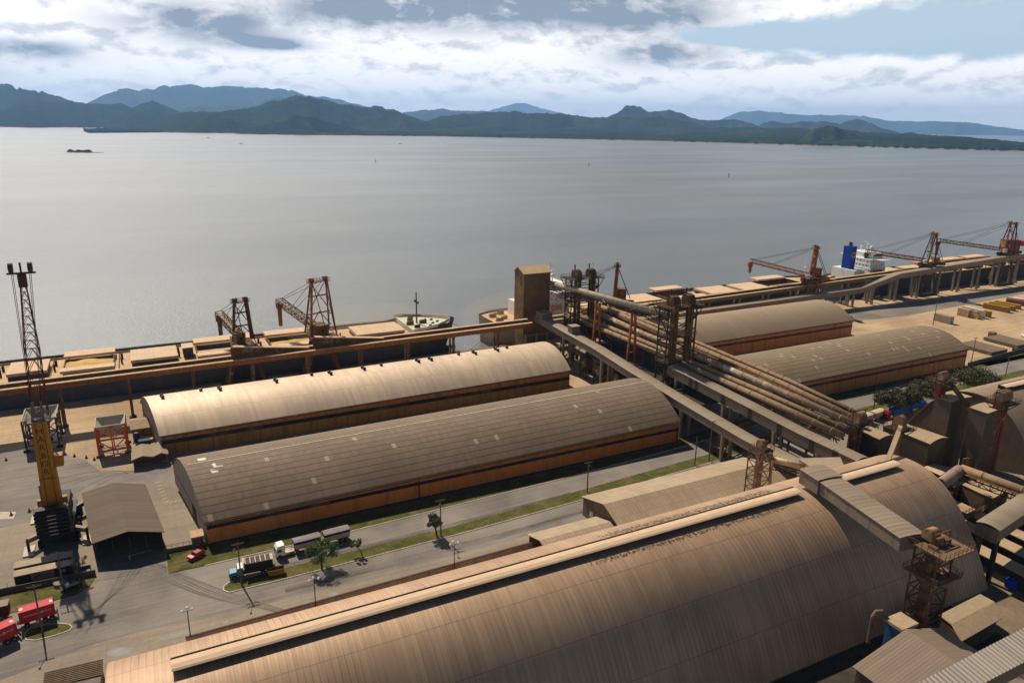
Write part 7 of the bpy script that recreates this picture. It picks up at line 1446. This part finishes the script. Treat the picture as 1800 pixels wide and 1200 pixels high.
# ------------------------------------------------------------------ trees
def leaf_mat(name, a, b):
    m = bpy.data.materials.new(name); m.use_nodes = True; t = NT(m.node_tree); p = t.n['Principled BSDF']; p.inputs['Roughness'].default_value = .7; p.inputs['Specular IOR Level'].default_value = .25
    oc = t.new('ShaderNodeTexCoord').outputs['Object']; n1 = t.noise(oc, .9, 4, .6); n2 = t.noise(oc, 5, 2, .6); t.l.new(t.mix(t.ss(t.math('ADD', t.math('MULTIPLY', n1, .6), t.math('MULTIPLY', n2, .4)), .36, .62), a, b), p.inputs['Base Color']); return m
LG, LD, LGR = leaf_mat('fresh green leaves', (0.04, 0.075, 0.014), (0.10, 0.145, 0.03)), leaf_mat('dark dusty leaves', (0.035, 0.045, 0.014), (0.10, 0.095, 0.04)), leaf_mat('grey green leaves', (0.055, 0.06, 0.04), (0.14, 0.135, 0.095))
BARK = mat('dark bark', (0.07, 0.05, 0.035), .95, 0, .3, 1.5)
def tree(lab, x, y, h, r, lm, seed, nclump=26, leaves=46, trunk=.26, spread=.85, lean=(0, 0), ls=.42, group='trees on the median', squash=.7):
    rnd = random.Random(seed); root = thing('tree', lab, 'tree', (x, y, 0.05), group); tb = MB(); top = Vector((x + lean[0], y + lean[1], h * .55)); mid = Vector((x + lean[0] * .3, y + lean[1] * .3, h * .28))
    tb.path([(x, y, -.1), mid, top], trunk, 8, trunk * .55); lf = MB(); cents = []
    for k in range(nclump):
        a = rnd.uniform(0, 2 * math.pi); rr = r * math.sqrt(rnd.uniform(.02, 1)) * spread; zc = h * .62 + (h * .36) * rnd.uniform(-.75, 1) * squash * (1.15 - (rr / r) ** 2 * .8); cents.append(Vector((x + lean[0] + rr * math.cos(a), y + lean[1] + rr * math.sin(a), zc)))
    for k in range(7):
        c = cents[k * len(cents) // 7]; s0 = mid.lerp(top, rnd.uniform(.2, 1)); m_ = s0.lerp(c, .55) + Vector((0, 0, -.1 * h * rnd.random())); tb.path([s0, m_, c], trunk * .42, 6, .04)
    obj('trunk', tb, BARK, root)
    for c in cents:
        cr = r * rnd.uniform(.22, .36)
        for i in range(leaves):
            d = Vector((rnd.gauss(0, 1), rnd.gauss(0, 1), rnd.gauss(0, .7))).normalized() * cr * rnd.uniform(.35, 1.0); p = c + d
            u = Vector((rnd.gauss(0, 1), rnd.gauss(0, 1), rnd.gauss(0, .6))).normalized(); v = u.cross(Vector((rnd.gauss(0, 1), rnd.gauss(0, 1), rnd.gauss(0, 1)))).normalized(); s = ls * rnd.uniform(.55, 1.15)
            lf.add([p - u * s * .5, p + v * s * .32, p + u * s * .55, p - v * s * .32], [(0, 1, 2, 3)])
    obj('crown', lf, lm, root); return root
def t_at(px, py, *a, **k): c = at(px, py, 0); return tree(a[0], c.x, c.y, *a[1:], **k)
t_at(566, 1000, 'spreading fresh green tree on the median behind the teal tipper', 7.2, 3.5, LG, 11, nclump=30, leaves=90, spread=1.0, squash=.8)
t_at(637, 976, 'small thin leaning tree on the median below the second blue banded trailer', 5.2, 1.5, LGR, 12, nclump=12, leaves=70, lean=(-1.3, .2), trunk=.13, ls=.36)
t_at(768, 942, 'grey green tree on the median beside a utility pole', 7.0, 2.3, LGR, 13, nclump=30, leaves=90, lean=(-.9, 0), ls=.4)
G4 = 'dense trees beside the right hand road'
t_at(1562, 726, 'dense dark tree at the left end of the row beside the right hand road', 8.5, 5.6, LD, 14, nclump=70, leaves=85, ls=.7, group=G4); t_at(1590, 719, 'dense dark tree second in the row beside the right hand road', 8.5, 5.2, LD, 15, nclump=64, leaves=85, ls=.7, group=G4); t_at(1617, 709, 'dense dark tree in the middle of the row beside the right hand road', 9, 6.0, LD, 16, nclump=74, leaves=85, ls=.7, group=G4); t_at(1648, 697, 'dense dark tree behind the twin drum elevator', 8.5, 5.2, LD, 17, nclump=60, leaves=85, ls=.7, group=G4)
t_at(1712, 690, 'broad dusty tree standing alone right of the row', 9.5, 8.2, LD, 18, nclump=100, leaves=85, ls=.75, group=G4)
pl2 = tree('slender palm like tree hidden mostly by the office cabins', -20.4, 171.0, 7.5, 2.3, LD, 19, nclump=10, leaves=30, trunk=.18, group='trees on the median')
# mooring lines
for k, (a, b, lab) in enumerate((((124, 312, 11.5), (150, 297, .4), 'taut mooring line from the pale foredeck to the quay at the tower'), ((118, 303.5, 10.8), (96, 297.2, .4), 'mooring line slanting across the grey hull bow'), ((148, 306, 9.5), (130, 297.2, .4), 'mooring line from the middle ship stern to the quay'))):
    t_ = thing('mooring_line', lab, 'rope', a, 'mooring lines'); b_ = MB(); A, B = Vector(a), Vector(b); b_.path([A.lerp(B, i / 6) - Vector((0, 0, 1.2 * (1 - (i / 3 - 1) ** 2))) for i in range(7)], .07, 5); obj('rope', b_, steel_dark, t_)

# a worker walking across the yard
pr_ = thing('person', 'person in dark work clothes walking across the grey yard beside the crane', 'person', (0, 0, 0))
J = {'pelvis': (0, 0, .95, .15), 'chest': (0, .03, 1.32, .17), 'neck': (0, .05, 1.5, .065), 'head': (0, .07, 1.66, .105), 'crown': (0, .06, 1.76, .07),
     'ls': (-.2, .03, 1.42, .07), 'le': (-.27, -.06, 1.14, .048), 'lw': (-.27, .06, .9, .035), 'lh': (-.26, .1, .81, .035), 'rs': (.2, .03, 1.42, .07), 're': (.27, .1, 1.14, .048), 'rw': (.26, .24, .92, .035), 'rh': (.25, .28, .84, .035),
     'lk': (-.1, .2, .52, .075), 'la': (-.1, .12, .09, .045), 'lt': (-.1, .27, .04, .04), 'lhp': (-.1, .02, .88, .105), 'rhp': (.1, -.02, .88, .105), 'rk': (.1, -.06, .5, .075), 'ra': (.1, -.32, .14, .045), 'rt': (.1, -.2, .05, .04)}
E_ = [('pelvis', 'chest'), ('chest', 'neck'), ('neck', 'head'), ('head', 'crown'), ('chest', 'ls'), ('ls', 'le'), ('le', 'lw'), ('lw', 'lh'), ('chest', 'rs'), ('rs', 're'), ('re', 'rw'), ('rw', 'rh'), ('pelvis', 'lhp'), ('lhp', 'lk'), ('lk', 'la'), ('la', 'lt'), ('pelvis', 'rhp'), ('rhp', 'rk'), ('rk', 'ra'), ('ra', 'rt')]
nm = list(J); me = bpy.data.meshes.new('body'); me.from_pydata([J[k][:3] for k in nm], [(nm.index(a), nm.index(b)) for a, b in E_], [])
po = bpy.data.objects.new('body', me); COL.objects.link(po); po.parent = pr_
sm_ = po.modifiers.new('skin', 'SKIN'); po.modifiers.new('sub', 'SUBSURF').levels = 1; po.modifiers['sub'].render_levels = 1
for i, k in enumerate(nm): me.skin_vertices[0].data[i].radius = (J[k][3], J[k][3]); me.skin_vertices[0].data[i].use_root = (i == 0)
dg = bpy.context.evaluated_depsgraph_get(); nme = bpy.data.meshes.new_from_object(po.evaluated_get(dg)); po.modifiers.clear(); po.data = nme; nme.materials.append(mat('dark work clothes', (0.03, 0.03, 0.04), .9))
hm_ = MB(); hm_.ball((0, .065, 1.74), .125, 8, .75); obj('helmet', hm_, mat('dark helmet', (0.05, 0.04, 0.04), .5), pr_)
c = at(128, 876, 0); pr_.location = (c.x, c.y, .01); pr_.rotation_euler = (0, 0, 1.0)
# ------------------------------------------------------------------ haze
hz = MB(); hz.box(-36500, 36500, -620, 36500, -10, 1180)
hm = bpy.data.materials.new('bay haze'); hm.use_nodes = True; t = NT(hm.node_tree); t.n.clear(); out = t.new('ShaderNodeOutputMaterial'); pv = t.new('ShaderNodeVolumePrincipled')
pv.inputs['Color'].default_value = (0.31, 0.57, 1.0, 1); pv.inputs['Density'].default_value = HAZE_DENSITY; pv.inputs['Anisotropy'].default_value = 0.2
t.l.new(pv.outputs[0], out.inputs['Volume'])
ho = obj('haze', hz, hm); ho['kind'] = 'stuff'; ho['label'] = 'pale blue haze over the bay and the far mountains'; ho['category'] = 'haze'

# grain dust hanging over the loading berths
for (c, r, lab) in (((166, 302, 12), (42, 20, 13), 'brown grain dust drifting round the transfer tower'), ((84, 316, 13), (34, 16, 9), 'thin grain dust over the holds of the left ship')):
    b_ = MB(); b_.ball((0, 0, 0), 1.0, 14); b_.v = [(c[0] + v[0] * r[0], c[1] + v[1] * r[1], max(-3.5, c[2] + v[2] * r[2])) for v in b_.v]
    dm_ = bpy.data.materials.new('grain dust'); dm_.use_nodes = True; t = NT(dm_.node_tree); t.n.clear(); out = t.new('ShaderNodeOutputMaterial'); pv = t.new('ShaderNodeVolumePrincipled')
    pv.inputs['Color'].default_value = (0.80, 0.62, 0.42, 1); pv.inputs['Density'].default_value = 0.005; pv.inputs['Anisotropy'].default_value = 0.3; t.l.new(pv.outputs[0], out.inputs['Volume'])
    o = obj('grain_dust', b_, dm_, None, True); o['kind'] = 'stuff'; o['label'] = lab; o['category'] = 'dust'
